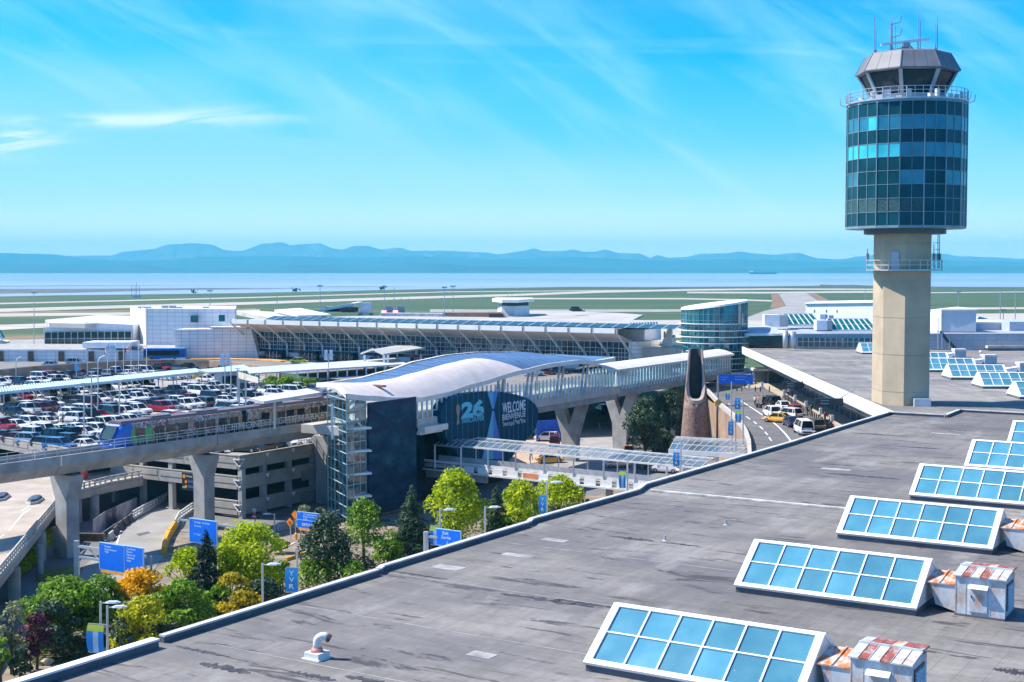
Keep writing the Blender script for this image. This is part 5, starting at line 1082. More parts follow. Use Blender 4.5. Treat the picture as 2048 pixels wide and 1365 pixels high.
tA = along(G0 + GN*2.43, GD, 128); tB = along(G0 + GN*2.43, GD, 404); tC = along(G0 + GN*2.43, GD, 648)
for s in (tA, tB, tC, tA-27): col(s)
q = MB(); s = -44.0
while s < GLn: q.box(base(G0, 11.8) + GD*s + GN*.14, (.06, .06, 1.05)); s += 1.55
for z in (12.2, 12.5, 12.85): q.bar(base(G0, z) + GD*-44 + GN*.14, base(G0, z) + GD*GLn + GN*.14, .05, .06)
q.build('railing', mat('rail_pale', (0.52, 0.54, 0.55), 0.5), gw)
q = MB()
for v in (1.6, 3.05): q.obox(base(G0, 11.0) + GD*-44 + GN*v, GD*(GLn+44), GN*.08, Z*.16)
q.build('running_rail', darkmetal, gw)
# ------------------------------------------------------------------ metro train
tn = along(G0 + GN*1.0, GD, 226); TZ = 11.25
tr_o = base(G0, TZ) + GD*tn + GN*2.45
tt = thing('metro_train', 'two car metro train with a blue nose and a colourful market wrap', 'train', tr_o)
wrap = bpy.data.materials.new('market_wrap'); wrap.use_nodes = True
def _wrap():
    nt = wrap.node_tree; L = nt.links.new; b = nt.nodes['Principled BSDF']; b.inputs['Roughness'].default_value = 0.3
    g = N(nt, 'ShaderNodeNewGeometry').outputs['Position']; v = N(nt, 'ShaderNodeTexVoronoi'); v.inputs['Scale'].default_value = 0.55; L(g, v.inputs[0])
    n = N(nt, 'ShaderNodeTexNoise'); n.inputs['Scale'].default_value = 1.4; n.inputs['Detail'].default_value = 6; L(g, n.inputs[0])
    a = N(nt, 'ShaderNodeMath', operation='ADD'); sv = N(nt, 'ShaderNodeSeparateColor'); L(v.outputs['Color'], sv.inputs[0]); m_ = N(nt, 'ShaderNodeMath', operation='MULTIPLY'); L(sv.outputs[0], m_.inputs[0]); m_.inputs[1].default_value = .5
    L(m_.outputs[0], a.inputs[0]); L(n.outputs[0], a.inputs[1]); cr = N(nt, 'ShaderNodeValToRGB'); e = cr.color_ramp; e.interpolation = 'CONSTANT'
    e.elements[0].position = 0; e.elements[0].color = (0.05, 0.035, 0.03, 1); e.elements[1].position = .52; e.elements[1].color = (0.34, 0.27, 0.23, 1)
    for p_, c_ in ((.62, (0.45, 0.20, 0.08)), (.70, (0.42, 0.40, 0.38)), (.78, (0.18, 0.10, 0.07)), (.86, (0.55, 0.50, 0.45)), (.93, (0.30, 0.05, 0.05))): k = e.elements.new(p_); k.color = (*c_, 1)
    mm = N(nt, 'ShaderNodeMath', operation='MULTIPLY'); L(a.outputs[0], mm.inputs[0]); mm.inputs[1].default_value = .92; L(mm.outputs[0], cr.inputs[0]); L(cr.outputs[0], b.inputs['Base Color'])
_wrap()
tblue = mat('train_blue', (0.02, 0.14, 0.55), 0.3, var=0.05); tgreen = mat('train_green', (0.10, 0.42, 0.12), 0.35); troof = mat('train_roof', (0.16, 0.125, 0.135), 0.5, var=0.1); tgl = glass('train_glass', (0.02, 0.03, 0.04))
def trp(s, v, z): return tr_o + GD*s + GN*v + Z*z
HWt = 1.42
csec = [(-HWt+.12, .15), (-HWt, .8), (-HWt, 2.4), (-HWt+.12, 2.95), (-.9, 3.3), (.9, 3.3), (HWt-.12, 2.95), (HWt, 2.4), (HWt, .8), (HWt-.12, .15)]
def car(s0, s1, mname='body'):
    q = MB(); q.loft([[trp(s, v, z) for v, z in csec] for s in (s0, s1)]); return q.build(mname, wrap, tt)
car(2.6, 20.0); car(20.9, 40.5)
q = MB(); q.loft([[trp(s, v*.85, .3+z*.85) for v, z in csec] for s in (20.0, 20.9)]); q.build('gangway', dark, tt)
q = MB(); q.cur = 0                       # nose
q.loft([[trp(s, v*w_, z*h_ + (1-h_)*.5) for v, z in csec] for s, w_, h_ in ((0, .84, .34), (.25, .93, .50), (.75, .97, .73), (1.3, 1.0, .92), (1.7, 1.0, .985), (2.6, 1.0, 1.0))]); nose = q.build('nose', tblue, tt)
q = MB(); q.loft([[trp(-.10 + (z-1.45)*.60, v, z) for v, z in ((-.9, 1.4), (.9, 1.4), (1.02, 2.1), (.9, 2.8), (-.9, 2.8), (-1.02, 2.1))], [trp(.2 + (z-1.45)*.60, v, z) for v, z in ((-.9, 1.4), (.9, 1.4), (1.02, 2.1), (.9, 2.8), (-.9, 2.8), (-1.02, 2.1))]]); q.build('windscreen', mat('windscreen_glass', (0.015, 0.06, 0.085), 0.5, spec=.08), nose)
q = MB(); q.tube([trp(-.12 + max(0, z-1.45)*.60, v, z) for v, z in ((-1.0, 2.85), (-1.12, 2.1), (-1.0, 1.35), (-.5, 1.1), (0, 1.05), (.5, 1.1), (1.0, 1.35), (1.12, 2.1), (1.0, 2.85))], .10, 6); q.build('surround', mat('train_dark_blue', (0.01, 0.04, 0.16), 0.3), nose)
for v in (-.85, .85):
    q = MB(); q.ball(trp(-.02, v, .78), .17, 8, 6, (1, 1, .7)); q.build('headlight', mat('lamp_lens', (0.75, 0.75, 0.78), 0.1), nose)
q = MB(); q.loft([[trp(s, v, z) for v, z in ((-1.25, 2.98), (-.95, 3.34), (.95, 3.34), (1.25, 2.98))] for s in (1.2, 40.5)], caps=True)
for s0, s1 in ((6, 9), (13, 16.5), (24, 28), (32, 36)): q.obox(trp(s0, -.7, 3.34), GD*(s1-s0), GN*1.4, Z*.18)
q.build('roof', troof, tt)
q = MB(); q.prism([trp(2.2, -HWt-.02, .9), trp(5.4, -HWt-.02, .75), trp(5.6, -HWt-.02, 2.35), trp(2.4, -HWt-.02, 2.35)], GN*.03); q.build('side_panel', tgreen, tt)
def twin(s0, s1, z0, z1, name='window', m=tgl, fr=True):
    q = MB(); q.obox(trp(s0, -HWt-.035, z0), GD*(s1-s0), GN*.04, Z*(z1-z0)); o = q.build(name, m, tt)
for c0 in (0, 20.4):
    for w0 in ((3.0, 4.4), (7.6, 9.0), (9.6, 11.0), (14.0, 15.4), (16.0, 17.4)): twin(c0+w0[0], c0+w0[1], 1.3, 2.4)
    for d0 in (5.9, 12.2, 17.9):
        for k in (0, .75):
            if c0+d0+k < 40: twin(c0+d0+k, c0+d0+k+.62, .45, 2.35, 'door', mat('train_door', (0.05, 0.05, 0.055), 0.2))
text_mesh('RICHMOND NIGHT MARKET', 'lettering', mat('wrap_lettering', (0.62, 0.66, 0.66), 0.4, var=0.02), tt, trp(15.6, -HWt-.05, .72), GD, width=20.5, height=.85, bold=.01)
# ------------------------------------------------------------------ metro station with the wave roof
SC = P(692, 790, 16.5); SC.z = 0
st = thing('metro_station', 'metro station under a long wave shaped roof, white at the near end', 'station', SC)
def sp_(t, s, z): return base(SC, z) + U*t - W*s
eave_k = [(-3, 16.9), (0, 16.55), (4.6, 15.95), (10.4, 15.25), (15.8, 14.85), (21.9, 15.1), (28.5, 15.8), (41.6, 16.9), (50.4, 17.4), (58.8, 17.45), (66, 17.0), (71, 17.1), (76, 17.5)]
mid_k = [(-3, 17.9), (3, 17.5), (10.4, 17.05), (16.4, 17.17), (20.5, 17.58), (30.6, 18.5), (34.9, 18.8), (40, 18.8), (46, 18.6), (57, 18.2), (66, 17.4), (71, 17.3), (76, 17.6)]
far_k = [(-3, 17.6), (7.9, 17.0), (14.5, 17.1), (21.2, 17.72), (28.2, 18.7), (36.6, 19.2), (43.8, 19.2), (56.6, 18.7), (66, 17.7), (71, 17.5), (76, 17.7)]
def lerpk(K, t):
    for (a, b), (c, d) in zip(K, K[1:]):
        if t <= c:
            f = max(0, (t-a)/(c-a)); f = f*f*(3-2*f)*.5 + f*.5; return b + (d-b)*f
    return K[-1][1]
def roofz(t, s):
    e, m_, f = lerpk(eave_k, t), lerpk(mid_k, t), lerpk(far_k, t)
    if s <= 5: x = s/5; return e + (m_-e)*math.sin(x*math.pi/2)**.9
    x = (s-5)/5; return m_ + (f-m_)*x
t_end = 72.5
def rowpts(s, off=0.0, n=56):
    t0 = .62*s; return [sp_(t0 + (t_end - .3*s - t0)*k/n, s, roofz(t0 + (t_end-.3*s-t0)*k/n, s) + off) for k in range(n+1)]
roof_metal = mat('roof_sheet_metal', (0.30, 0.38, 0.50), 0.28, metal=0.75, var=0.08, scale=0.5, stretch=(1, 1, 1))
membrane = mat('white_membrane', (0.66, 0.60, 0.56), 0.6, var=0.06, scale=0.6, stain=(0.50, 0.45, 0.42), stain_scale=0.4, stain_amt=0.4)
q = MB(); q.smooth = True; q.grid([rowpts(s) for s in (0, .6, 1.3, 2.1, 3, 4, 5, 6.2, 7.5, 8.8, 10)])
for k in range(10): pass
q.smooth = False; Q_ROOF = q
q = MB(); q.grid([list(reversed(rowpts(s, -.55))) for s in (0, 2, 5, 8, 10)]); q.build('roof_underside', mat('soffit_white', (0.60, 0.60, 0.60), 0.6), st)
edge_m = mat('roof_edge_cream', (0.68, 0.66, 0.62), 0.5, var=0.06)
q = MB()
for s in (0, 10):
    a, b = rowpts(s, .06), rowpts(s, -.6); o_ = -W*(-.12 if s == 0 else .12); q.grid([[p+o_ for p in b], [p+o_ for p in a]]); q.grid([[p+o_ for p in a], [p - W*(.45 if s == 0 else -.45) + Z*.0 for p in a]])
e0 = [sp_(.62*s, s, roofz(.62*s, s)+.06) for s in (0, 1, 2, 3, 4, 5, 6.5, 8, 10)]; q.grid([e0, [p - Z*.62 for p in e0]]); q.grid([e0, [p + U*.5 for p in e0]])
e1 = [sp_(t_end-.3*s, s, roofz(t_end-.3*s, s)+.05) for s in (0, 2, 4, 6, 8, 10)]; q.grid([e1, [p - Z*.6 for p in e1]])
q.build('roof_edge', edge_m, st)
q = MB(); q.smooth = True; rows = []
for s in (.03, 1, 1.6, 2.3, 3, 3.7, 4.4, 5.0):
    t0 = .62*s + .3; t1 = 42.5 - 1.15*s; rows.append([sp_(t0+(t1-t0)*k/30, s, roofz(t0+(t1-t0)*k/30, s)+.05) for k in range(31)])
q.grid(rows); q.build('roof_membrane', membrane, st)
q = Q_ROOF
for k in range(1, 34):
    t = 6.5 + 2*k
    if t > 68: break
    s0 = 5.2 if t < 36 else max(0.3, min(5.2, (42-t)/1.15 + .3)); pts = [sp_(t, s0+(10-s0)*j/6, roofz(t, s0+(10-s0)*j/6)+.04) for j in range(7)]
    for a, b in zip(pts, pts[1:]): q.bar(a, b, .08, .08)
q.build('roof', roof_metal, st)
q = MB(); p = sp_(9.8, 2.4, roofz(9.8, 2.4)+.1); q.box(p, (2.0, .7, .25), -TH); q.build('roof_hatch', mat('rusty_rim', (0.20, 0.09, 0.06)), st)
# platform, glazing fins, girders
q = MB(); q.prism([sp_(14.9, -.2, 10.9), sp_(74, -.2, 10.9), sp_(74, 9.5, 10.9), sp_(14.9, 9.5, 10.9)], Z*1.15); q.prism([sp_(-1.5+4, 3, 10.9), sp_(14.9, 3, 10.9), sp_(14.9, 9.5, 10.9), sp_(2.5, 9.5, 10.9)], Z*1.1); q.build('platform', concrete_lt, st)
q = MB(); q.prism([sp_(40, .3, 9.9), sp_(74, .3, 9.9), sp_(74, 1.6, 9.9), sp_(40, 1.6, 9.9)], Z*1.0); q.prism([sp_(40, 7, 9.9), sp_(74, 7, 9.9), sp_(74, 8.3, 9.9), sp_(40, 8.3, 9.9)], Z*1.0); q.build('girder', concrete, st)
clear = bpy.data.materials.new('clear_glass'); clear.use_nodes = True
def _clear():
    nt = clear.node_tree; nt.nodes.clear(); L = nt.links.new; o = N(nt, 'ShaderNodeOutputMaterial'); t_ = N(nt, 'ShaderNodeBsdfTransparent'); t_.inputs[0].default_value = (0.74, 0.92, 0.94, 1)
    g = N(nt, 'ShaderNodeBsdfGlossy'); g.inputs['Roughness'].default_value = 0.05; g.inputs[0].default_value = (0.9, 0.95, 1, 1); f = N(nt, 'ShaderNodeFresnel'); f.inputs[0].default_value = 1.6
    a = N(nt, 'ShaderNodeMath', operation='ADD'); L(f.outputs[0], a.inputs[0]); a.inputs[1].default_value = .06; m_ = N(nt, 'ShaderNodeMixShader'); L(a.outputs[0], m_.inputs[0]); L(t_.outputs[0], m_.inputs[1]); L(g.outputs[0], m_.inputs[2]); L(m_.outputs[0], o.inputs[0])
_clear()
q = MB(); q.poly([sp_(15, 0, 12.1), sp_(t_end, 0, 12.1), sp_(t_end, 0, 14.8), sp_(15, 0, 14.4)]); q.build('glazing', clear, st)
q = MB(); t = 15.0
while t < 72: q.obox(sp_(t, -.12, 12.05), U*.16, -W*.22, Z*(min(15.3, roofz(t, 0)-.5)-12.05 if t < 38 else 2.9)); t += 1.15
for z in (12.9, ): q.obox(sp_(15, -.1, z), U*57, -W*.1, Z*.08)
q.build('fin', mat('fin_white', (0.66, 0.70, 0.72), 0.5), st)
for t in (34, 42.5, 52, 60):
    q = MB()
    for d in (0, 1.3): q.bar(sp_(t+d, -.25, 12.0), sp_(t+d+2.6, .5, roofz(t+d+2.6, .5)-.4), .3, .3)
    q.build('roof_strut', galv, st)
for t in (20, 30, 40, 50, 60):
    q = MB(); q.bar(sp_(t, 8, 12), sp_(t, 8, roofz(t, 8)-.4), .35, .35); q.build('column', galv, st)
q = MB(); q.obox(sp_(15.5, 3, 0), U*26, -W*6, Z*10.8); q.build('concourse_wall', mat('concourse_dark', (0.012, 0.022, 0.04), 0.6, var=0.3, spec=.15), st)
q = MB(); q.obox(sp_(15.2, -1.2, 10.2), U*5.5, -W*1.2, Z*.8); q.obox(sp_(15, -.6, 9.9), U*7, -W*.6, Z*.45); q.build('platform_edge', edge_m, st)
q = MB(); q.obox(sp_(8, .6, 0), U*6.6, -W*7, Z*10.5); q.build('core_wall', mat('core_grey', (0.24, 0.30, 0.33), 0.7, var=0.1), st)
q = MB()
q.prism([sp_(-6, 8.2, 15.4), sp_(5, 8.2, 15.7), sp_(5, 10.6, 16.1), sp_(-6, 10.6, 15.7)], Z*.35); q.bar(sp_(-2, 10, 11.8), sp_(-2, 10, 15.6), .25, .25); q.bar(sp_(-1.5, 1.0, 11.0), sp_(-1.5, 1.0, 15.4), .28, .28); q.build('platform_canopy', edge_m, st)
# glass stair tower
OB = V((-.40, .915, 0)).normalized()
gs = thing('stair_tower', 'tall glass stair tower with white zigzag stairs at the station corner', 'stair tower', sp_(.3, .3, 0))
k0 = sp_(.5, .35, 0); kf = sp_(4.2, .2, 0); kl = k0 + OB*8.6
q = MB(); q.poly([kl, k0, k0+Z*16.0, kl+Z*16.0]); q.poly([k0, kf, kf+Z*15.4, k0+Z*16.0]); q.build('glazing', clear, gs)
gm = mat('stair_frame_mint', (0.36, 0.56, 0.56), 0.4); q = MB()
for f in (0, .2, .4, .62, .82, 1): p = k0.lerp(kl, f); q.bar(p, p + Z*16.2, .12 if f in (0, 1, .62) else .05, .1)
for f in (.35, .7, 1): p = k0.lerp(kf, f); q.bar(p, p + Z*15.4, .07, .1)
z = .9
while z < 16: q.bar(k0+Z*z, kl+Z*z, .08, .1); q.bar(k0+Z*z, kf+Z*z, .07, .1); z += 1.35
q.build('frame', gm, gs)
stw = mat('stair_white', (0.74, 0.78, 0.76), 0.5, var=0.03); inn = V((OB.y, -OB.x, 0))
if inn.dot(U) < 0: inn = -inn
for lv in range(5):
    z0 = .3 + 2.9*lv; q = MB(); a = k0 + OB*2.0 + inn*.5; b = k0 + OB*6.2 + inn*.5
    q.obox(base(b, z0+1.45), OB*1.4, inn*3.0, Z*.25); q.obox(base(a, z0) - OB*1.3, OB*1.3, inn*3.0, Z*.25)
    for (p, r) in ((base(a, z0), base(b, z0+1.45)), (base(a + inn*1.6, z0+2.9), base(b + inn*1.6, z0+1.45))):
        q.obox(p, r-p, inn*1.3, Z*.22); q.obox(p + Z*.85, r-p, inn*.06, Z*.5); q.obox(p - Z*.12, r-p, inn*.08, Z*.5)
    q.build('stair_flight', stw, gs)
q = MB(); q.wall([kf, kf - W*2.2 + U*.6], 15.4, .15); q.build('inner_wall', mat('core_grey', (0.24, 0.30, 0.33)), gs)
mm_ = bpy.data.materials.new('mural_paint'); mm_.use_nodes = True
def _mural():
    nt = mm_.node_tree; L = nt.links.new; b = nt.nodes['Principled BSDF']; b.inputs['Roughness'].default_value = 0.6; b.inputs['Specular IOR Level'].default_value = .12
    g = N(nt, 'ShaderNodeNewGeometry').outputs['Position']; mp = N(nt, 'ShaderNodeMapping'); mp.inputs['Scale'].default_value = (.5, .5, 1.1); L(g, mp.inputs[0])
    n = N(nt, 'ShaderNodeTexNoise'); n.inputs['Scale'].default_value = .55; n.inputs['Detail'].default_value = 9; n.inputs['Roughness'].default_value = .68; n.inputs['Distortion'].default_value = .5; L(mp.outputs[0], n.inputs[0])
    cr = N(nt, 'ShaderNodeValToRGB'); e = cr.color_ramp; e.elements[0].position = .3; e.elements[0].color = (0.006, 0.022, 0.05, 1); e.elements[1].position = .72; e.elements[1].color = (0.03, 0.12, 0.16, 1)
    k = e.elements.new(.52); k.color = (0.014, 0.05, 0.09, 1); L(n.outputs[0], cr.inputs[0])
    sx = N(nt, 'ShaderNodeSeparateXYZ'); L(g, sx.inputs[0]); r = N(nt, 'ShaderNodeMapRange'); r.inputs[1].default_value = 10; r.inputs[2].default_value = 13.5; L(sx.outputs[2], r.inputs[0])
    n2 = N(nt, 'ShaderNodeTexNoise'); n2.inputs['Scale'].default_value = .3; n2.inputs['Detail'].default_value = 6; L(g, n2.inputs[0]); r2 = N(nt, 'ShaderNodeMapRange'); r2.inputs[1].default_value = .5; r2.inputs[2].default_value = .62; L(n2.outputs[0], r2.inputs[0])
    a = N(nt, 'ShaderNodeMath', operation='MULTIPLY'); L(r.outputs[0], a.inputs[0]); L(r2.outputs[0], a.inputs[1]); a2 = N(nt, 'ShaderNodeMath', operation='MULTIPLY'); L(a.outputs[0], a2.inputs[0]); a2.inputs[1].default_value = .6
    mx = N(nt, 'ShaderNodeMix', data_type='RGBA'); L(a2.outputs[0], mx.inputs[0]); L(cr.outputs[0], mx.inputs[6]); mx.inputs[7].default_value = (0.09, 0.035, 0.055, 1); L(mx.outputs[2], b.inputs['Base Color'])
_mural()
q = MB(); q.obox(sp_(4.4, -.15, .5), U*10.3, -W*.3, Z*14.6); t = tag(q.build('mural_wall', mm_), 'tall dark blue mural panel between the stair tower and the banner', 'mural'); 
# banner wall
CB = sp_(20, -.8, 0)
bn = thing('banner_wall', 'large rounded dark teal welcome banner hung on the station front', 'banner', base(onplane(CB, U, 980, 930), 0))
outl = [(881, 835), (882, 822), (888, 809), (905, 795), (930, 788), (960, 785), (985, 783.5), (1010, 785), (1035, 790), (1056, 798), (1069, 807), (1076, 818), (1078, 830), (1074, 846), (1065, 864), (1050, 884), (1028, 910), (1005, 932), (980, 944), (950, 938), (925, 920), (905, 898), (891, 874), (884, 853)]
tealb = mat('banner_teal', (0.002, 0.060, 0.105), 0.6, var=0.06, spec=.12)
f = [onplane(CB, U, x, y) for x, y in outl]; q = MB(); q.prism(f, -W*1.6); q.build('panel', tealb, bn)
def bpoly(pts, m, name, lift=.03):
    q = MB(); q.prism([onplane(CB, U, 880+x/9.75, 770+y/9.75) + W*.01 for x, y in pts], W*lift); return q.build(name, m, bn)
q = MB()
for x in (120, 230, 340, 440, 545, 650, 750, 855, 1150, 1245, 1345, 1430, 1525, 1620, 1710, 1800):
    px = 880 + x/9.75; ys = []
    n_o = len(outl)
    for i in range(n_o):
        (xa, ya), (xb, yb) = outl[i], outl[(i+1) % n_o]
        if (xa-px)*(xb-px) < 0: ys.append(ya + (yb-ya)*(px-xa)/(xb-xa))
    if len(ys) >= 2: q.bar(onplane(CB, U, px, max(ys)) + W*.02, onplane(CB, U, px, min(ys)) + W*.02, .06, .05)
q.build('joint', mat('banner_joint', (0.12, 0.32, 0.42), 0.5), bn)
bpoly([(920, 145), (1030, 135), (1040, 465), (1015, 465)], mat('banner_cyan', (0.02, 0.42, 0.62), 0.4), 'triangle'); bpoly([(1030, 135), (1125, 145), (1050, 465), (1040, 465)], mat('banner_blue', (0.01, 0.18, 0.62), 0.4), 'triangle')
bpoly([(1020, 510), (1035, 510), (1035, 1450), (820, 1450)], MATS['banner_cyan'], 'triangle'); bpoly([(1035, 510), (1050, 510), (1240, 1450), (1035, 1450)], MATS['banner_blue'], 'triangle')
btx = mat('banner_white', (0.62, 0.72, 0.82), 0.5, var=0.02); bcy = mat('banner_light_cyan', (0.06, 0.55, 0.72), 0.4, var=0.03)
def btext(body, x0, x1, yb0, h, m, bold=0.0):
    a = onplane(CB, U, 880+x0/9.75, 770+yb0/9.75) + W*.02; wd = along(base(CB, 0), U, 880+x1/9.75) - along(base(CB, 0), U, 880+x0/9.75)
    return text_mesh(body, 'lettering', m, bn, a, U, width=wd, height=h/9.75*a.y/2700, bold=bold)
btext('26', 410, 860, 672, 340, bcy, .06); btext('FIFA', 705, 805, 575, 62, tealb, .01); btext('VANCOUVER', 412, 858, 765, 105, bcy, .02)
for o_ in [o for o in bn.children if o.name.startswith('lettering')][1:2]: o_.location = W*.03
btext('WELCOME', 1212, 1665, 568, 215, btx, .02); btext('BIENVENUE', 1212, 1665, 700, 118, btx, .015)
btext('ʔəm̓i ce:p kʷətxʷiləm', 1212, 1665, 850, 130, btx, .01)
q = MB(); tro = mat('trophy_gold', (0.28, 0.22, 0.16), 0.4)
q.prism([onplane(CB, U, 880+x/9.75, 770+y/9.75) + W*.01 for x, y in ((310, 460), (318, 405), (345, 375), (375, 400), (388, 460), (375, 540), (362, 610), (368, 690), (376, 765), (318, 780), (328, 700), (338, 620), (320, 540))], W*.04); q.build('trophy_emblem', tro, bn)
# Y columns and pedestrian bridge
def ycol(px, lab):
    t_ = along(sp_(0, 4.5, 0), U, px); o = sp_(t_, 4.5, 0); t = thing('bridge_column', lab, 'column', o, 'forked columns of the footbridge'); q = MB()
    th = U*1.3
    q.prism([o - W*1.3 - th/2, o + W*1.3 - th/2, o + W*1.5 - th/2 + Z*4.6, o + W*3.3 - th/2 + Z*10, o + W*1.4 - th/2 + Z*10, o - th/2 + Z*6.0, o - W*1.4 - th/2 + Z*10, o - W*3.3 - th/2 + Z*10, o - W*1.5 - th/2 + Z*4.6], th); q.build('fork', concrete, t)
    q = MB(); q.obox(o - W*3.6 - th/2 + Z*9.98, W*7.2, th, Z*.6); q.build('crosshead', concrete, t)
ycol(1142, 'forked concrete footbridge column nearer the banner'); ycol(1243, 'forked concrete footbridge column half hidden by dark trees'); ycol(1345, 'far footbridge column behind the trees left of the stone sculpture')
pb_ = thing('footbridge', 'glazed footbridge from the station to the round glass tower', 'bridge', sp_(74, 0, 9))
t0, t1 = 70, 124
q = MB(); q.prism([sp_(74.2, .2, 10.3), sp_(t1, .2, 10.3), sp_(t1, 6.0, 10.3), sp_(74.2, 6.0, 10.3)], Z*1.2); q.build('deck', concrete, pb_)
q = MB(); q.smooth = True; q.grid([[sp_(t, s, 15.1 + .9*math.sin(math.pi*(s+.4)/6.8) + .4*(t > 100)*0) for t in (t0, 90, 110, t1)] for s in (-.4, .4, 1.5, 3, 4.5, 5.6, 6.4)]); q.build('roof', edge_m, pb_)
q = MB(); q.obox(sp_(t0, -.45, 14.75), U*(t1-t0), -W*.4, Z*.35); q.build('roof_edge', galv, pb_)
q = MB(); q.poly([sp_(74, .3, 11.5), sp_(t1, .3, 11.5), sp_(t1, .3, 14.8), sp_(74, .3, 14.8)]); q.poly([sp_(74, 5.8, 11.5), sp_(t1, 5.8, 11.5), sp_(t1, 5.8, 14.8), sp_(74, 5.8, 14.8)]); q.build('glazing', clear, pb_)
q = MB(); t = 74.2
while t < t1: q.obox(sp_(t, -.05, 11.5), U*.18, -W*.3, Z*3.3); q.obox(sp_(t, 5.7, 11.5), U*.15, -W*.3, Z*3.3); t += 1.25
q.obox(sp_(74, -.1, 12.5), U*(t1-74), -W*.1, Z*.08); q.build('fin', mat('fin_white', (0.66, 0.70, 0.72)), pb_)
# ------------------------------------------------------------------ stone sculpture tower
sb = P(1395, 921, 0); sb.y += 3
ss = thing('stone_sculpture', 'tall tapering speckled stone sculpture with a dark slot and crescent rim', 'sculpture', sb)
stone = mat('speckled_stone', (0.22, 0.15, 0.125), 0.9, var=0.35, scale=3.5, stain=(0.42, 0.34, 0.30), stain_scale=2.5, stain_amt=0.6); stone_d = mat('smooth_dark_stone', (0.055, 0.05, 0.055), 0.7, var=0.2); stone_l = mat('cut_stone_rim', (0.40, 0.33, 0.29), 0.8, var=0.1)
sv_ = V((sb.x, sb.y, 0)).normalized(); sr = V((sv_.y, -sv_.x, 0)); n_ = 32
def stp(a, r, z, cx=0): return base(sb, z) + sr*(r*math.sin(a) + cx) - sv_*(r*math.cos(a))
def srad(z): return 2.75 - z*.083
ZT = 18.6; ZC = 10.6
def rim(a): return 10.0 + 3.0*(abs(a)/1.152)**3.6      # crescent lip height across the front
q = MB(); q.smooth = True; q.loft([[stp(2*math.pi*k/n_, srad(z), z) for k in range(n_)] for z in (0, 3, 6, 8.5, 9.9)], caps=True); q.build('base_cone', stone, ss)
q = MB(); angs = [R(62) + (2*math.pi-R(124))*k/24 for k in range(25)]
zr = [9.9, 12, 14, 16, 18, ZT]
q.smooth = True; q.grid([[stp(a, srad(z), z) for a in angs] for z in zr]); q.cur = 1; q.grid([[stp(a, srad(z)*.78, z) for a in reversed(angs)] for z in zr])
q.smooth = False; q.cur = 2
for a in (angs[0], angs[-1]): q.grid([[stp(a, srad(z), z), stp(a, srad(z)*.78, z)] for z in (zr if a == angs[0] else list(reversed(zr)))])
q.cur = 1; q.grid([[stp(a, srad(ZT), ZT) for a in angs], [stp(a, srad(ZT)*.78, ZT) for a in angs]])
q.build('slotted_shaft', [stone, stone_d, stone_l], ss)
q = MB(); fr = [R(-66) + R(132)*k/20 for k in range(21)]; q.smooth = True; q.grid([[stp(a, srad(9.8), 9.8) for a in fr], [stp(a, srad(rim(a))+.02, rim(a)) for a in fr]]); q.cur = 1; q.grid([[stp(a, srad(rim(a))+.1, rim(a)) for a in fr], [stp(a, srad(rim(a))*.72, rim(a)+.25) for a in fr]]); q.grid([[stp(a, srad(rim(a))+.1, rim(a)-.6) for a in fr], [stp(a, srad(rim(a))+.1, rim(a)) for a in fr]])
q.build('crescent_rim', [stone, stone_l], ss)
q = MB(); q.poly([stp(2*math.pi*k/20, srad(9.9)*.8, 10.0) for k in range(20)]); q.build('slot_floor', stone_d, ss)
# ------------------------------------------------------------------ covered walkways
canopy_glass = bpy.data.materials.new('canopy_glass'); canopy_glass.use_nodes = True
def _cg():
    nt = canopy_glass.node_tree; L = nt.links.new; b = nt.nodes['Principled BSDF']; b.inputs['Roughness'].default_value = .15; b.inputs['Alpha'].default_value = .62; b.inputs['Specular IOR Level'].default_value = .8
    g = N(nt, 'ShaderNodeNewGeometry').outputs['Position']; n = N(nt, 'ShaderNodeTexNoise'); n.inputs['Scale'].default_value = .6; n.inputs['Detail'].default_value = 6; L(g, n.inputs[0])
    cr = N(nt, 'ShaderNodeValToRGB'); cr.color_ramp.elements[0].position = .35; cr.color_ramp.elements[0].color = (0.07, 0.13, 0.19, 1); cr.color_ramp.elements[1].position = .7; cr.color_ramp.elements[1].color = (0.22, 0.28, 0.29, 1); L(n.outputs[0], cr.inputs[0]); L(cr.outputs[0], b.inputs['Base Color'])
_cg()
def canopy(parent, a, b, c, d, nb, zr=.5, edge=.35, glassm=None, frame=None):
    """glazed canopy: a-b front eave, d-c back eave, low ridge between"""
    frame = frame or white_dirty; m0, m1 = (a+d)/2 + Z*zr, (b+c)/2 + Z*zr
    q = MB(); q.grid([[a, b], [m0, m1], [d, c]]); q.build('glazing', glassm or canopy_glass, parent)
    q = MB()
    for k in range(nb+1):
        f = k/nb; q.bar(a.lerp(b, f)+Z*.03, m0.lerp(m1, f)+Z*.03, .055, .06); q.bar(m0.lerp(m1, f)+Z*.03, d.lerp(c, f)+Z*.03, .055, .06)
    q.bar(a, b, .18, edge); q.bar(d, c, .18, edge); q.bar(m0+Z*.04, m1+Z*.04, .08, .08); q.build('frame', frame, parent)
w1 = thing('covered_walkway', 'long glazed covered walkway bridge from the mural to the terminal', 'walkway', P(1130, 950, 5.0))
ca, cb = P(922, 893, 8.0), P(1400, 937, 8.0); cw = (cb-ca); cw.z = 0; cwd = cw.normalized(); cn = V((-cwd.y, cwd.x, 0))
cb = ca + cwd*cw.length
canopy(w1, ca, cb, cb + cn*3.8 + Z*.75, ca + cn*3.8 + Z*.75, 30, .22, .22)
da = ca - cwd*4.6 - Z*.15; canopy(w1, da, ca - cwd*.1 - Z*.15, ca - cwd*.1 + cn*3.4 + Z*.45, da + cn*3.4 + Z*.6, 5, .2, .22, frame=galv)
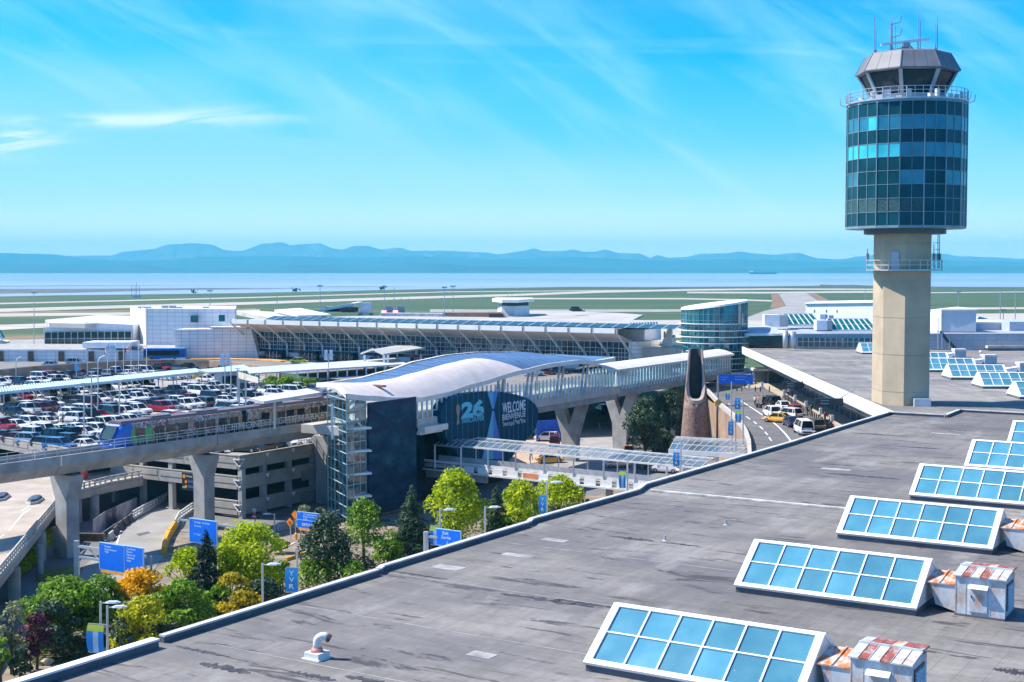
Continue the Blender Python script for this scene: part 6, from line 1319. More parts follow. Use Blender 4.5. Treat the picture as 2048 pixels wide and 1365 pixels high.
wl = cw.length; q = MB(); q.obox(base(ca, 4.7) - cwd*6.5 + cn*.2, cwd*(wl+7), cn*3.4, Z*.45); q.build('deck', concrete_lt, w1)
q = MB(); nbw = 15
for k in range(nbw):
    q.obox(base(ca, 4.55) + cwd*(wl*k/nbw+.5) - cn*.15, cwd*(wl/nbw-.7), cn*.16, Z*.8)
q.build('balustrade_panel', white, w1)
q = MB(); q.obox(base(ca, 5.4) - cwd*6.5 + cn*.05, cwd*(wl+7), cn*.12, Z*.35); q.obox(base(ca, 4.3) - cwd*6.5 - cn*.35, cwd*(wl+7), cn*.5, Z*.22); q.obox(base(ca, 5.0) - cwd*6.5 + cn*3.4, cwd*(wl+7), cn*.12, Z*.9); q.build('side_beam', white_dirty, w1)
for k in range(-1, 9):
    q = MB(); p = base(ca, 4.6) + cwd*(wl*k/8 if k >= 0 else -4.5); q.bar(p, base(p, 7.9), .22, .22); q.build('post', white_dirty, w1)
    q = MB(); p = p + cn*3.5; q.bar(p, base(p, 7.9), .16, .16); q.build('post', white_dirty, w1)
for k in (.28, .62, .9):
    q = MB(); p = base(ca, 0) + cwd*(wl*k) + cn*1.8; q.box(p, (.9, .9, 4.7)); q.build('column', concrete, w1)
q = MB(); p = base(ca, 4.6) + cwd*(wl*.285) - cn*.19; q.obox(p, cwd*2.4, cn*.03, Z*.65); q.build('orange_panel', mat('faded_orange', (0.70, 0.24, 0.08), 0.6, var=0.2, scale=2), w1)
q = MB(); q.wall([base(ca, 3.2) - cwd*6.5 + cn*.6, base(ca, 3.2) + cwd*4 + cn*.6], 1.2, .4); q.build('end_beam', concrete, w1)
w2 = thing('entrance_canopy', 'glazed entrance canopy in front of the stone sculpture foot', 'canopy', P(1440, 925, 4))
a, b = P(1337, 903, 8.3), P(1512, 915, 8.3); e, c = P(1351, 877, 8.3), P(1580, 890, 8.3)
canopy(w2, a, b, c, e, 15, .1, .6)
for x, y in ((1411, 926), (1436, 928), (1370, 921)):
    q = MB(); p = P(x, y-18, 8.2); q.bar(base(p, 1) + V((0, 1, 0)), base(p, 8.2) + V((0, 1, 0)), .5, .5); q.build('post', white, w2)
w3 = thing('lot_walkway', 'long pale slatted walkway roof crossing the rooftop lot from the left edge', 'walkway', P(200, 775, ZK))
a, b = P(-60, 793, 10.4), P(413, 745, 10.4); e, c = P(-60, 781, 10.4), P(392, 738, 10.4)
slat = mat('slat_mint', (0.52, 0.68, 0.72), 0.5, var=0.06)
q = MB(); q.prism([a - Z*.05, b - Z*.05, c - Z*.05, e - Z*.05], Z*-.14); q.build('roof_deck', greymetal, w3)
q = MB(); n_s = 96
for k in range(n_s): f = (k+.15)/n_s; f2 = (k+.75)/n_s; q.prism([a.lerp(b, f)+Z*.02, a.lerp(b, f2)+Z*.02, e.lerp(c, f2)+Z*.02, e.lerp(c, f)+Z*.02], Z*.12)
q.bar(a, b, .15, .5); q.build('slat', slat, w3)
for k in range(14):
    q = MB(); p = a.lerp(b, (k+.6)/14) + V((0, .5, 0)); q.bar(base(p, ZK), p, .18, .18); q.build('post', white_dirty, w3)
    q = MB(); p = e.lerp(c, (k+.6)/14) - V((0, .5, 0)); q.bar(base(p, ZK), p, .18, .18); q.build('post', white_dirty, w3)
w4 = thing('ramp_walkway', 'pale covered ramp walkway in front of the glazed hall', 'walkway', P(650, 740, 9))
a, b = P(500, 747, 11.0), P(815, 728, 11.0); e, c = P(490, 736, 11.0), P(790, 716, 11.0)
q = MB(); q.prism([a, b, c, e], Z*-.3); q.build('roof', mat('walk_roof', (0.50, 0.55, 0.58), 0.5, var=0.08, scale=2), w4)
q = MB(); q.prism([a - Z*3.2, b - Z*3.2, c - Z*3.2, e - Z*3.2], Z*-.5); q.bar(a - Z*2.2, b - Z*2.2, .12, .5); q.build('deck', greymetal, w4)
for k in range(16):
    q = MB(); p = a.lerp(b, (k+.5)/16); q.bar(p - Z*3.2, p - Z*.2, .3, .2); q.build('post', white, w4)
w5 = thing('pay_station', 'slatted roof kiosk at the bend of the lot walkway', 'kiosk', P(450, 770, ZK))
a, b = P(418, 746, 10.9), P(512, 741, 10.9); e, c = P(396, 741, 11.2), P(487, 730, 11.2)
q = MB(); q.prism([a, b, c, e], Z*-.25); q.cur = 1
for k in range(18): f = (k+.2)/18; f2 = (k+.65)/18; q.prism([a.lerp(b, f)+Z*.01, a.lerp(b, f2)+Z*.01, e.lerp(c, f2)+Z*.01, e.lerp(c, f)+Z*.01], Z*.12)
q.build('roof', [greymetal, slat], w5); q = MB(); p0, p1 = a.lerp(b, .12), a.lerp(b, .85); q.prism([base(p, ZK) for p in (p0 + V((0, .8, 0)), p1 + V((0, .8, 0)), p1 + V((-1.5, 6, 0)), p0 + V((-1.5, 6, 0)))], Z*3.2); q.build('wall', white_dirty, w5)
for f in (.2, .33, .46): q = MB(); p = p0.lerp(p1, f); q.obox(base(p, ZK+.8) + V((0, .7, 0)), V((1.3, 0, 0)), V((0, .08, 0)), Z*1.8); q.build('window', dark_glass, w5)
q = MB(); q.prism([base(P(x, 758, ZK), ZK) for x in (388, 406)] + [base(P(x, 752, ZK), ZK) for x in (404, 386)], Z*1.2); tag(q.build('tool_cart', mat('machine_yellow', (0.7, 0.42, 0.04), 0.5)), 'small yellow machine beside the slatted roof kiosk', 'machine')
for x, y, lab in ((397, 786, 'left white planter box below the slatted kiosk'), (440, 782, 'middle white planter box below the slatted kiosk')):
    q = MB(); p = P(x, y, ZK); q.box(p, (3.8, 1.2, 1.2), -.3); q.box(p + Z*1.2, (4.0, 1.4, .12), -.3); tag(q.build('planter_box', white), lab, 'planter')
sh = thing('bus_shelter', 'gabled grey shelter roof on white posts before the glazed hall', 'shelter', P(790, 735, ZF))
d_ = 312; a = PD(722, 708, d_); b = PD(768, 709.5, d_-6); c = PD(850, 697, d_+6); e = PD(800, 690, d_+14); m0 = PD(745, 699, d_-3); m1 = PD(828, 691.5, d_+9)
q = MB(); q.grid([[b, c], [m0, m1], [a, e]]); q.bar(b, c, .3, .4); q.bar(b, m0, .3, .4); q.bar(m0, a, .3, .4); q.build('roof', mat('shelter_roof', (0.42, 0.44, 0.42), 0.6, var=0.12, scale=3), sh)
for x, yb, dd in ((729, 735, d_), (768, 733, d_-5), (776, 733, d_-5), (842, 722, d_+6)):
    q = MB(); p = PD(x, 712, dd); q.bar(base(p, ZF), p + Z*.2, .5, .5); q.build('post', white, sh)
cream = thing('billboard', 'blank cream board tilted on two posts above the parked cars', 'board', P(492, 812, ZK)); d_ = 225
q = MB(); q.prism([PD(476, 744, d_), PD(516, 756, d_-7), PD(516, 767, d_-7), PD(477, 757, d_)], V((.05, .3, 0))); q.build('panel', mat('cream_board', (0.60, 0.56, 0.44), 0.6, var=0.05), cream)
for x, dd in ((478, d_+.4), (491, d_-2.5)): q = MB(); p = PD(x, 756, dd + .2); q.bar(base(p, ZK), p + Z*(.2 if x > 480 else 1.3), .25, .25); q.build('post', galv, cream)
# ------------------------------------------------------------------ overpass ramp at the lower left
zR = 4.0
rampc = mat('ramp_concrete', (0.40, 0.355, 0.30), 0.9, var=0.12, scale=0.3, stain=(0.24, 0.215, 0.19), stain_scale=0.25, stain_amt=0.5)
ov = thing('overpass', 'curving concrete overpass ramp with a guard barrier at the lower left', 'overpass', P(60, 1060, zR))
op_ = [(110, 1018), (0, 1157), (-140, 1330), (-420, 1300), (-420, 960), (-60, 952), (60, 958), (130, 950), (200, 945), (285, 938), (286, 958), (215, 972), (150, 988)]
f = [P(x, y, zR) for x, y in op_]; q = MB(); q.prism(f, Z*-.9); q.build('deck', rampc, ov)
def barrier(pts, z, name='barrier', parent=None, m=concrete_lt):
    q = MB(); a = [P(x, y, z) for x, y in pts]
    q.wall(a, .35, .35)
    for p0, p1 in zip(a, a[1:]):
        n = max(1, int((p1-p0).length/1.1))
        for k in range(n): q.box(p0.lerp(p1, (k+.5)/n) + Z*.35, (.22, .22, .75))
        for zz in (.65, 1.05): q.bar(p0 + Z*zz, p1 + Z*zz, .14, .16)
    return q.build(name, m, parent)
barrier([(112, 1016), (70, 1068), (0, 1155), (-60, 1230)], zR, 'barrier', ov); barrier([(152, 986), (216, 970), (284, 957)], zR, 'barrier', ov)
for x, y in ((92, 1060), (40, 1130), (200, 985), (165, 990)): q = MB(); p = P(x, y, zR); q.cone(base(p, 0) + V((-1.5, 2.5, 0)), base(p, zR-.8) + V((-1.5, 2.5, 0)), .6, .6, 12); q.build('pier', concrete, ov)
for x, y in ((110, 1040), (80, 1075)): q = MB(); p = P(x, y, zR); q.cone(base(p, 0), base(p, zR-.8), .3, .3, 10); q.build('pier', concrete, ov)
for a, b in (((46, 1028), (18, 1062)), ((8, 1070), (-14, 1085)), ((62, 1018), (46, 1028)), ((58, 1014), (44, 1022))): paint('lane_line', [a, b], .22, zR+.02)
for x, y, lab in ((69, 1012, 'kerbed dark traffic island on the overpass where the lanes split'), (2, 1006, 'kerbed dark traffic island cut by the left edge on the overpass')):
    t = thing('traffic_island', lab, 'traffic island', P(x, y, zR)); c = P(x, y-8, zR); ax = (P(x+18, y-22, zR)-P(x-18, y+6, zR)).normalized(); ay = V((-ax.y, ax.x, 0)); o = lambda u_, v_, z: c + ax*u_ + ay*v_ + Z*z
    sh_ = [(-2.4, 0), (-1.6, .75), (1.6, .85), (2.4, .3), (2.4, -.3), (1.6, -.85), (-1.6, -.75)]
    q = MB(); q.loft([[o(u_, v_, .02) for u_, v_ in sh_], [o(u_*.96, v_*.94, .3) for u_, v_ in sh_]]); q.build('kerb', concrete_lt, t)
    q = MB(); q.loft([[o(u_*.9, v_*.82, .28) for u_, v_ in sh_], [o(u_*.8, v_*.65, .55) for u_, v_ in sh_]]); q.build('planting', mat('island_dark', (0.05, 0.08, 0.12), 0.6, var=0.5, scale=3), t)
t, a, ax, L_, h_ = board('road_sign', 'small grey road sign standing on the overpass barrier', 'sign', 28, 38, 1074, 1088, 138, 0, mat('sign_back', (0.35, 0.38, 0.42), 0.5), zb=4)
q = MB(); p = a + ax*L_/2; q.bar(base(p, 3.6) + V((0, .2, 0)), p + V((0, .2, 0)), .09, .09); q.build('post', galv, t)
q = MB(); p = P(169, 958, zR); q.cone(p, p + Z*1.1, .45, .5, 12); q.cone(p + Z*.35, p + Z*.55, .53, .53, 12); tag(q.build('traffic_barrel', mat('barrel_red', (0.55, 0.04, 0.03), 0.5)), 'red traffic barrel at the edge of the upper ramp', 'barrel')
# hoarding, jersey barriers, guard rails
hb = thing('hoarding', 'long printed site hoarding beside the exit road under the guideway', 'hoarding', P(230, 1060, 0))
pts = [(186, 1078, 1040), (208, 1062, 1024), (232, 1046, 1013), (273, 1018, 995)]
hp = mat('hoarding_print', (0.30, 0.29, 0.36), 0.5, var=0.2, scale=0.5, stain=(0.50, 0.50, 0.55), stain_scale=0.5, stain_amt=0.8); hdk = mat('hoarding_dark', (0.02, 0.03, 0.09), 0.5, var=0.4, scale=.6, stain=(0.45, 0.45, 0.5), stain_scale=0.8, stain_amt=0.7)
for (x0, y0, t0_), (x1, y1, t1_), m in zip(pts, pts[1:], (hp, hdk, hp)):
    a, b = P(x0, y0, .1), P(x1, y1, .1); at, bt_ = PD(x0, t0_, a.y), PD(x1, t1_, b.y); q = MB(); q.prism([a, b, bt_, at], V((.05, .12, 0))); q.build('panel', m, hb)
jb = [(222, 1079, 'pale'), (231, 1068, 'dark'), (240, 1058, 'dark'), (250, 1050, 'dark'), (260, 1043, 'dark')]
jlab = ['pale jersey barrier nearest the blue gantry signs', 'dark jersey barrier second from the blue gantry signs', 'dark jersey barrier in the middle of the row by the hoarding', 'dark jersey barrier fourth along the row by the hoarding', 'dark jersey barrier at the far end beside the white guard rail']
for (x, y, c), lab in zip(jb, jlab):
    q = MB(); p = P(x, y, .05); ax = (P(x+9, y-8, .05)-p).normalized(); ay = V((-ax.y, ax.x, 0)); q.loft([[p + ax*u_ + ay*v_ + Z*z for v_, z in ((-.35, 0), (.35, 0), (.3, .25), (.12, .45), (.1, .9), (-.1, .9), (-.12, .45), (-.3, .25))] for u_ in (-1.1, 1.1)])
    tag(q.build('jersey_barrier', concrete_lt if c == 'pale' else mat('old_dark_concrete', (0.10, 0.10, 0.105), 0.9, var=0.2)), lab, 'barrier', 'jersey barriers along the exit road')
q = MB(); q.box(P(174, 1082, .05), (4.2, .5, .9), -.1); tag(q.build('low_wall', mat('brown_panel', (0.13, 0.085, 0.06))), 'low brown wall block at the foot of the hoarding', 'wall')
o = barrier([(265, 1040), (300, 1020), (334, 1001)], .05, 'guard_rail', None, white_dirty); tag(o, 'pale guard rail on the left side of the exit road', 'guard rail')
o = barrier([(350, 1058), (358, 1042), (394, 1016)], .05, 'guard_rail', None, white_dirty); tag(o, 'white guard rail at the right of the exit road by the column', 'guard rail')
ya = [P(x, y, .05) for x, y in ((328, 1110), (331, 1092), (338, 1075), (351, 1055))]
for i, (a, b) in enumerate(zip(ya, ya[1:])):
    q = MB(); q.wall([a, a.lerp(b, .96)], .8, .55); q.wall([a.lerp(b, .02)+Z*.8, a.lerp(b, .94)+Z*.8], .12, .35); tag(q.build('kerb_barrier', yellow), ['orange yellow barrier block nearest along the exit road', 'middle orange yellow barrier block of the three', 'orange yellow barrier block beside the white guard rail'][i], 'barrier', 'yellow barriers along the exit road')
for i, pts in enumerate((((120, 1153), (146, 1156)), ((212, 1160), (240, 1166)), ((572, 1118), (615, 1104)))):
    q = MB(); a, b = [P(x, y, .3) for x, y in pts]; q.wall([a - Z*.25, b - Z*.25], .3, .3); q.wall([a + Z*.05, b + Z*.05], .06, .2); tag(q.build('kerb_barrier', yellow), ['low yellow bar under the left gantry sign post', 'low yellow bar below the blue gantry signs', 'yellow kerb behind the bright green tree'][i], 'barrier')
q = MB(); q.wall([P(x, y, 0) for x, y in ((556, 1062), (600, 1054), (650, 1046))], 1.0, .5); tag(q.build('low_wall', concrete_lt), 'low concrete wall behind the detour sign', 'wall')
q = MB(); q.wall([P(x, y, 0) for x, y in ((1232, 850), (1243, 868), (1262, 890))], 1.2, .4); q.wall([P(x, y, 0) for x, y in ((1222, 800), (1230, 830), (1232, 850))], 1.0, .4); tag(q.build('low_wall', concrete_lt), 'low concrete wall along the lower arrivals road', 'wall')
q = MB(); a, b = P(1073, 884, 0), P(1134, 880, 0); q.obox(a, b-a, V((0, .3, 0)), Z*3.9); 
for k in range(12): q.box(a.lerp(b, k/11) - V((0, .05, 0)), (.1, .1, 3.9))
tag(q.build('blue_hoarding', mat('hoarding_blue', (0.01, 0.12, 0.62), 0.5, var=0.05)), 'bright blue hoarding between the banner and the forked column', 'hoarding')
q = MB(); a, b = P(1188, 801, 0), P(1212, 799, 0); q.obox(a, b-a, V((0, .3, 0)), Z*2.0); q.box(a - V((0,.1,0)), (.2, .2, 2.2)); tag(q.build('blue_hoarding', MATS['hoarding_blue']), 'small blue hoarding panel under the footbridge', 'hoarding')
# ------------------------------------------------------------------ vehicles
car_glass = mat('car_glass', (0.012, 0.018, 0.026), 0.08, spec=.35)
tyre = mat('tyre_rubber', (0.012, 0.012, 0.013), 0.8); rimm = mat('wheel_rim', (0.38, 0.39, 0.41), 0.3, metal=0.6)
headm = mat('headlamp', (0.70, 0.72, 0.75), 0.1); tailm = mat('taillamp', (0.38, 0.01, 0.01), 0.2); trim = mat('car_trim', (0.02, 0.02, 0.022), 0.5)
def paintmat(n, c, metal=0.0): return mat('car_paint_'+n, c, 0.22, metal=metal, var=0.03, spec=0.7)
PAINT = {'white': paintmat('white', (0.74, 0.75, 0.76)), 'silver': paintmat('silver', (0.42, 0.44, 0.46), .5), 'grey': paintmat('grey', (0.13, 0.135, 0.145), .3), 'black': paintmat('black', (0.012, 0.013, 0.016)),
         'navy': paintmat('navy', (0.012, 0.03, 0.085)), 'red': paintmat('red', (0.33, 0.015, 0.03)), 'maroon': paintmat('maroon', (0.10, 0.018, 0.018)), 'blue': paintmat('blue', (0.03, 0.13, 0.34)),
         'yellow': paintmat('yellow', (0.78, 0.42, 0.03)), 'orange': paintmat('orange', (0.72, 0.28, 0.05)), 'lime': paintmat('lime', (0.62, 0.60, 0.05)), 'tan': paintmat('tan', (0.33, 0.29, 0.23))}
KINDS_ = {'sedan': dict(L=4.7, W=1.82, belt=.92, H=1.45, nose=.72, tail=.86, c=(-1.85, 1.25), r=(-1.05, .45)),
          'suv': dict(L=4.75, W=1.92, belt=1.08, H=1.74, nose=.98, tail=1.02, c=(-2.22, 1.30), r=(-1.85, .45)),
          'hatchback': dict(L=4.2, W=1.78, belt=.95, H=1.52, nose=.82, tail=.92, c=(-1.95, 1.25), r=(-1.45, .42)),
          'pickup': dict(L=5.85, W=2.02, belt=1.18, H=1.92, nose=1.10, tail=1.15, c=(-1.05, 1.55), r=(-.75, .75)),
          'van': dict(L=5.2, W=1.98, belt=1.15, H=2.05, nose=1.0, tail=1.12, c=(-2.55, 2.05), r=(-2.45, 1.05))}
def make_car(kind):
    k = KINDS_[kind]; Lh, w = k['L']/2, k['W']/2; t = thing('parked_car', 'car', 'car', (0, -60, -50))
    t.name = {'pickup': 'pickup_truck', 'van': 'passenger_van'}.get(kind, 'parked_car')
    q = MB(); q.smooth = False
    st_ = [(-Lh, .78, .42, k['tail']*.92), (-Lh+.12, .95, .28, k['tail']), (k['c'][0]+.1, 1, .24, k['belt']), (0, 1, .22, k['belt']), (k['c'][1]-.1, 1, .22, k['belt']-.02), (Lh-.55, .98, .24, k['nose']), (Lh-.1, .90, .28, k['nose']*.90), (Lh, .74, .42, k['nose']*.78)]
    q.loft([[V((x, s*w*f*a, z)) for s, a, z in ((1, .88, zl), (1, 1.0, zl+.18), (1, 1.0, (zl+zt)/2), (1, .93, zt), (-1, .93, zt), (-1, 1.0, (zl+zt)/2), (-1, 1.0, zl+.18), (-1, .88, zl))] for x, f, zl, zt in st_])
    c0, c1 = k['c']; r0, r1 = k['r']; b, Hh = k['belt']-.03, k['H']
    def crn(f, s): return [V((c0+(r0-c0)*f, s*w*(.90-.17*f), b+(Hh-b)*f)), V((c1+(r1-c1)*f, s*w*(.90-.17*f), b+(Hh-b)*f))]
    rf = [*crn(1, 1), *reversed(crn(1, -1))]; q.prism([p + Z*-.02 for p in rf], Z*.07)
    for s in (1, -1):
        lo, hi = crn(0, s), crn(1, s)
        for i in (0, 1): q.bar(lo[i], hi[i], .10, .07)
        q.bar(lo[0].lerp(lo[1], .48), hi[0].lerp(hi[1], .48), .09, .05); q.bar(hi[0], hi[1], .07, .07)
        if kind in ('suv', 'van', 'sedan'): q.bar(lo[0].lerp(lo[1], .16), hi[0].lerp(hi[1], .12), .10, .05)
        q.obox((c1-.25, s*(w*.93) - .09, b+.0), (.16, 0, 0), (0, .2, 0), (0, 0, .15))
    if kind == 'pickup': q.cur = 1; q.obox((-Lh+.18, -w*.80, k['tail']+.01), (k['L']/2+c0-.25, 0, 0), (0, w*1.6, 0), (0, 0, .012)); q.cur = 0
    q.cur = 1; q.obox((Lh-.04, -w*.5, .45), (.06, 0, 0), (0, w, 0), (0, 0, .24)); q.obox((-Lh-.03, -w*.62, .42), (.1, 0, 0), (0, w*1.24, 0), (0, 0, .2))
    q.build('body', [PAINT['white'], trim], t, local=True)
    q = MB(); q.loft([[V((c0+(r0-c0)*f+.03, s*w*(.885-.17*f), b+(Hh-b)*f)) if e == 0 else V((c1+(r1-c1)*f-.03, s*w*(.885-.17*f), b+(Hh-b)*f)) for s, e in ((1, 0), (1, 1), (-1, 1), (-1, 0))] for f in (0, .97)])
    q.build('window', car_glass, t, local=True)
    rw = .36 if kind in ('pickup', 'van', 'suv') else .33
    for x in (-Lh*.60, Lh*.63):
        for s in (1, -1):
            q = MB(); q.cone((x, s*(w-.20), rw), (x, s*(w+.015), rw), rw, rw, 14); q.cur = 1; q.cone((x, s*(w+.012), rw), (x, s*(w+.03), rw), rw*.6, rw*.5, 10); q.build('wheel', [tyre, rimm], t, local=True)
    for s in (1, -1):
        q = MB(); q.obox((Lh-.16, s*w*.66-.17, k['nose']*.66), (.13, 0, 0), (0, .34, 0), (0, 0, .16)); q.build('headlight', headm, t, local=True)
        q = MB(); q.obox((-Lh-.01, s*w*.70-.13, k['tail']*.72), (.12, 0, 0), (0, .26, 0), (0, 0, .22)); q.build('taillight', tailm, t, local=True)
    return t
PROTO = {k: make_car(k) for k in KINDS_}; used = set()
KN = {'sedan': 'sedan', 'suv': 'SUV', 'hatchback': 'hatchback', 'pickup': 'pickup truck', 'van': 'passenger van'}
def put_car(kind, colour, p, rz, label, group=None, cat=None):
    o = PROTO[kind] if kind not in used else dup(PROTO[kind]); used.add(kind)
    o.location = p; o.rotation_euler = (0, 0, rz); o['label'] = label; o['category'] = cat or {'pickup': 'pickup truck', 'van': 'van'}.get(kind, 'car')
    if group: o['group'] = group
    elif 'group' in o: del o['group']
    for c in o.children:
        if c.name.startswith('body'): c.material_slots[0].link = 'OBJECT'; c.material_slots[0].material = PAINT[colour]
    return o
ORD = ['first', 'second', 'third', 'fourth', 'fifth', 'sixth', 'seventh', 'eighth', 'ninth', 'tenth', 'eleventh', 'twelfth', 'thirteenth', 'fourteenth', 'fifteenth', 'sixteenth', 'seventeenth', 'eighteenth', 'nineteenth', 'twentieth', 'twenty-first', 'twenty-second', 'twenty-third', 'twenty-fourth', 'twenty-fifth', 'twenty-sixth', 'twenty-seventh', 'twenty-eighth', 'twenty-ninth', 'thirtieth', 'thirty-first', 'thirty-second', 'thirty-third', 'thirty-fourth', 'thirty-fifth', 'thirty-sixth', 'thirty-seventh', 'thirty-eighth']
def inpoly(p, poly):
    c = False; n = len(poly)
    for i in range(n):
        a, b = poly[i], poly[(i+1) % n]
        if (a.y > p.y) != (b.y > p.y) and p.x < (b.x-a.x)*(p.y-a.y)/(b.y-a.y)+a.x: c = not c
    return c
rc_ = random.Random(42); rows_ = {}
w3a, w3b = P(-60, 787, ZK+2.9), P(402, 741, ZK+2.9)
def dist_seg(p, a, b):
    d = b-a; f = max(0, min(1, ((p-a).x*d.x+(p-a).y*d.y)/(d.x*d.x+d.y*d.y))); q = a+d*f; return math.hypot(p.x-q.x, p.y-q.y)
avoid = [(P(440, 772, ZK), 11), (P(580, 775, ZK), 9), (P(620, 770, ZK), 9), (P(300, 785, ZK), 0)]
for j in range(16):
    jj, side = divmod(j, 2); b = 5.0 + jj*16.6 + side*5.2
    for i in range(60):
        a = -6 + 2.72*i + (1.1 if j % 3 == 0 else 0); p = base(A0, ZK) + U*a - W*b
        if not inpoly(p, pk_pts): continue
        if not all(inpoly(p + W*s + U*r, pk_pts) for s in (-3, 3) for r in (-1, 1)): continue
        x, y = proj(p)
        if not (-28 < x < 655 and y < 905): continue
        if dist_seg(p, w3a, w3b) < 3.4 or any((p-c).length < r for c, r in avoid): continue
        if rc_.random() < .22: continue
        rows_.setdefault(j, []).append((x, p, side))
for j, lst in rows_.items():
    lst.sort(key=lambda e: e[0]); spec = []
    for x, p, side in lst:
        kind = rc_.choices(['suv', 'sedan', 'pickup', 'hatchback', 'van'], [.40, .22, .18, .12, .08])[0]
        colr = rc_.choices(['white', 'silver', 'grey', 'black', 'navy', 'red', 'maroon', 'blue', 'tan'], [.52, .14, .09, .11, .05, .05, .02, .01, .01])[0]
        spec.append((colr, kind))
    for n, ((x, p, side), (colr, kind)) in enumerate(zip(lst, spec)):
        nb = spec[n+1] if n+1 < len(spec) else spec[n-1]
        rn = ['nearest', 'second', 'third', 'fourth', 'fifth', 'sixth', 'seventh', 'eighth', 'ninth', 'tenth', 'eleventh', 'twelfth', 'thirteenth', 'fourteenth', 'fifteenth', 'sixteenth'][j]
        lab = f"{colr} {KN[kind]} {ORD[min(n, 37)]} from left in {rn} lot row beside {nb[0]} {KN[nb[1]]}"
        rz = -TH + (math.pi if rc_.random() < .35 else 0) + rc_.gauss(0, .05)
        put_car(kind, colr, p + W*rc_.gauss(0, .18), rz, lab, 'cars parked on the rooftop lot')
n_lot = sum(len(v) for v in rows_.values()); print('LOT CARS', n_lot)
# cars on the departures road (backs towards the viewer)
away = math.atan2(-RX.y, -RX.x)
for kind, colr, x, y, rz, lab in (
    ('suv', 'black', 1543, 812, away+.25, 'big black SUV stopped at the kerb beside people with luggage'), ('sedan', 'white', 1566, 820, away+.1, 'white sedan behind the big black SUV at the kerb'),
    ('suv', 'white', 1544, 834, away+.15, 'white SUV standing left of the yellow taxi on the departures road'), ('sedan', 'yellow', 1556, 845, away+1.0, 'yellow and black taxi pulling out on the departures road'),
    ('suv', 'white', 1578, 838, away+.6, 'white SUV turned out right of the yellow taxi'), ('hatchback', 'red', 1588, 829, away+.15, 'red hatchback between white cars along the departures kerb'),
    ('sedan', 'navy', 1583, 853, away+.1, 'navy sedan directly left of the white passenger van'), ('van', 'white', 1607, 868, away+.05, 'white passenger van with a black rear window on the departures road'),
    ('suv', 'grey', 1631, 862, away+.1, 'grey SUV right of the white passenger van at the kerb'), ('sedan', 'black', 1646, 860, away+.2, 'black sedan at the kerb just above the roof edge')):
    o = put_car(kind, colr, P(x, y, ZF+.03), rz, lab)
    if colr == 'yellow':
        q = MB(); q.box((-.3, 0, 1.47), (.5, .9, .18)); q.build('taxi_sign', white, o, local=True); q = MB(); q.obox((-2.0, -.86, .86), (.9, 0, 0), (0, 1.72, 0), (0, 0, .02)); q.build('boot_lid', trim, o, local=True)
# lower road and plaza
for kind, colr, x, y, rz, lab in (('hatchback', 'white', 1079, 873, away+.3, 'white hatchback under the right edge of the welcome banner'), ('suv', 'white', 1094, 882, math.pi-.25, 'white SUV with dark markings in front of the blue hoarding'), ('van', 'maroon', 1109, 893, away, 'maroon van parked in front of the blue hoarding'),
    ('suv', 'navy', 1204, 824, away+.35, 'navy SUV coming down the ramp behind the forked columns'), ('sedan', 'grey', 1244, 885, away-.1, 'grey sedan in the shade under the footbridge'), ('sedan', 'orange', 1258, 908, away-.05, 'orange taxi in the shade on the arrivals road'),
    ('suv', 'white', 1332, 945, math.pi-.4, 'white SUV seen through the covered walkway next to the stone sculpture'), ('hatchback', 'white', 1378, 948, .4, 'white hatchback at the foot of the stone sculpture near the roof edge'), ('sedan', 'yellow', 1100, 925, .2, 'yellow taxi seen through the middle of the covered walkway'),
    ('sedan', 'maroon', 1326, 893, .6, 'dark red sedan by the planted bed under the bridge'), ('sedan', 'silver', 1235, 935, .2, 'silver sedan seen through the covered walkway below the arrivals road')):
    put_car(kind, colr, P(x, y, .1), rz, lab)
for kind, colr, x, y, rz, lab in (('sedan', 'silver', 104, 735, -.1, 'silver sedan farther left on the road above the tan ramp wall'), ('suv', 'silver', 152, 731, .1, 'silver SUV nearer the flagpoles on the road above the tan wall'), ('sedan', 'lime', 598, 727, 0.05, 'yellow green taxi at the kerb before the glazed hall'),
    ('hatchback', 'white', 752, 726, .2, 'white hatchback under the gabled shelter roof'), ('suv', 'white', 1066, 752, .4, 'white SUV on the forecourt seen under the wave roof, left one'), ('sedan', 'red', 1088, 750, .4, 'red sedan on the forecourt seen under the wave roof'), ('suv', 'navy', 1118, 748, .4, 'navy SUV on the forecourt seen under the wave roof')):
    put_car(kind, colr, P(x, y, ZF+.03), rz, lab)
for kind, colr, x, y, rz, lab in (('sedan', 'black', 490, 904, -.3, 'black sedan on the parkade deck above its near corner'), ('suv', 'navy', 556, 897, TH*1.9, 'long navy SUV on the parkade deck right of the near corner')):
    put_car(kind, colr, P(x, y, ZK+.02), rz, lab)
bl = [('black', 'sedan', 14), ('maroon', 'sedan', 38), ('silver', 'suv', 68), ('navy', 'hatchback', 96), ('blue', 'suv', 124)]
for i, (colr, kind, x) in enumerate(bl):
    f = Cp.lerp(Bp, x/150); put_car(kind, colr, base(f, ZK) + V((-1.2, 3.0, 0)), R(-20), f'{colr} {KN[kind]} nosed up to the parapet at the left edge of the lot', 'cars along the parapet')
for i, (colr, kind, x, y) in enumerate((('black', 'suv', 142, 892), ('silver', 'hatchback', 178, 893), ('white', 'sedan', 206, 884))):
    put_car(kind, colr, P(x, y, ZK), R(-30), f'{colr} {KN[kind]} on the lot just left of the train nose', 'cars along the parapet')
for k in PROTO:
    if k not in used:
        for c in list(PROTO[k].children): bpy.data.objects.remove(c)
        bpy.data.objects.remove(PROTO[k])
bus = thing('coach_bus', 'blue coach bus parked before the white tiled walls', 'bus', P(331, 723.5, ZF+.02), rz=.05)
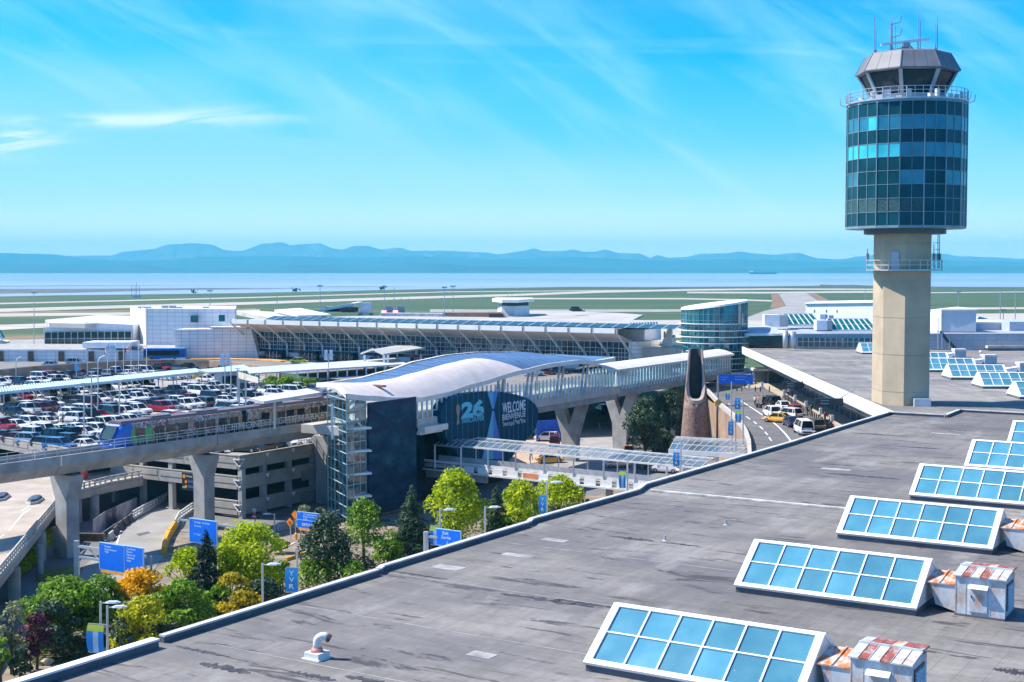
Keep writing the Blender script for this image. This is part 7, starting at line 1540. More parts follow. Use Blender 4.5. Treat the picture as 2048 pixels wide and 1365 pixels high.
q = MB(); q.obox((-5.2, -1.25, .35), (10.4, 0, 0), (0, 2.5, 0), Z*2.9); q.cur = 1; q.obox((-4.6, -1.1, 3.25), (9.4, 0, 0), (0, 2.2, 0), Z*.2); q.cur = 2; q.prism([V((-5.2, -1.27, .4)), V((-2.2, -1.27, .4)), V((-4.0, -1.27, 1.2)), V((-5.2, -1.27, 1.0))], V((0, .02, 0))); q.cur = 3; q.prism([V((-2.0, -1.27, .4)), V((5.2, -1.27, .4)), V((5.2, -1.27, 1.1)), V((-1.0, -1.27, .8))], V((0, .02, 0)))
q.build('body', [mat('bus_blue', (0.015, 0.10, 0.36), 0.3), mat('bus_light_blue', (0.2, 0.5, 0.75), 0.4), yellow, white], bus, local=True)
q = MB(); q.obox((-4.9, -1.28, 1.6), (8.6, 0, 0), (0, .03, 0), Z*1.2); q.obox((-5.22, -1.1, 1.3), (.03, 0, 0), (0, 2.2, 0), Z*1.6); q.build('window', car_glass, bus, local=True)
for x in (-3.2, 2.6):
    q = MB(); q.cone((x, -1.28, .5), (x, -1.0, .5), .5, .5, 12); q.build('wheel', tyre, bus, local=True)
# ------------------------------------------------------------------ people
def make_person(pose):
    vs = {'pel': (0, 0, .95), 'sp': (0.01, 0, 1.2), 'ch': (0, 0, 1.38), 'nk': (.01, 0, 1.5), 'hd': (.03, 0, 1.62), 'tp': (.03, 0, 1.73)}
    a = .28 if pose == 'walk' else .05
    for s, n in ((1, 'l'), (-1, 'r')):
        d = a*s
        vs.update({n+'hip': (0, .10*s, .9), n+'kn': (d*.6+.03, .11*s, .5), n+'an': (d, .11*s, .09), n+'to': (d+.16, .12*s, .04), n+'sh': (0, .19*s, 1.40), n+'el': (-d*.5-.02, .25*s, 1.12), n+'wr': (-d*.7+.08, .25*s, .90), n+'hn': (-d*.7+.12, .25*s, .82)})
    E_ = [('pel', 'sp'), ('sp', 'ch'), ('ch', 'nk'), ('nk', 'hd'), ('hd', 'tp')]
    for n in 'lr': E_ += [('pel', n+'hip'), (n+'hip', n+'kn'), (n+'kn', n+'an'), (n+'an', n+'to'), ('ch', n+'sh'), (n+'sh', n+'el'), (n+'el', n+'wr'), (n+'wr', n+'hn')]
    rad_ = {'pel': .15, 'sp': .14, 'ch': .16, 'nk': .06, 'hd': .10, 'tp': .07, 'hip': .10, 'kn': .065, 'an': .045, 'to': .04, 'sh': .07, 'el': .05, 'wr': .035, 'hn': .04}
    names = list(vs); me = bpy.data.meshes.new('person'); me.from_pydata([vs[n] for n in names], [(names.index(a_), names.index(b_)) for a_, b_ in E_], [])
    o = bpy.data.objects.new('person', me); COL.objects.link(o); md = o.modifiers.new('skin', 'SKIN'); sd = o.modifiers.new('sub', 'SUBSURF'); sd.levels = 1
    if not me.skin_vertices:
        bm = bmesh.new(); bm.from_mesh(me); bm.verts.layers.skin.verify(); bm.to_mesh(me); bm.free()
    for i, n in enumerate(names):
        r_ = rad_[n] if n in rad_ else rad_[n[1:]]; me.skin_vertices[0].data[i].radius = (r_, r_); me.skin_vertices[0].data[i].use_root = (n == 'pel')
    dg = bpy.context.evaluated_depsgraph_get(); dg.update(); m2 = bpy.data.meshes.new_from_object(o.evaluated_get(dg)); bpy.data.objects.remove(o)
    m2.materials.clear()
    for m in (skin, PAINTC['navy'], PAINTC['white'], trim): m2.materials.append(m)
    for p in m2.polygons:
        c = p.center; p.use_smooth = True
        p.material_index = 0 if c.z > 1.47 else 3 if c.z < .10 else (0 if abs(c.y) > .2 and c.z < .98 else 2) if c.z > .96 or abs(c.y) > .2 else 1
    return m2
skin = mat('skin', (0.45, 0.27, 0.19), 0.6, var=0.03)
PAINTC = {n: mat('cloth_'+n, c, 0.85, var=0.1) for n, c in (('navy', (0.02, 0.03, 0.07)), ('white', (0.7, 0.7, 0.7)), ('black', (0.015, 0.015, 0.018)), ('red', (0.5, 0.03, 0.03)), ('grey', (0.2, 0.2, 0.22)), ('blue', (0.05, 0.12, 0.35)), ('tan', (0.4, 0.3, 0.2)), ('orange', (0.75, 0.25, 0.05)))}
PM = {p: make_person(p) for p in ('stand', 'walk')}; hair_m = mat('dark_hair', (0.02, 0.014, 0.01), 0.6)
hq = MB(); hq.smooth = True; hq.ball((.005, 0, 1.665), .115, 10, 6, (1, .95, .9))
HAIR = None
def person(p, rz, top, legs, lab, pose='stand', group=None):
    global HAIR
    o = bpy.data.objects.new('person', PM[pose]); COL.objects.link(o); o.location = p; o.rotation_euler = (0, 0, rz); tag(o, lab, 'person', group)
    for i, m in ((2, PAINTC[top]), (1, PAINTC[legs])): o.material_slots[i].link = 'OBJECT'; o.material_slots[i].material = m
    if HAIR is None: h = hq.build('hair', hair_m, o, local=True); HAIR = h
    else: h = HAIR.copy(); COL.objects.link(h); h.parent = o
    return o
for x, y, z, rz, top, legs, pose, lab in (
    (1510, 812, ZF, 1, 'white', 'navy', 'stand', 'person in white standing with luggage at the road kerb'), (1517, 811, ZF, 3, 'orange', 'tan', 'stand', 'person in an orange top between the luggage and the black SUV'), (1527, 811, ZF, 2, 'black', 'navy', 'stand', 'person in black just left of the big black SUV'),
    (1489, 779, ZF+.15, .5, 'navy', 'navy', 'walk', 'person in dark clothes walking below the big blue road sign'), (1577, 794, ZF+.15, 4, 'white', 'black', 'stand', 'person in a white shirt behind the bollards near the canopy sign'), (1585, 793, ZF+.15, 4, 'grey', 'navy', 'stand', 'person in grey behind the bollards, right of the white shirt'),
    (1615, 832, ZF+.15, 4, 'blue', 'black', 'walk', 'person in blue walking along the bollards mid kerb'), (1622, 830, ZF+.15, 1, 'black', 'grey', 'stand', 'person in black beside the one in blue at the bollards'), (1650, 846, ZF+.15, 2, 'red', 'navy', 'stand', 'person in red near the hall wall by the roof edge'), (1660, 850, ZF+.15, 2, 'white', 'navy', 'stand', 'person in white near the hall wall by the roof edge'), (1640, 842, ZF+.15, 2, 'navy', 'black', 'walk', 'person in navy walking near the hall wall'),
    (103, 853, ZK, 4, 'black', 'black', 'stand', 'person in black standing on the lot in front of a white car'), (126, 847, ZK, 4.5, 'grey', 'navy', 'walk', 'person in grey walking across the lot aisle'), (56, 790, ZK, 0, 'red', 'navy', 'stand', 'person in red near the dark cars at the far left'),
    (1062, 921, 5.15, 2, 'tan', 'grey', 'walk', 'person in tan walking on the covered walkway, left one'), (1118, 927, 5.15, 2, 'black', 'navy', 'walk', 'person in dark clothes on the covered walkway, middle one'), (1290, 942, 5.15, 2, 'navy', 'black', 'stand', 'person in navy at the right end of the covered walkway'), (812, 1109, .1, 0, 'grey', 'tan', 'stand', 'person in grey between the trees by the roof edge')):
    person(P(x, y, z), rz, top, legs, lab, pose)
tops = list(PAINTC); rp_ = random.Random(9)
for i, x in enumerate((486, 497, 512, 524, 536, 551, 560, 577, 608, 616, 628, 641, 655, 668, 690)):
    person(P(x, 714.5 + (x-480)*.05 + rp_.random()*2, ZF), rp_.random()*6, rp_.choice(tops), rp_.choice(['navy', 'black', 'grey']), f'traveller {"walking" if i % 2 else "standing"} before the glazed hall, {ORD[i]} from the left', 'walk' if i % 2 else 'stand', 'travellers in front of the glazed hall')
def suitcase(p, rz, m, lab):
    t = thing('suitcase', lab, 'suitcase', p, rz=rz); q = MB(); q.box((0, 0, .06), (.28, .46, .66)); q.build('shell', m, t, local=True); q = MB(); q.tube([V((-.1, -.14, .7)), V((-.1, -.14, 1.0)), V((-.1, .14, 1.0)), V((-.1, .14, .7))], .015, 5); q.build('handle', darkmetal, t, local=True)
    for s in (-.18, .18): q = MB(); q.cone((0, s-.03, .05), (0, s+.03, .05), .05, .05, 8); q.build('wheel', tyre, t, local=True)
suitcase(P(1514, 816, ZF), .3, PAINTC['navy'], 'navy suitcase at the feet of the person in white'); suitcase(P(1521, 817, ZF), .8, PAINTC['black'], 'black suitcase in front of the person in orange')
# bollards along the kerb
BOL = None
bl_pts = [P(1562, 797, ZF+.15), P(1600, 822, ZF+.15), P(1648, 853, ZF+.15)]
pos = [bl_pts[0].lerp(bl_pts[1], k/13) for k in range(13)] + [bl_pts[1].lerp(bl_pts[2], k/13) for k in range(14)] + [P(x, 783 + (x-1470)*.02, ZF+.15) for x in (1470, 1480, 1507, 1517, 1535)]
for i, p in enumerate(pos):
    if BOL is None:
        q = MB(); q.cone((0, 0, 0), (0, 0, .95), .11, .11, 10); q.cone((0, 0, .95), (0, 0, 1.02), .11, .05, 10); o = q.build('bollard', darkmetal, None, local=True); BOL = o
    else: o = BOL.copy(); COL.objects.link(o)
    o.location = p + RXn*.35; tag(o, (f'black bollard {ORD[i]} along the departures kerb counted from the black SUV' if i < 27 else f'black bollard {ORD[i-27]} from the left under the blue road sign'), 'bollard', 'bollards along the departures kerb')
# ------------------------------------------------------------------ trees and shrubs
def leafmat(name, c0, c1, trans=.35):
    m = bpy.data.materials.new(name); m.use_nodes = True; nt = m.node_tree; L = nt.links.new; b = nt.nodes['Principled BSDF']; b.inputs['Roughness'].default_value = .55; b.inputs['Specular IOR Level'].default_value = .3
    gi = N(nt, 'ShaderNodeNewGeometry'); n = N(nt, 'ShaderNodeTexNoise'); n.inputs['Scale'].default_value = .9; n.inputs['Detail'].default_value = 3; L(gi.outputs['Position'], n.inputs[0])
    a = N(nt, 'ShaderNodeMath', operation='MULTIPLY_ADD'); L(gi.outputs['Random Per Island'], a.inputs[0]); a.inputs[1].default_value = .55; L(n.outputs[0], a.inputs[2])
    cr = N(nt, 'ShaderNodeValToRGB'); cr.color_ramp.elements[0].position = .42; cr.color_ramp.elements[0].color = (*c0, 1); cr.color_ramp.elements[1].position = 1.0; cr.color_ramp.elements[1].color = (*c1, 1); L(a.outputs[0], cr.inputs[0]); L(cr.outputs[0], b.inputs['Base Color'])
    t = N(nt, 'ShaderNodeBsdfTranslucent'); L(cr.outputs[0], t.inputs[0]); mx = N(nt, 'ShaderNodeMixShader'); mx.inputs[0].default_value = trans; L(b.outputs[0], mx.inputs[1]); L(t.outputs[0], mx.inputs[2]); L(mx.outputs[0], nt.nodes['Material Output'].inputs[0]); return m
LEAF = {'lime': leafmat('lime_leaf', (0.13, 0.25, 0.004), (0.62, 0.72, 0.015), .45), 'green': leafmat('green_leaf', (0.035, 0.12, 0.008), (0.24, 0.42, 0.025)), 'dark': leafmat('dark_leaf', (0.016, 0.042, 0.026), (0.07, 0.13, 0.065), .2), 'conifer': leafmat('conifer_needle', (0.008, 0.022, 0.018), (0.035, 0.07, 0.05), .12),
        'golden': leafmat('golden_leaf', (0.55, 0.28, 0.004), (0.95, 0.60, 0.01), .45), 'yellowgreen': leafmat('yellow_green_leaf', (0.18, 0.23, 0.005), (0.58, 0.58, 0.02), .4), 'amber': leafmat('amber_leaf', (0.22, 0.19, 0.006), (0.62, 0.50, 0.02), .4), 'purple': leafmat('purple_leaf', (0.045, 0.010, 0.022), (0.17, 0.045, 0.08), .3), 'pale': leafmat('pale_leaf', (0.16, 0.20, 0.08), (0.40, 0.42, 0.24), .35)}
bark = mat('bark', (0.09, 0.065, 0.045), 0.95, var=0.3, scale=4)
def leaves(rn, blobs, n, size, conifer=False):
    npr = np.random.default_rng(rn); vol = np.array([b[3]*b[4]*b[5] for b in blobs])**(2/3); idx = npr.choice(len(blobs), n, p=vol/vol.sum())
    B = np.array(blobs)[idx]; d = npr.normal(size=(n, 3)); d /= np.linalg.norm(d, axis=1)[:, None]; d[:, 2] = np.where(d[:, 2] < -.55, -d[:, 2]*.6, d[:, 2])
    r = 1.04 - np.abs(npr.normal(0, .20, n)); r = np.clip(r, .25, 1.12); c = B[:, :3] + d*B[:, 3:6]*r[:, None]
    u = npr.normal(size=(n, 3)); nrm = d*.9 + npr.normal(size=(n, 3))*.65 + np.array([0, 0, .35]); nrm /= np.linalg.norm(nrm, axis=1)[:, None]
    a = np.cross(nrm, u); a /= np.linalg.norm(a, axis=1)[:, None]; b = np.cross(nrm, a); s = size*(.6+.8*npr.random(n))[:, None]
    la, lb = (s*.9, s*.55) if not conifer else (s*1.3, s*.33)
    v = np.stack([c-a*la, c-b*lb*.9+a*la*.1, c+a*la, c+b*lb*.9+a*la*.1], 1).reshape(-1, 3)
    return v
def leaf_obj(name, v, m, parent):
    n = len(v)//4; me = bpy.data.meshes.new(name); me.from_pydata((v - np.array(ORG[parent.name])).tolist(), [], [(4*i, 4*i+1, 4*i+2, 4*i+3) for i in range(n)]); me.materials.append(m); me.update(); o = bpy.data.objects.new(name, me); COL.objects.link(o); o.parent = parent; return o
def tree(px, ytop, ybase, wpx, kind, lab, cat='tree', shape='round', trunk=.28, seed=None, dens=1.0, zg=0.0, depth=1.0, leaf=None, group=None):
    p = P(px, ybase, zg); s_ = p.y/2700; hz_ = (32 - (ytop-HOR)*s_) - zg; w = wpx*s_/2*(1.25 if shape == 'tall' else 1.16); rn = random.Random(seed or int(px*7+ytop)); t = thing('tree' if cat == 'tree' else cat.replace(' ', '_'), lab, cat, p, group)
    cz0 = zg + hz_*trunk; ch = hz_*(1-trunk); blobs = []
    if shape == 'cone':
        for k in range(60):
            f = (k/60)**.85; z = cz0 + ch*f*.97; rr = w*(1-f)**.8*(.55+.5*rn.random()) + .12; a = rn.random()*6.28; ro_ = max(0, w*(1-f)**.85 - rr*.5)*rn.random()**.4; blobs.append((p.x+math.cos(a)*ro_, p.y+math.sin(a)*ro_, z, rr*.62, rr*.62, rr*.42))
    elif shape == 'hedge':
        for k in range(9): blobs.append((p.x + rn.uniform(-.75, .75)*w, p.y + rn.uniform(-.5, .5)*w*depth*.5, cz0 + ch*(.35+.1*rn.random()), w*.34, w*.34*depth, ch*.55))
    else:
        if shape == 'tall':
            for k in range(16): a = rn.random()*6.28; f = rn.random()**.6; ro_ = w*.72*f; hh_ = .62 + .36*(1-f*f*.8)*(.75+.25*rn.random()); blobs.append((p.x+math.cos(a)*ro_, p.y+math.sin(a)*ro_, cz0+ch*(hh_-.13), w*.15, w*.15, ch*.15))
        n_b = 20 if w > 2 else 12
        for k in range(n_b):
            a = rn.random()*6.28; f = .15+.8*rn.random(); prof = math.sin(math.pi*min(1, .12+f*.86))**.7; rr = w*(.26+.2*rn.random()); ro_ = max(0, w*prof - rr*.75)*(.45+.55*rn.random()); blobs.append((p.x+math.cos(a)*ro_, p.y+math.sin(a)*ro_*depth, cz0 + ch*f*.86 + ch*.05, rr, rr, rr*(.62 if shape == 'round' else .9)))
    area = sum(b[3]*b[4] for b in blobs)
    ls = leaf or (.20 if shape != 'cone' else .19); n = int(min(16000, max(500, area/ls/ls*5.5*dens)))
    leaf_obj('crown', leaves(rn.randint(0, 9999), blobs, n, ls, shape == 'cone'), LEAF[kind], t)
    q = MB(); r0 = max(.05, hz_*.022); top = V((p.x, p.y, cz0 + ch*(.8 if shape == 'cone' else .5))); q.smooth = True; q.tube([p, p.lerp(top, .4) + V((rn.uniform(-.1, .1), 0, 0)), top], [r0*1.3, r0, r0*.4], 7)
    for b in blobs[:10]: q.tube([p.lerp(top, .35 + .5*rn.random()), V((b[0], b[1], b[2]))], [r0*.45, r0*.15], 5)
    q.build('trunk', bark, t); return t
tree(500, 1043, 1200, 150, 'lime', 'big bright lime green tree right of the dark conifer', shape='tall', trunk=.06); tree(372, 1098, 1215, 105, 'lime', 'bright green tree left of the dark conifer behind the blue sign', shape='tall', trunk=.06)
tree(414, 1058, 1222, 88, 'conifer', 'dark pointed conifer between two bright green trees', shape='cone', trunk=.06); tree(285, 1134, 1262, 118, 'golden', 'golden orange bush behind the blue gantry signs', 'shrub', trunk=.1, dens=1.2)
tree(362, 1166, 1275, 124, 'green', 'dense mid green bush right of the golden bush', 'shrub', trunk=.08); tree(466, 1148, 1243, 96, 'amber', 'amber yellow shrub below the dark conifer by the roof edge', 'shrub', trunk=.08); tree(286, 1198, 1325, 132, 'yellowgreen', 'rounded yellow green shrub beside the twin lamp posts', 'shrub', trunk=.08)
tree(140, 1160, 1290, 185, 'green', 'wide dark green shrub mass at the lower left', 'shrub', trunk=.08); tree(205, 1155, 1275, 110, 'green', 'green bush between the wide shrub mass and the golden bush', 'shrub', trunk=.1); tree(110, 1205, 1318, 110, 'dark', 'dark bush in front of the wide green shrub mass', 'shrub', trunk=.1)
tree(74, 1234, 1340, 66, 'purple', 'small purple leaved maple at the lower left', trunk=.35); tree(60, 1275, 1345, 44, 'purple', 'low purple shrub under the small maple', 'shrub', trunk=.1); tree(25, 1200, 1350, 72, 'pale', 'sparse pale young tree at the left edge', trunk=.2, dens=.45); tree(2, 1270, 1372, 40, 'green', 'small green shrub at the lower left corner', 'shrub', trunk=.1); tree(40, 1300, 1362, 50, 'dark', 'dark low shrub under the sparse pale tree', 'shrub', trunk=.1)
tree(525, 1160, 1232, 90, 'dark', 'dark shrub added for the shade under the big lime tree', 'shrub', trunk=.06); tree(440, 1172, 1236, 60, 'green', 'green shrub left of the amber shrub', 'shrub', trunk=.06); tree(565, 1120, 1188, 56, 'green', 'leafy green shrub right of the big lime tree foot', 'shrub', trunk=.06); tree(775, 1062, 1140, 70, 'green', 'loose green shrub between the airy green tree and the pine', 'shrub', trunk=.08); tree(865, 1050, 1118, 60, 'dark', 'dark shrub at the foot of the tallest lime tree', 'shrub', trunk=.06); tree(1075, 1010, 1072, 70, 'green', 'green shrub beneath the paired lime trees', 'shrub', trunk=.06); tree(372, 1205, 1262, 66, 'purple', 'small purple shrub in the shade by the roof edge', 'shrub', trunk=.1, dens=.6); tree(395, 1180, 1250, 60, 'green', 'green shrub beneath the dark conifer', 'shrub', trunk=.1); tree(235, 1225, 1340, 60, 'dark', 'dark shrub behind the striped flag banner', 'shrub', trunk=.1)  # the shrub under the lime tree is added, its dark leaves standing for shade
tree(655, 1028, 1172, 96, 'dark', 'grey green bushy pine right of the detour sign', shape='tall', trunk=.05); tree(728, 995, 1132, 82, 'green', 'airy green tree in front of the glass stair tower', shape='tall', trunk=.18, dens=.8); tree(824, 968, 1122, 92, 'dark', 'dark green pine before the mural', shape='cone', trunk=.08)
tree(912, 936, 1112, 118, 'lime', 'tallest bright lime tree right of the mural', shape='tall', trunk=.05); tree(992, 968, 1098, 66, 'dark', 'dark pine between the two lime trees', shape='cone', trunk=.08); tree(1040, 960, 1085, 92, 'lime', 'left one of the paired lime trees by the walkway', shape='tall', trunk=.06); tree(1118, 962, 1062, 108, 'lime', 'right one of the paired lime trees by the walkway', shape='tall', trunk=.06)
tree(1010, 1030, 1100, 60, 'green', 'low green bush under the dark pine by the roof edge', 'shrub', trunk=.1); tree(1160, 975, 1050, 50, 'dark', 'dark bush at the right end of the lime trees', 'shrub', trunk=.1)
tree(660, 1120, 1182, 120, 'green', 'clipped low hedge mound at the foot of the grey green pine', 'hedge', shape='hedge', trunk=.02); tree(710, 1108, 1168, 70, 'dark', 'clipped dark hedge right of the low hedge mound', 'hedge', shape='hedge', trunk=.02)
tree(607, 1010, 1068, 44, 'pale', 'pale green shrub behind the blue detour sign', 'shrub', trunk=.1); tree(640, 1018, 1062, 40, 'dark', 'dark round shrub right of the blue detour sign', 'shrub', trunk=.1); tree(560, 1082, 1108, 40, 'green', 'small green shrub right of the big lime tree', 'shrub', trunk=.05)
tree(1290, 795, 940, 84, 'dark', 'big dark tree under the footbridge', shape='tall', trunk=.2); tree(1338, 775, 905, 70, 'dark', 'dark tree behind the stone sculpture', shape='tall', trunk=.25); tree(1352, 764, 880, 44, 'pale', 'pale sunlit tree left of the stone sculpture top', shape='tall', trunk=.35); tree(1306, 842, 925, 46, 'pale', 'small pale variegated tree on the corner bed', trunk=.25); tree(1330, 860, 925, 50, 'dark', 'dark shrub beside the corner bed tree', 'shrub', trunk=.1)
for i, (x, w) in enumerate(((545, 42), (575, 46), (608, 44), (632, 30))): tree(x, 753 + (i % 2)*3, 783, w, 'green', ['green planter bush nearest the cream board', 'second planter bush from the cream board', 'third planter bush from the cream board', 'planter bush nearest the wave roof tip'][i], 'shrub', zg=ZK, trunk=.05, leaf=.22, group='bushes in the lot planter')
q = MB(); q.prism([P(x, y, ZK) for x, y in ((520, 790), (650, 785), (645, 772), (520, 776))], Z*.5); tag(q.build('planter_bed', concrete_lt), 'long low planter bed with green bushes on the rooftop lot', 'planter')
def strip_hedge(pts, h, lab, kind, seed):
    a = [P(x, y, 0) for x, y in pts]; t = thing('hedge', lab, 'hedge', a[0]); rn = random.Random(seed); bl = []
    for p0, p1 in zip(a, a[1:]):
        for k in range(10): p = p0.lerp(p1, k/10); bl.append((p.x+rn.uniform(-.4, .4), p.y, h*.5, 1.0, 1.2, h*.55))
    leaf_obj('foliage', leaves(seed, bl, 3800, .15), LEAF[kind], t)
strip_hedge([(62, 1118), (88, 1092), (112, 1068)], 1.0, 'long ivy hedge in the shade beneath the overpass', 'yellowgreen', 3); strip_hedge([(24, 1158), (44, 1140), (66, 1128)], 1.0, 'short sunlit ivy hedge below the overpass barrier', 'yellowgreen', 4)
ivy = leafmat('ground_ivy', (0.02, 0.05, 0.012), (0.09, 0.14, 0.03)); npg = np.random.default_rng(5); gp = []
for (x0, x1, y0, y1, n) in ((60, 560, 1200, 1330, 5000), (600, 1200, 1040, 1180, 4000), (1270, 1370, 880, 940, 900)):
    for _ in range(n):
        p = P(npg.uniform(x0, x1), npg.uniform(y0, y1), .12); r = npg.normal(size=3)*.16; s = npg.normal(size=3)*.16; c = np.array(p) + [0, 0, .1]; r[2] *= .4; s[2] *= .4; gp += [c-r, c-s, c+r, c+s]
me = bpy.data.meshes.new('ground_cover'); gv = np.array(gp); me.from_pydata(gv.tolist(), [], [(4*i, 4*i+1, 4*i+2, 4*i+3) for i in range(len(gv)//4)]); me.materials.append(ivy); o = bpy.data.objects.new('ground_cover', me); COL.objects.link(o); tag(o, kind='stuff')
rk = random.Random(8); rock = mat('garden_rock', (0.42, 0.39, 0.35), 0.9, var=0.2, scale=2)
for i, (x, y, lab) in enumerate(((95, 1330, 'larger pale garden rock near the purple maple'), (112, 1345, 'smaller pale garden rock near the purple maple'), (610, 1095, 'pale rock in the gravel below the detour sign'), (640, 1100, 'pale boulder beside the grey green pine'))):
    q = MB(); p = P(x, y, 0); q.ball(p + Z*.25, .55, 7, 5, (1, .8, .6)); q.v = [(a+rk.uniform(-.1, .1), b+rk.uniform(-.1, .1), c+rk.uniform(-.05, .05)) for a, b, c in q.v]; tag(q.build('rock', rock), lab, 'rock')
# ------------------------------------------------------------------ signs, lamp posts, flags
sign_txt = mat('sign_white_text', (0.55, 0.75, 0.85), 0.5, var=0.02); sign_edge = mat('sign_light_edge', (0.35, 0.58, 0.80), 0.4, var=0.03)
def arrow(parent, c, ax, s, m):
    n = ax.cross(Z); q = MB(); q.prism([c + ax*(x*s) + Z*(z*s) + n*.03 for x, z in ((0, -.5), (.45, 0), (.15, -.02), (.15, .5), (-.15, .5), (-.15, -.02), (-.45, 0))], n*.02); return q.build('arrow', m, parent)
def disc(parent, c, ax, r, m, name='symbol'):
    n = ax.cross(Z); q = MB(); q.cone(c + n*.03, c + n*.05, r, r, 14); return q.build(name, m, parent)
def sign_panel(parent, px0, px1, py0, py1, d, ax=W, name='panel', edge=.06):
    a = PD(px0, py1, d); L_ = along(a, ax, px1); h_ = (py1-py0)*d/2700; n = ax.cross(Z)
    q = MB(); q.obox(a + ax*edge + Z*edge + n*.02, ax*(L_-2*edge), n*.03, Z*(h_-2*edge)); q.cur = 1; q.obox(a, ax*L_, n*-.10 , Z*h_); q.obox(a, ax*L_, n*.04, Z*edge*.9); q.obox(a+Z*(h_-edge*.9), ax*L_, n*.04, Z*edge*.9); q.obox(a + Z*edge, ax*edge*.9, n*.04, Z*(h_-2*edge)); q.obox(a + ax*(L_-edge*.9) + Z*edge, ax*edge*.9, n*.04, Z*(h_-2*edge))
    q.build(name, [blue_sign, sign_edge], parent); return a, L_, h_, n
def lines(parent, a, ax, L_, h_, rows, size, x0=.22, y0=.86, step=.13, m=None):
    for i, s in enumerate(rows):
        if s: text_mesh(s, 'lettering', m or sign_txt, parent, a + ax*(L_*x0) + Z*(h_*(y0-step*i)), ax, height=size*(1.0 if not any(c in s for c in 'gpqy') else 1.15), extrude=.06, bold=.012)
gd = 124.0
gt = thing('sign_gantry', 'grey steel gantry carrying two tall blue direction signs beside the exit road', 'sign gantry', base(PD(153, 1170, gd), 0))
q = MB(); pA = base(PD(153, 1086, gd), 0); top = PD(153, 1086, gd).z; q.bar(pA, base(pA, top+.2), .42, .42); q.bar(pA, base(pA, .5), .7, .7); q.build('post', galv, gt)
aE = along(pA, W, 292); pB = pA + W*aE; q = MB(); q.bar(base(pB, 0)+V((0, .6, 0)), base(pB, top-.3)+V((0, .6, 0)), .16, .16); q.build('post', greymetal, gt)
zt_, zb_ = PD(153, 1092, gd).z, PD(153, 1113, gd).z; q = MB()
for z in (zt_, zb_): q.bar(base(pA, z), base(pA + W*(aE*.95), z), .22, .22)
n_ = 6
for k in range(n_): f0, f1 = k/n_*.95*aE, (k+1)/n_*.95*aE; q.bar(base(pA+W*f0, zt_ if k % 2 else zb_), base(pA+W*f1, zb_ if k % 2 else zt_), .1, .1)
q.build('truss', galv, gt)
s1 = thing('road_sign', 'left tall blue gantry sign for the parkade with a white down arrow', 'road sign', PD(200, 1138, gd)); fw = -U*.35
def psign(root, px0, px1, py0, py1, d, rows, size, arr=None, sym=True, bar=None, **k):
    a, L_, h_, n = sign_panel(root, px0, px1, py0, py1, d); lines(root, a, W, L_, h_, rows, size, **k)
    if sym: disc(root, a + W*(L_*.10) + Z*(h_*.87), W, h_*.055, white); disc(root, a + W*(L_*.10) + Z*(h_*.87) + n*.025, W, h_*.028, mat('symbol_dark', (0.05, 0.06, 0.12), 0.5))
    if arr: arrow(root, a + W*(L_*arr[0]) + Z*(h_*arr[1]), W, h_*.13, sign_txt)
    if bar: q = MB(); q.obox(a + W*(L_*.06) - Z*.28, W*(L_*.88), n*.06, Z*.25); q.build('orange_bar', orange_bar, root)
orange_bar = mat('orange_bar', (0.80, 0.36, 0.05), 0.5, var=0.15, scale=3)
gy = lambda x: (pA + W*along(pA, W, x)).y - .45
psign(s1, 199, 242, 1083, 1138, gy(199), ['Parkade', 'Stationnement', 'étagé'], .19, (.52, .10), bar=True, x0=.24, y0=.84, step=.105)
s2 = thing('road_sign', 'right tall blue gantry sign for car rental return with a down arrow', 'road sign', PD(262, 1142, gd)); psign(s2, 243.5, 280, 1089, 1141, gy(243), ['Car Rental', 'Return', 'Retour de', 'véhicules', 'loués'], .19, (.48, .10), bar=True, x0=.26, y0=.85, step=.115)
d3 = 128.0; s3 = thing('road_sign', 'blue sign half hidden by the dark conifer top', 'road sign', PD(402, 1083, d3)); psign(s3, 379, 429, 1035, 1084, d3, ['Arrivals  Arrivées', '  Courtesy', '', 'P  7/10'], .2, None, x0=.2, y0=.82, step=.17)
q = MB(); a = PD(362, 1040, d3+1.2); q.bar(a, a + W*along(a, W, 470), .18, .18); b = PD(362, 1063, d3+1.2); q.bar(b, b + W*along(b, W, 432), .18, .18); q.bar(base(b + W*along(b, W, 425), 0), a + W*along(a, W, 425), .3, .3); q.build('gantry_arm', galv, s3)
d4 = 158.0; s4 = thing('road_sign', 'blue detour sign on two posts beside an orange warning diamond', 'road sign', PD(615, 1056, d4)); psign(s4, 594, 636, 1022, 1055, d4, ['Car Rental Return', 'Retour de véhicules', 'loués'], .2, None, bar=True, x0=.30, y0=.82, step=.14)
q = MB(); a = PD(594, 1055, d4); L_ = along(a, W, 636); h_ = 33*d4/2700; n = W.cross(Z); q.obox(a + W*.1 + Z*(h_*.48) + n*.06, W*(L_-.2), n*.02, Z*.07); q.build('divider', sign_edge, s4)
text_mesh('DETOUR', 'lettering', white, s4, a + W*(L_*.25) + Z*(h_*.15), W, height=.32, extrude=.08, bold=.02)
for x in (601, 618): q = MB(); p = PD(x, 1056, d4+.3); q.bar(base(p, 0), p + Z*.3, .14, .14); q.build('post', galv, s4)
dm = thing('warning_sign', 'orange diamond warning sign left of the blue detour sign', 'warning sign', base(PD(580, 1045, d4), 0)); q = MB(); c = PD(580, 1045, d4); n = W.cross(Z); q.prism([c - W*.55, c - Z*.55, c + W*.55, c + Z*.55], n*.04); q.build('panel', orange, dm); q = MB(); q.cone(c + n*.06, c + n*.08, .2, .2, 8); q.build('symbol', mat('symbol_red', (0.5, 0.06, 0.02), 0.5), dm); q = MB(); q.bar(base(c, 0) - n*.1, c - n*.06, .09, .09); q.build('post', galv, dm)
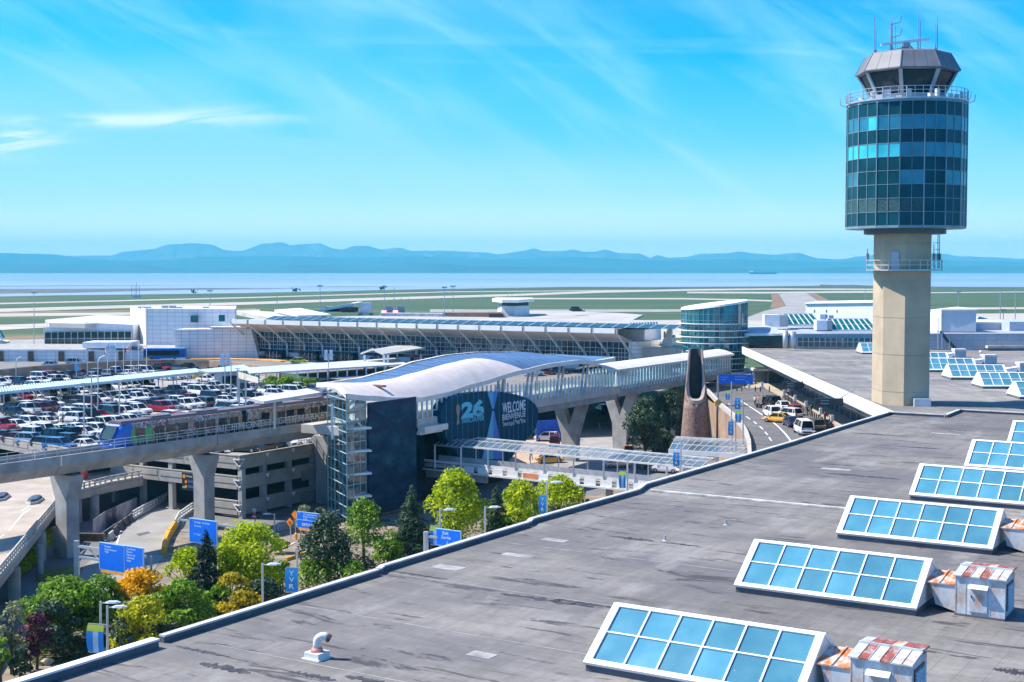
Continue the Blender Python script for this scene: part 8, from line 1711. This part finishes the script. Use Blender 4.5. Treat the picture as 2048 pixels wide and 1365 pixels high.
q2 = thing('warning_sign', 'small orange diamond sign half behind the detour sign', 'warning sign', base(PD(590, 1030, d4+2), 0)); q = MB(); c = PD(590, 1030, d4+2); q.prism([c - W*.55, c - Z*.55, c + W*.55, c + Z*.55], n*.04); q.build('panel', orange, q2); q = MB(); q.bar(base(c, 0) - n*.1, c - n*.06, .09, .09); q.build('post', galv, q2)
ns = thing('warning_sign', 'red round no entry sign on a post left of the street lamp', 'warning sign', base(PD(509, 1033, 165), 0)); q = MB(); c = PD(509, 1033, 165); q.cone(c, c + n*.05, .38, .38, 16); q.build('panel', red, ns); q = MB(); q.obox(c - W*.25 - Z*.06 + n*.06, W*.5, n*.02, Z*.12); q.build('bar', white, ns); q = MB(); q.bar(base(c, 0) - n*.1, c + Z*.9 - n*.06, .12, .12); q.obox(c - W*.3 + Z*.55, W*.6, n*.03, Z*.45); q.build('post', concrete_lt, ns)
dE = 118.0; se = thing('road_sign', 'wide blue exit sign with a down arrow above the roof edge', 'road sign', PD(895, 1090, dE)); a, L_, h_, n = sign_panel(se, 872, 921, 1056, 1090, dE)
text_mesh('Exit', 'lettering', sign_txt, se, a + W*(L_*.40) + Z*(h_*.68), W, height=.30, extrude=.06, align='CENTER', bold=.015); text_mesh('Sortie', 'lettering', sign_txt, se, a + W*(L_*.42) + Z*(h_*.42), W, height=.30, extrude=.06, align='CENTER', bold=.015); arrow(se, a + W*(L_*.47) + Z*(h_*.17), W, .42, sign_txt)
q = MB(); p = PD(852, 1066, dE+.6); q.cone(base(p, 0), base(p, p.z+.1), .24, .24, 10); q.bar(p - Z*.3, p - Z*.3 + W*along(p, W, 875), .2, .2); q.build('post', galv, se)
def lamp(px, ytop, ybase, z, d, lab, arm=1, banner=None, head=True, group='lamp posts', hw=1.0, armx=None):
    t = thing('lamp_post', lab, 'lamp post', base(PD(px, ybase, d), z), group); b = base(PD(px, ybase, d), z); tp = PD(px, ytop, d); q = MB(); q.cone(b, tp, .11*hw, .085*hw, 8); q.cone(b, b + Z*.4, .2*hw, .2*hw, 8); q.build('pole', galv, t)
    if head:
        q = MB(); q.smooth = False; o = tp - Z*.12; dx = V((arm, 0, 0)); q.bar(o, o + dx*.5, .07, .07); q.loft([[o + dx*u_ + V((0, v_, z_)) for v_, z_ in ((-.22*f, 0), (.22*f, 0), (.16*f, .14*f), (-.16*f, .14*f))] for u_, f in ((.35, .4), (.6, 1), (1.15, 1), (1.45, .4))]); q.build('lamp_head', mat('lamp_head_grey', (0.55, 0.62, 0.66), 0.4), t)
    return t, b, tp
def hang(t_root, px0, px1, py0, py1, d, text, lab, style='yvr', ax=None):
    ax = ax or V((.97, -.22, 0)).normalized(); a = PD(px0, py1, d); t = thing('hanging_banner', lab, 'banner', a, 'banners hung on the lamp posts'); L_ = along(a, ax, px1); h_ = (py1-py0)*d/2700; n = ax.cross(Z); q = MB()
    rows = []
    for k in range(9):
        f = k/8; bul = .10*math.sin(math.pi*f); rows.append([a + ax*(L_*u_ - (bul*L_ if u_ == 0 else 0)) + Z*(h_*f) + n*(.02+.08*math.sin(math.pi*f)) for u_ in (0, .33, .66, 1)])
    q.grid(rows); rb_ = [[p - n*.02 for p in reversed(r)] for r in rows]; q.grid(rb_)
    if style != 'yvr': q.mi = [(1 if (i % 24)//3 >= 6 else (2 if (i % 3) == 1 else 0)) for i in range(len(q.f))]
    q.build('cloth', [mat('banner_blue_cloth', (0.01, 0.22, 0.60), 0.6, var=0.06), mat('banner_lime', (0.50, 0.60, 0.05), 0.6), mat('banner_pale', (0.40, 0.58, 0.72), 0.6)] if style != 'yvr' else [mat('banner_yvr', (0.01, 0.26, 0.62), 0.6, var=0.05)], t)
    for i, ch in enumerate(text): text_mesh(ch, 'lettering', white, t, a + ax*(L_*.28) + Z*(h_*(.70 - .27*i)) + n*.12, ax, width=L_*.44, height=h_*.19, extrude=.02, bold=.02)
    for z in (0, h_): q = MB(); q.bar(a + Z*z, a + ax*(L_*1.15) + Z*z, .06, .06); q.build('bracket', galv, t)
    return t
YV = ['Y', 'V', 'R']
lamp(201, 1203, 1330, 0, 96, 'taller of the twin lamp posts at the lower left'); hang(None, 177, 198, 1246, 1304, 95.6, [], 'blue striped flag banner with a lime top on the twin lamp posts', 'stripe'); lamp(214.5, 1212, 1330, 0, 97.5, 'shorter of the twin lamp posts at the lower left, right one')
lamp(525, 1127, 1240, 0, 106, 'lamp post standing alone behind the roof edge before the lime tree'); lamp(594, 1095, 1210, 0, 104, 'headless post carrying the blue airport banner at the roof edge', head=False); hang(None, 573, 592, 1134, 1184, 103.7, YV, 'blue YVR banner above the roof edge nearest the camera')
lamp(549, 1027, 1075, 0, 163, 'street lamp in front of the parkade entrance', arm=-1); lamp(880, 1018, 1110, 0, 119, 'lamp post beside the exit sign'); hang(None, 861, 879, 1051, 1090, 118.8, [], 'lime topped striped banner beside the exit sign', 'stripe')
lamp(1094, 963, 1045, 0, 122, 'lamp post with a blue banner in front of the lime trees'); hang(None, 1079, 1093, 990, 1028, 121.8, YV, 'blue YVR banner in front of the paired lime trees'); lamp(970, 1013, 1060, 0, 121, 'lamp head poking out before the dark pine'); lamp(1255, 915, 995, 0, 132, 'post with a lime topped banner at the walkway', head=False); hang(None, 1239, 1253, 942, 976, 131.8, [], 'lime topped striped banner at the walkway rail', 'stripe')
lamp(1362, 880, 945, 0, 152, 'post with a blue banner before the entrance canopy', head=False); hang(None, 1347, 1361, 905, 933, 151.8, YV, 'blue YVR banner before the entrance canopy'); lamp(1464, 862, 950, 0, 180, 'lamp post beside the entrance canopy at the road wall', head=False)
lamp(1471, 838, 900, ZF, 172, 'post with a blue banner at the bend of the road wall', head=False); hang(None, 1457, 1469, 843, 871, 171.8, YV, 'blue YVR banner at the bend of the road wall'); lamp(1486, 800, 878, ZF, 178, 'tall post with two banners on the inside of the departures road', head=False)
hang(None, 1470, 1482, 796, 819, 177.8, YV, 'upper blue YVR banner of the stacked pair by the departures road'); hang(None, 1471, 1484, 822, 845, 177.6, [], 'lower lime topped banner of the stacked pair by the departures road', 'stripe'); lamp(1463, 764, 838, ZF, 205, 'thin lamp post left of the stacked banners', head=False); hang(None, 1452, 1461, 782, 800, 204.8, [], 'small striped banner above the road wall', 'stripe')
for x, yt, yb, lab in ((1498, 766, 787, 'short white post lamp nearest the big blue road sign'), (1524, 765, 797, 'white topped post lamp left of the black canopy sign'), (1568, 781, 806, 'white topped post lamp at the start of the bollards'), (1590, 791, 818, 'white topped post lamp beside the middle bollards'), (1612, 803, 832, 'white topped post lamp past the middle bollards'), (1641, 817, 848, 'white topped post lamp near the end of the bollards'), (1664, 831, 860, 'white topped post lamp nearest the roof edge')):
    t = thing('post_lamp', lab, 'lamp post', P(x, yb, ZF+.15), 'white topped lamps along the kerb'); b = P(x, yb, ZF+.15); q = MB(); h_ = (yb-yt)*b.y/2700; q.cone(b, b + Z*h_, .06, .06, 6); q.build('pole', galv, t); q = MB(); q.box(b + Z*(h_-.9), (.42, .3, .95)); q.build('lamp_head', white, t)
# overhead signs on the departures road
bs = thing('road_sign', 'wide blue overhead road sign in front of the rotunda', 'road sign', P(1437, 800, ZF)); d5 = 236.0; ax5 = V((1, -.05, 0)).normalized(); a = PD(1438, 768, d5); L_ = along(a, ax5, 1507); h_ = 19*d5/2700; n = ax5.cross(Z); q = MB(); q.obox(a, ax5*(L_*.42), n*.1, Z*h_); q.obox(a + ax5*(L_*.43), ax5*(L_*.57), n*.1, Z*h_); q.build('panel', blue_sign, bs)
for i, (s, f, zf) in enumerate((('Departures', .05, .62), ('Départs', .05, .36), ('Arrivals  Parking', .47, .66), ('Rental cars', .47, .40), ('Exit', .80, .16))): text_mesh(s, 'lettering', sign_txt, bs, a + ax5*(L_*f) + Z*(h_*zf) + n*.1, ax5, height=.26)
q = MB(); p = PD(1436, 752, d5+.3); q.bar(base(p, ZF), p, .3, .3); q.bar(p - Z*.6, p - Z*.6 + ax5*(L_+.5), .2, .2); q.build('post', galv, bs)
for x0, x1, yt, yb, d, lab in ((1566, 1610, 764, 776, 205, 'farther black canopy sign over the departures kerb'), (1630, 1689, 797, 812, 172, 'nearer black canopy sign over the departures kerb beside the tower')):
    t = thing('canopy_sign', lab, 'sign', PD(x0, yb, d)); a = PD(x0, yb, d); ax = V((1, -.06, 0)).normalized(); L_ = along(a, ax, x1); h_ = (yb-yt)*d/2700; n = ax.cross(Z); q = MB(); q.obox(a, ax*L_, n*-.3, Z*h_); q.build('panel', mat('sign_teal_black', (0.008, 0.03, 0.045), 0.3), t)
    text_mesh('Departures', 'lettering', sign_txt, t, a + ax*(L_*.2) + Z*(h_*.58), ax, height=h_*.22); text_mesh('Domestic', 'lettering', sign_txt, t, a + ax*(L_*.2) + Z*(h_*.22), ax, height=h_*.2); disc(t, a + ax*(L_*.12) + Z*(h_*.2), ax, h_*.1, red)
    q = MB(); q.bar(a + ax*(L_*.9) + Z*h_ + V((0, .2, 0)), a + ax*L_ + Z*(h_+1.2) + V((1.5, .2, 0)), .12, .12); q.build('hanger', galv, t)
wr = thing('road_marker', 'yellow diamond markers on the road wall below the blue sign', 'road marker', P(1437, 805, ZF)); 
q = MB(); c = PD(1437, 805, 214); n = V((0, -1, 0)); X = V((1, 0, 0)); q.prism([c - X*.6, c - Z*.6, c + X*.6, c + Z*.6], n*.05); q.build('panel', mat('marker_tan', (0.45, 0.30, 0.12), 0.6), wr); q = MB(); q.bar(base(c, ZF), c - n*.05, .1, .1); q.build('post', galv, wr)
q = MB(); c = P(1438, 815, ZF); q.box(c + Z*.2, (1.6, .3, .6), .2); tag(q.build('kerb_marker', yellow), 'yellow kerb marker at the start of the curved road wall', 'road marker')
# flagpoles
fred = mat('flag_red', (0.62, 0.02, 0.03), 0.7); fwh = mat('flag_white', (0.78, 0.78, 0.78), 0.7); fteal = mat('flag_teal', (0.35, 0.62, 0.70), 0.7)
for i, (x, yt, fl) in enumerate(((215, 686, 'red_white'), (231.5, 690, 'teal'), (247, 694, None), (262, 687, 'leaf'), (277, 690, None), (293, 688, None))):
    labs = ['flagpole with a red and white flag hanging limp, leftmost of the row', 'flagpole with a teal and white flag streaming left', 'bare flagpole between the teal and the red leaf flags', 'flagpole with a red and white maple leaf flag', 'bare flagpole right of the maple leaf flag', 'bare flagpole at the right end of the row']
    d = 298; p = base(PD(x, 760, d), ZK); t = thing('flagpole', labs[i], 'flagpole', p, 'row of flagpoles'); tp = PD(x, yt, d); q = MB(); q.cone(p, tp, .10, .06, 8); q.ball(tp, .14, 8, 6); q.build('pole', white, t)
    if fl:
        q = MB(); Lf_, hf_ = 2.3, 1.3; dr = {'red_white': .9, 'teal': .25, 'leaf': .55}[fl]
        pts = lambda f, g: tp - Z*(.2 + hf_*g*(1-.2*f)) + V((-Lf_*f*(1-dr*.75), .2*math.sin(f*9), -Lf_*f*dr*(.8 if fl != 'teal' else .5) + (.5*f if fl == 'teal' else 0)))
        q.grid([[pts(k/9, g/3) for k in range(10)] for g in range(4)]); nf = len(q.f); q.mi = [((0 if (k % 9) in (0, 1, 7, 8) else 1) if fl != 'teal' else (2 if (k//9) < 2 else 1)) for k in range(nf)]
        fo = q.build('flag', [fred, fwh, fteal], t)
        if fl == 'leaf':
            q = MB(); c = pts(.5, .5) + V((0, -.12, 0)); q.prism([c + V((x_*.5, 0, z_*.5)) for x_, z_ in ((0, .8), (.25, .35), (.6, .45), (.45, .05), (.7, -.15), (.1, -.3), (.05, -.7), (-.05, -.7), (-.1, -.3), (-.7, -.15), (-.45, .05), (-.6, .45), (-.25, .35))], V((0, .03, 0))); q.build('maple_leaf', fred, fo)
# lot lamp posts
for x, yt, yb, lab in ((153, 700, 768, 'tall lot lamp with a blue panel, left of the flags'), (175, 697, 760, 'slim lot pole left of the flagpoles'), (183, 745, 845, 'lot lamp with a twin head in front of the slatted walkway'), (196, 722, 835, 'curved neck lot lamp right of the twin head lamp'), (168, 768, 880, 'lot pole standing nearest the red lane'), (239, 762, 842, 'lot pole beside the train nose'), (450, 715, 800, 'twin panel lamp pole above the slatted kiosk'), (462, 722, 806, 'slim pole beside the cream board, left one'), (475, 738, 812, 'slim pole holding nothing beside the cream board'), (511, 786, 812, 'short pole right of the cream board'), (657, 706, 770, 'twin panel lamp pole before the wave roof tip'), (32, 722, 760, 'curved neck lamp at the far left of the lot')):
    b = P(x, yb, ZK); t = thing('lot_lamp', lab, 'lamp post', b, 'lamps and poles on the rooftop lot'); tp = PD(x, yt, b.y); q = MB(); q.cone(b, tp, .12, .09, 7); q.build('pole', galv, t); q = MB()
    if 'twin panel' in lab: q.box(tp - V((.55, 0, 1.6)), (.7, .3, 2.2)); q.box(tp - V((-.55, 0, 1.6)), (.7, .3, 2.2))
    elif 'curved' in lab: q.tube([tp - Z*.2, tp + V((.3, 0, .5)), tp + V((1.2, 0, .9))], [.1, .12, .16], 6)
    elif 'blue' in lab: q.box(tp - Z*4.6, (1.0, .2, 1.3))
    else: q.box(tp, (.9, .3, .12))
    q.build('lamp_head', MATS['lamp_head_grey'] if 'blue' not in lab else mat('panel_blue', (0.15, 0.42, 0.65), 0.5), t)
# entrance clutter at the rotunda foot
q = MB(); p = P(1525, 770, ZF); q.box(p + V((2, 4, 2.6)), (7, 4, .5)); q.cur = 1
for dx in (-1, 1.5, 4.5): q.box(p + V((dx, 2.2, 0)), (.4, .4, 2.6))
q.box(p + V((2, 5, 0)), (6.4, 3, 2.6)); t = tag(q.build('entrance_porch', [white_dirty, mat('porch_glass', (0.15, 0.2, 0.22), 0.2)]), 'small white entrance porch right of the rotunda foot', 'porch')
q = MB(); c = P(592, 1080, 0); q.cone(c, c + Z*.7, .16, .14, 8); q.cone(c + Z*.7, c + Z*.85, .2, .05, 8); q.cone(c + Z*.45 - V((.25, 0, 0)), c + Z*.45 + V((.25, 0, 0)), .07, .07, 6); tag(q.build('fire_hydrant', yellow), 'yellow fire hydrant in the gravel below the detour sign', 'fire hydrant')
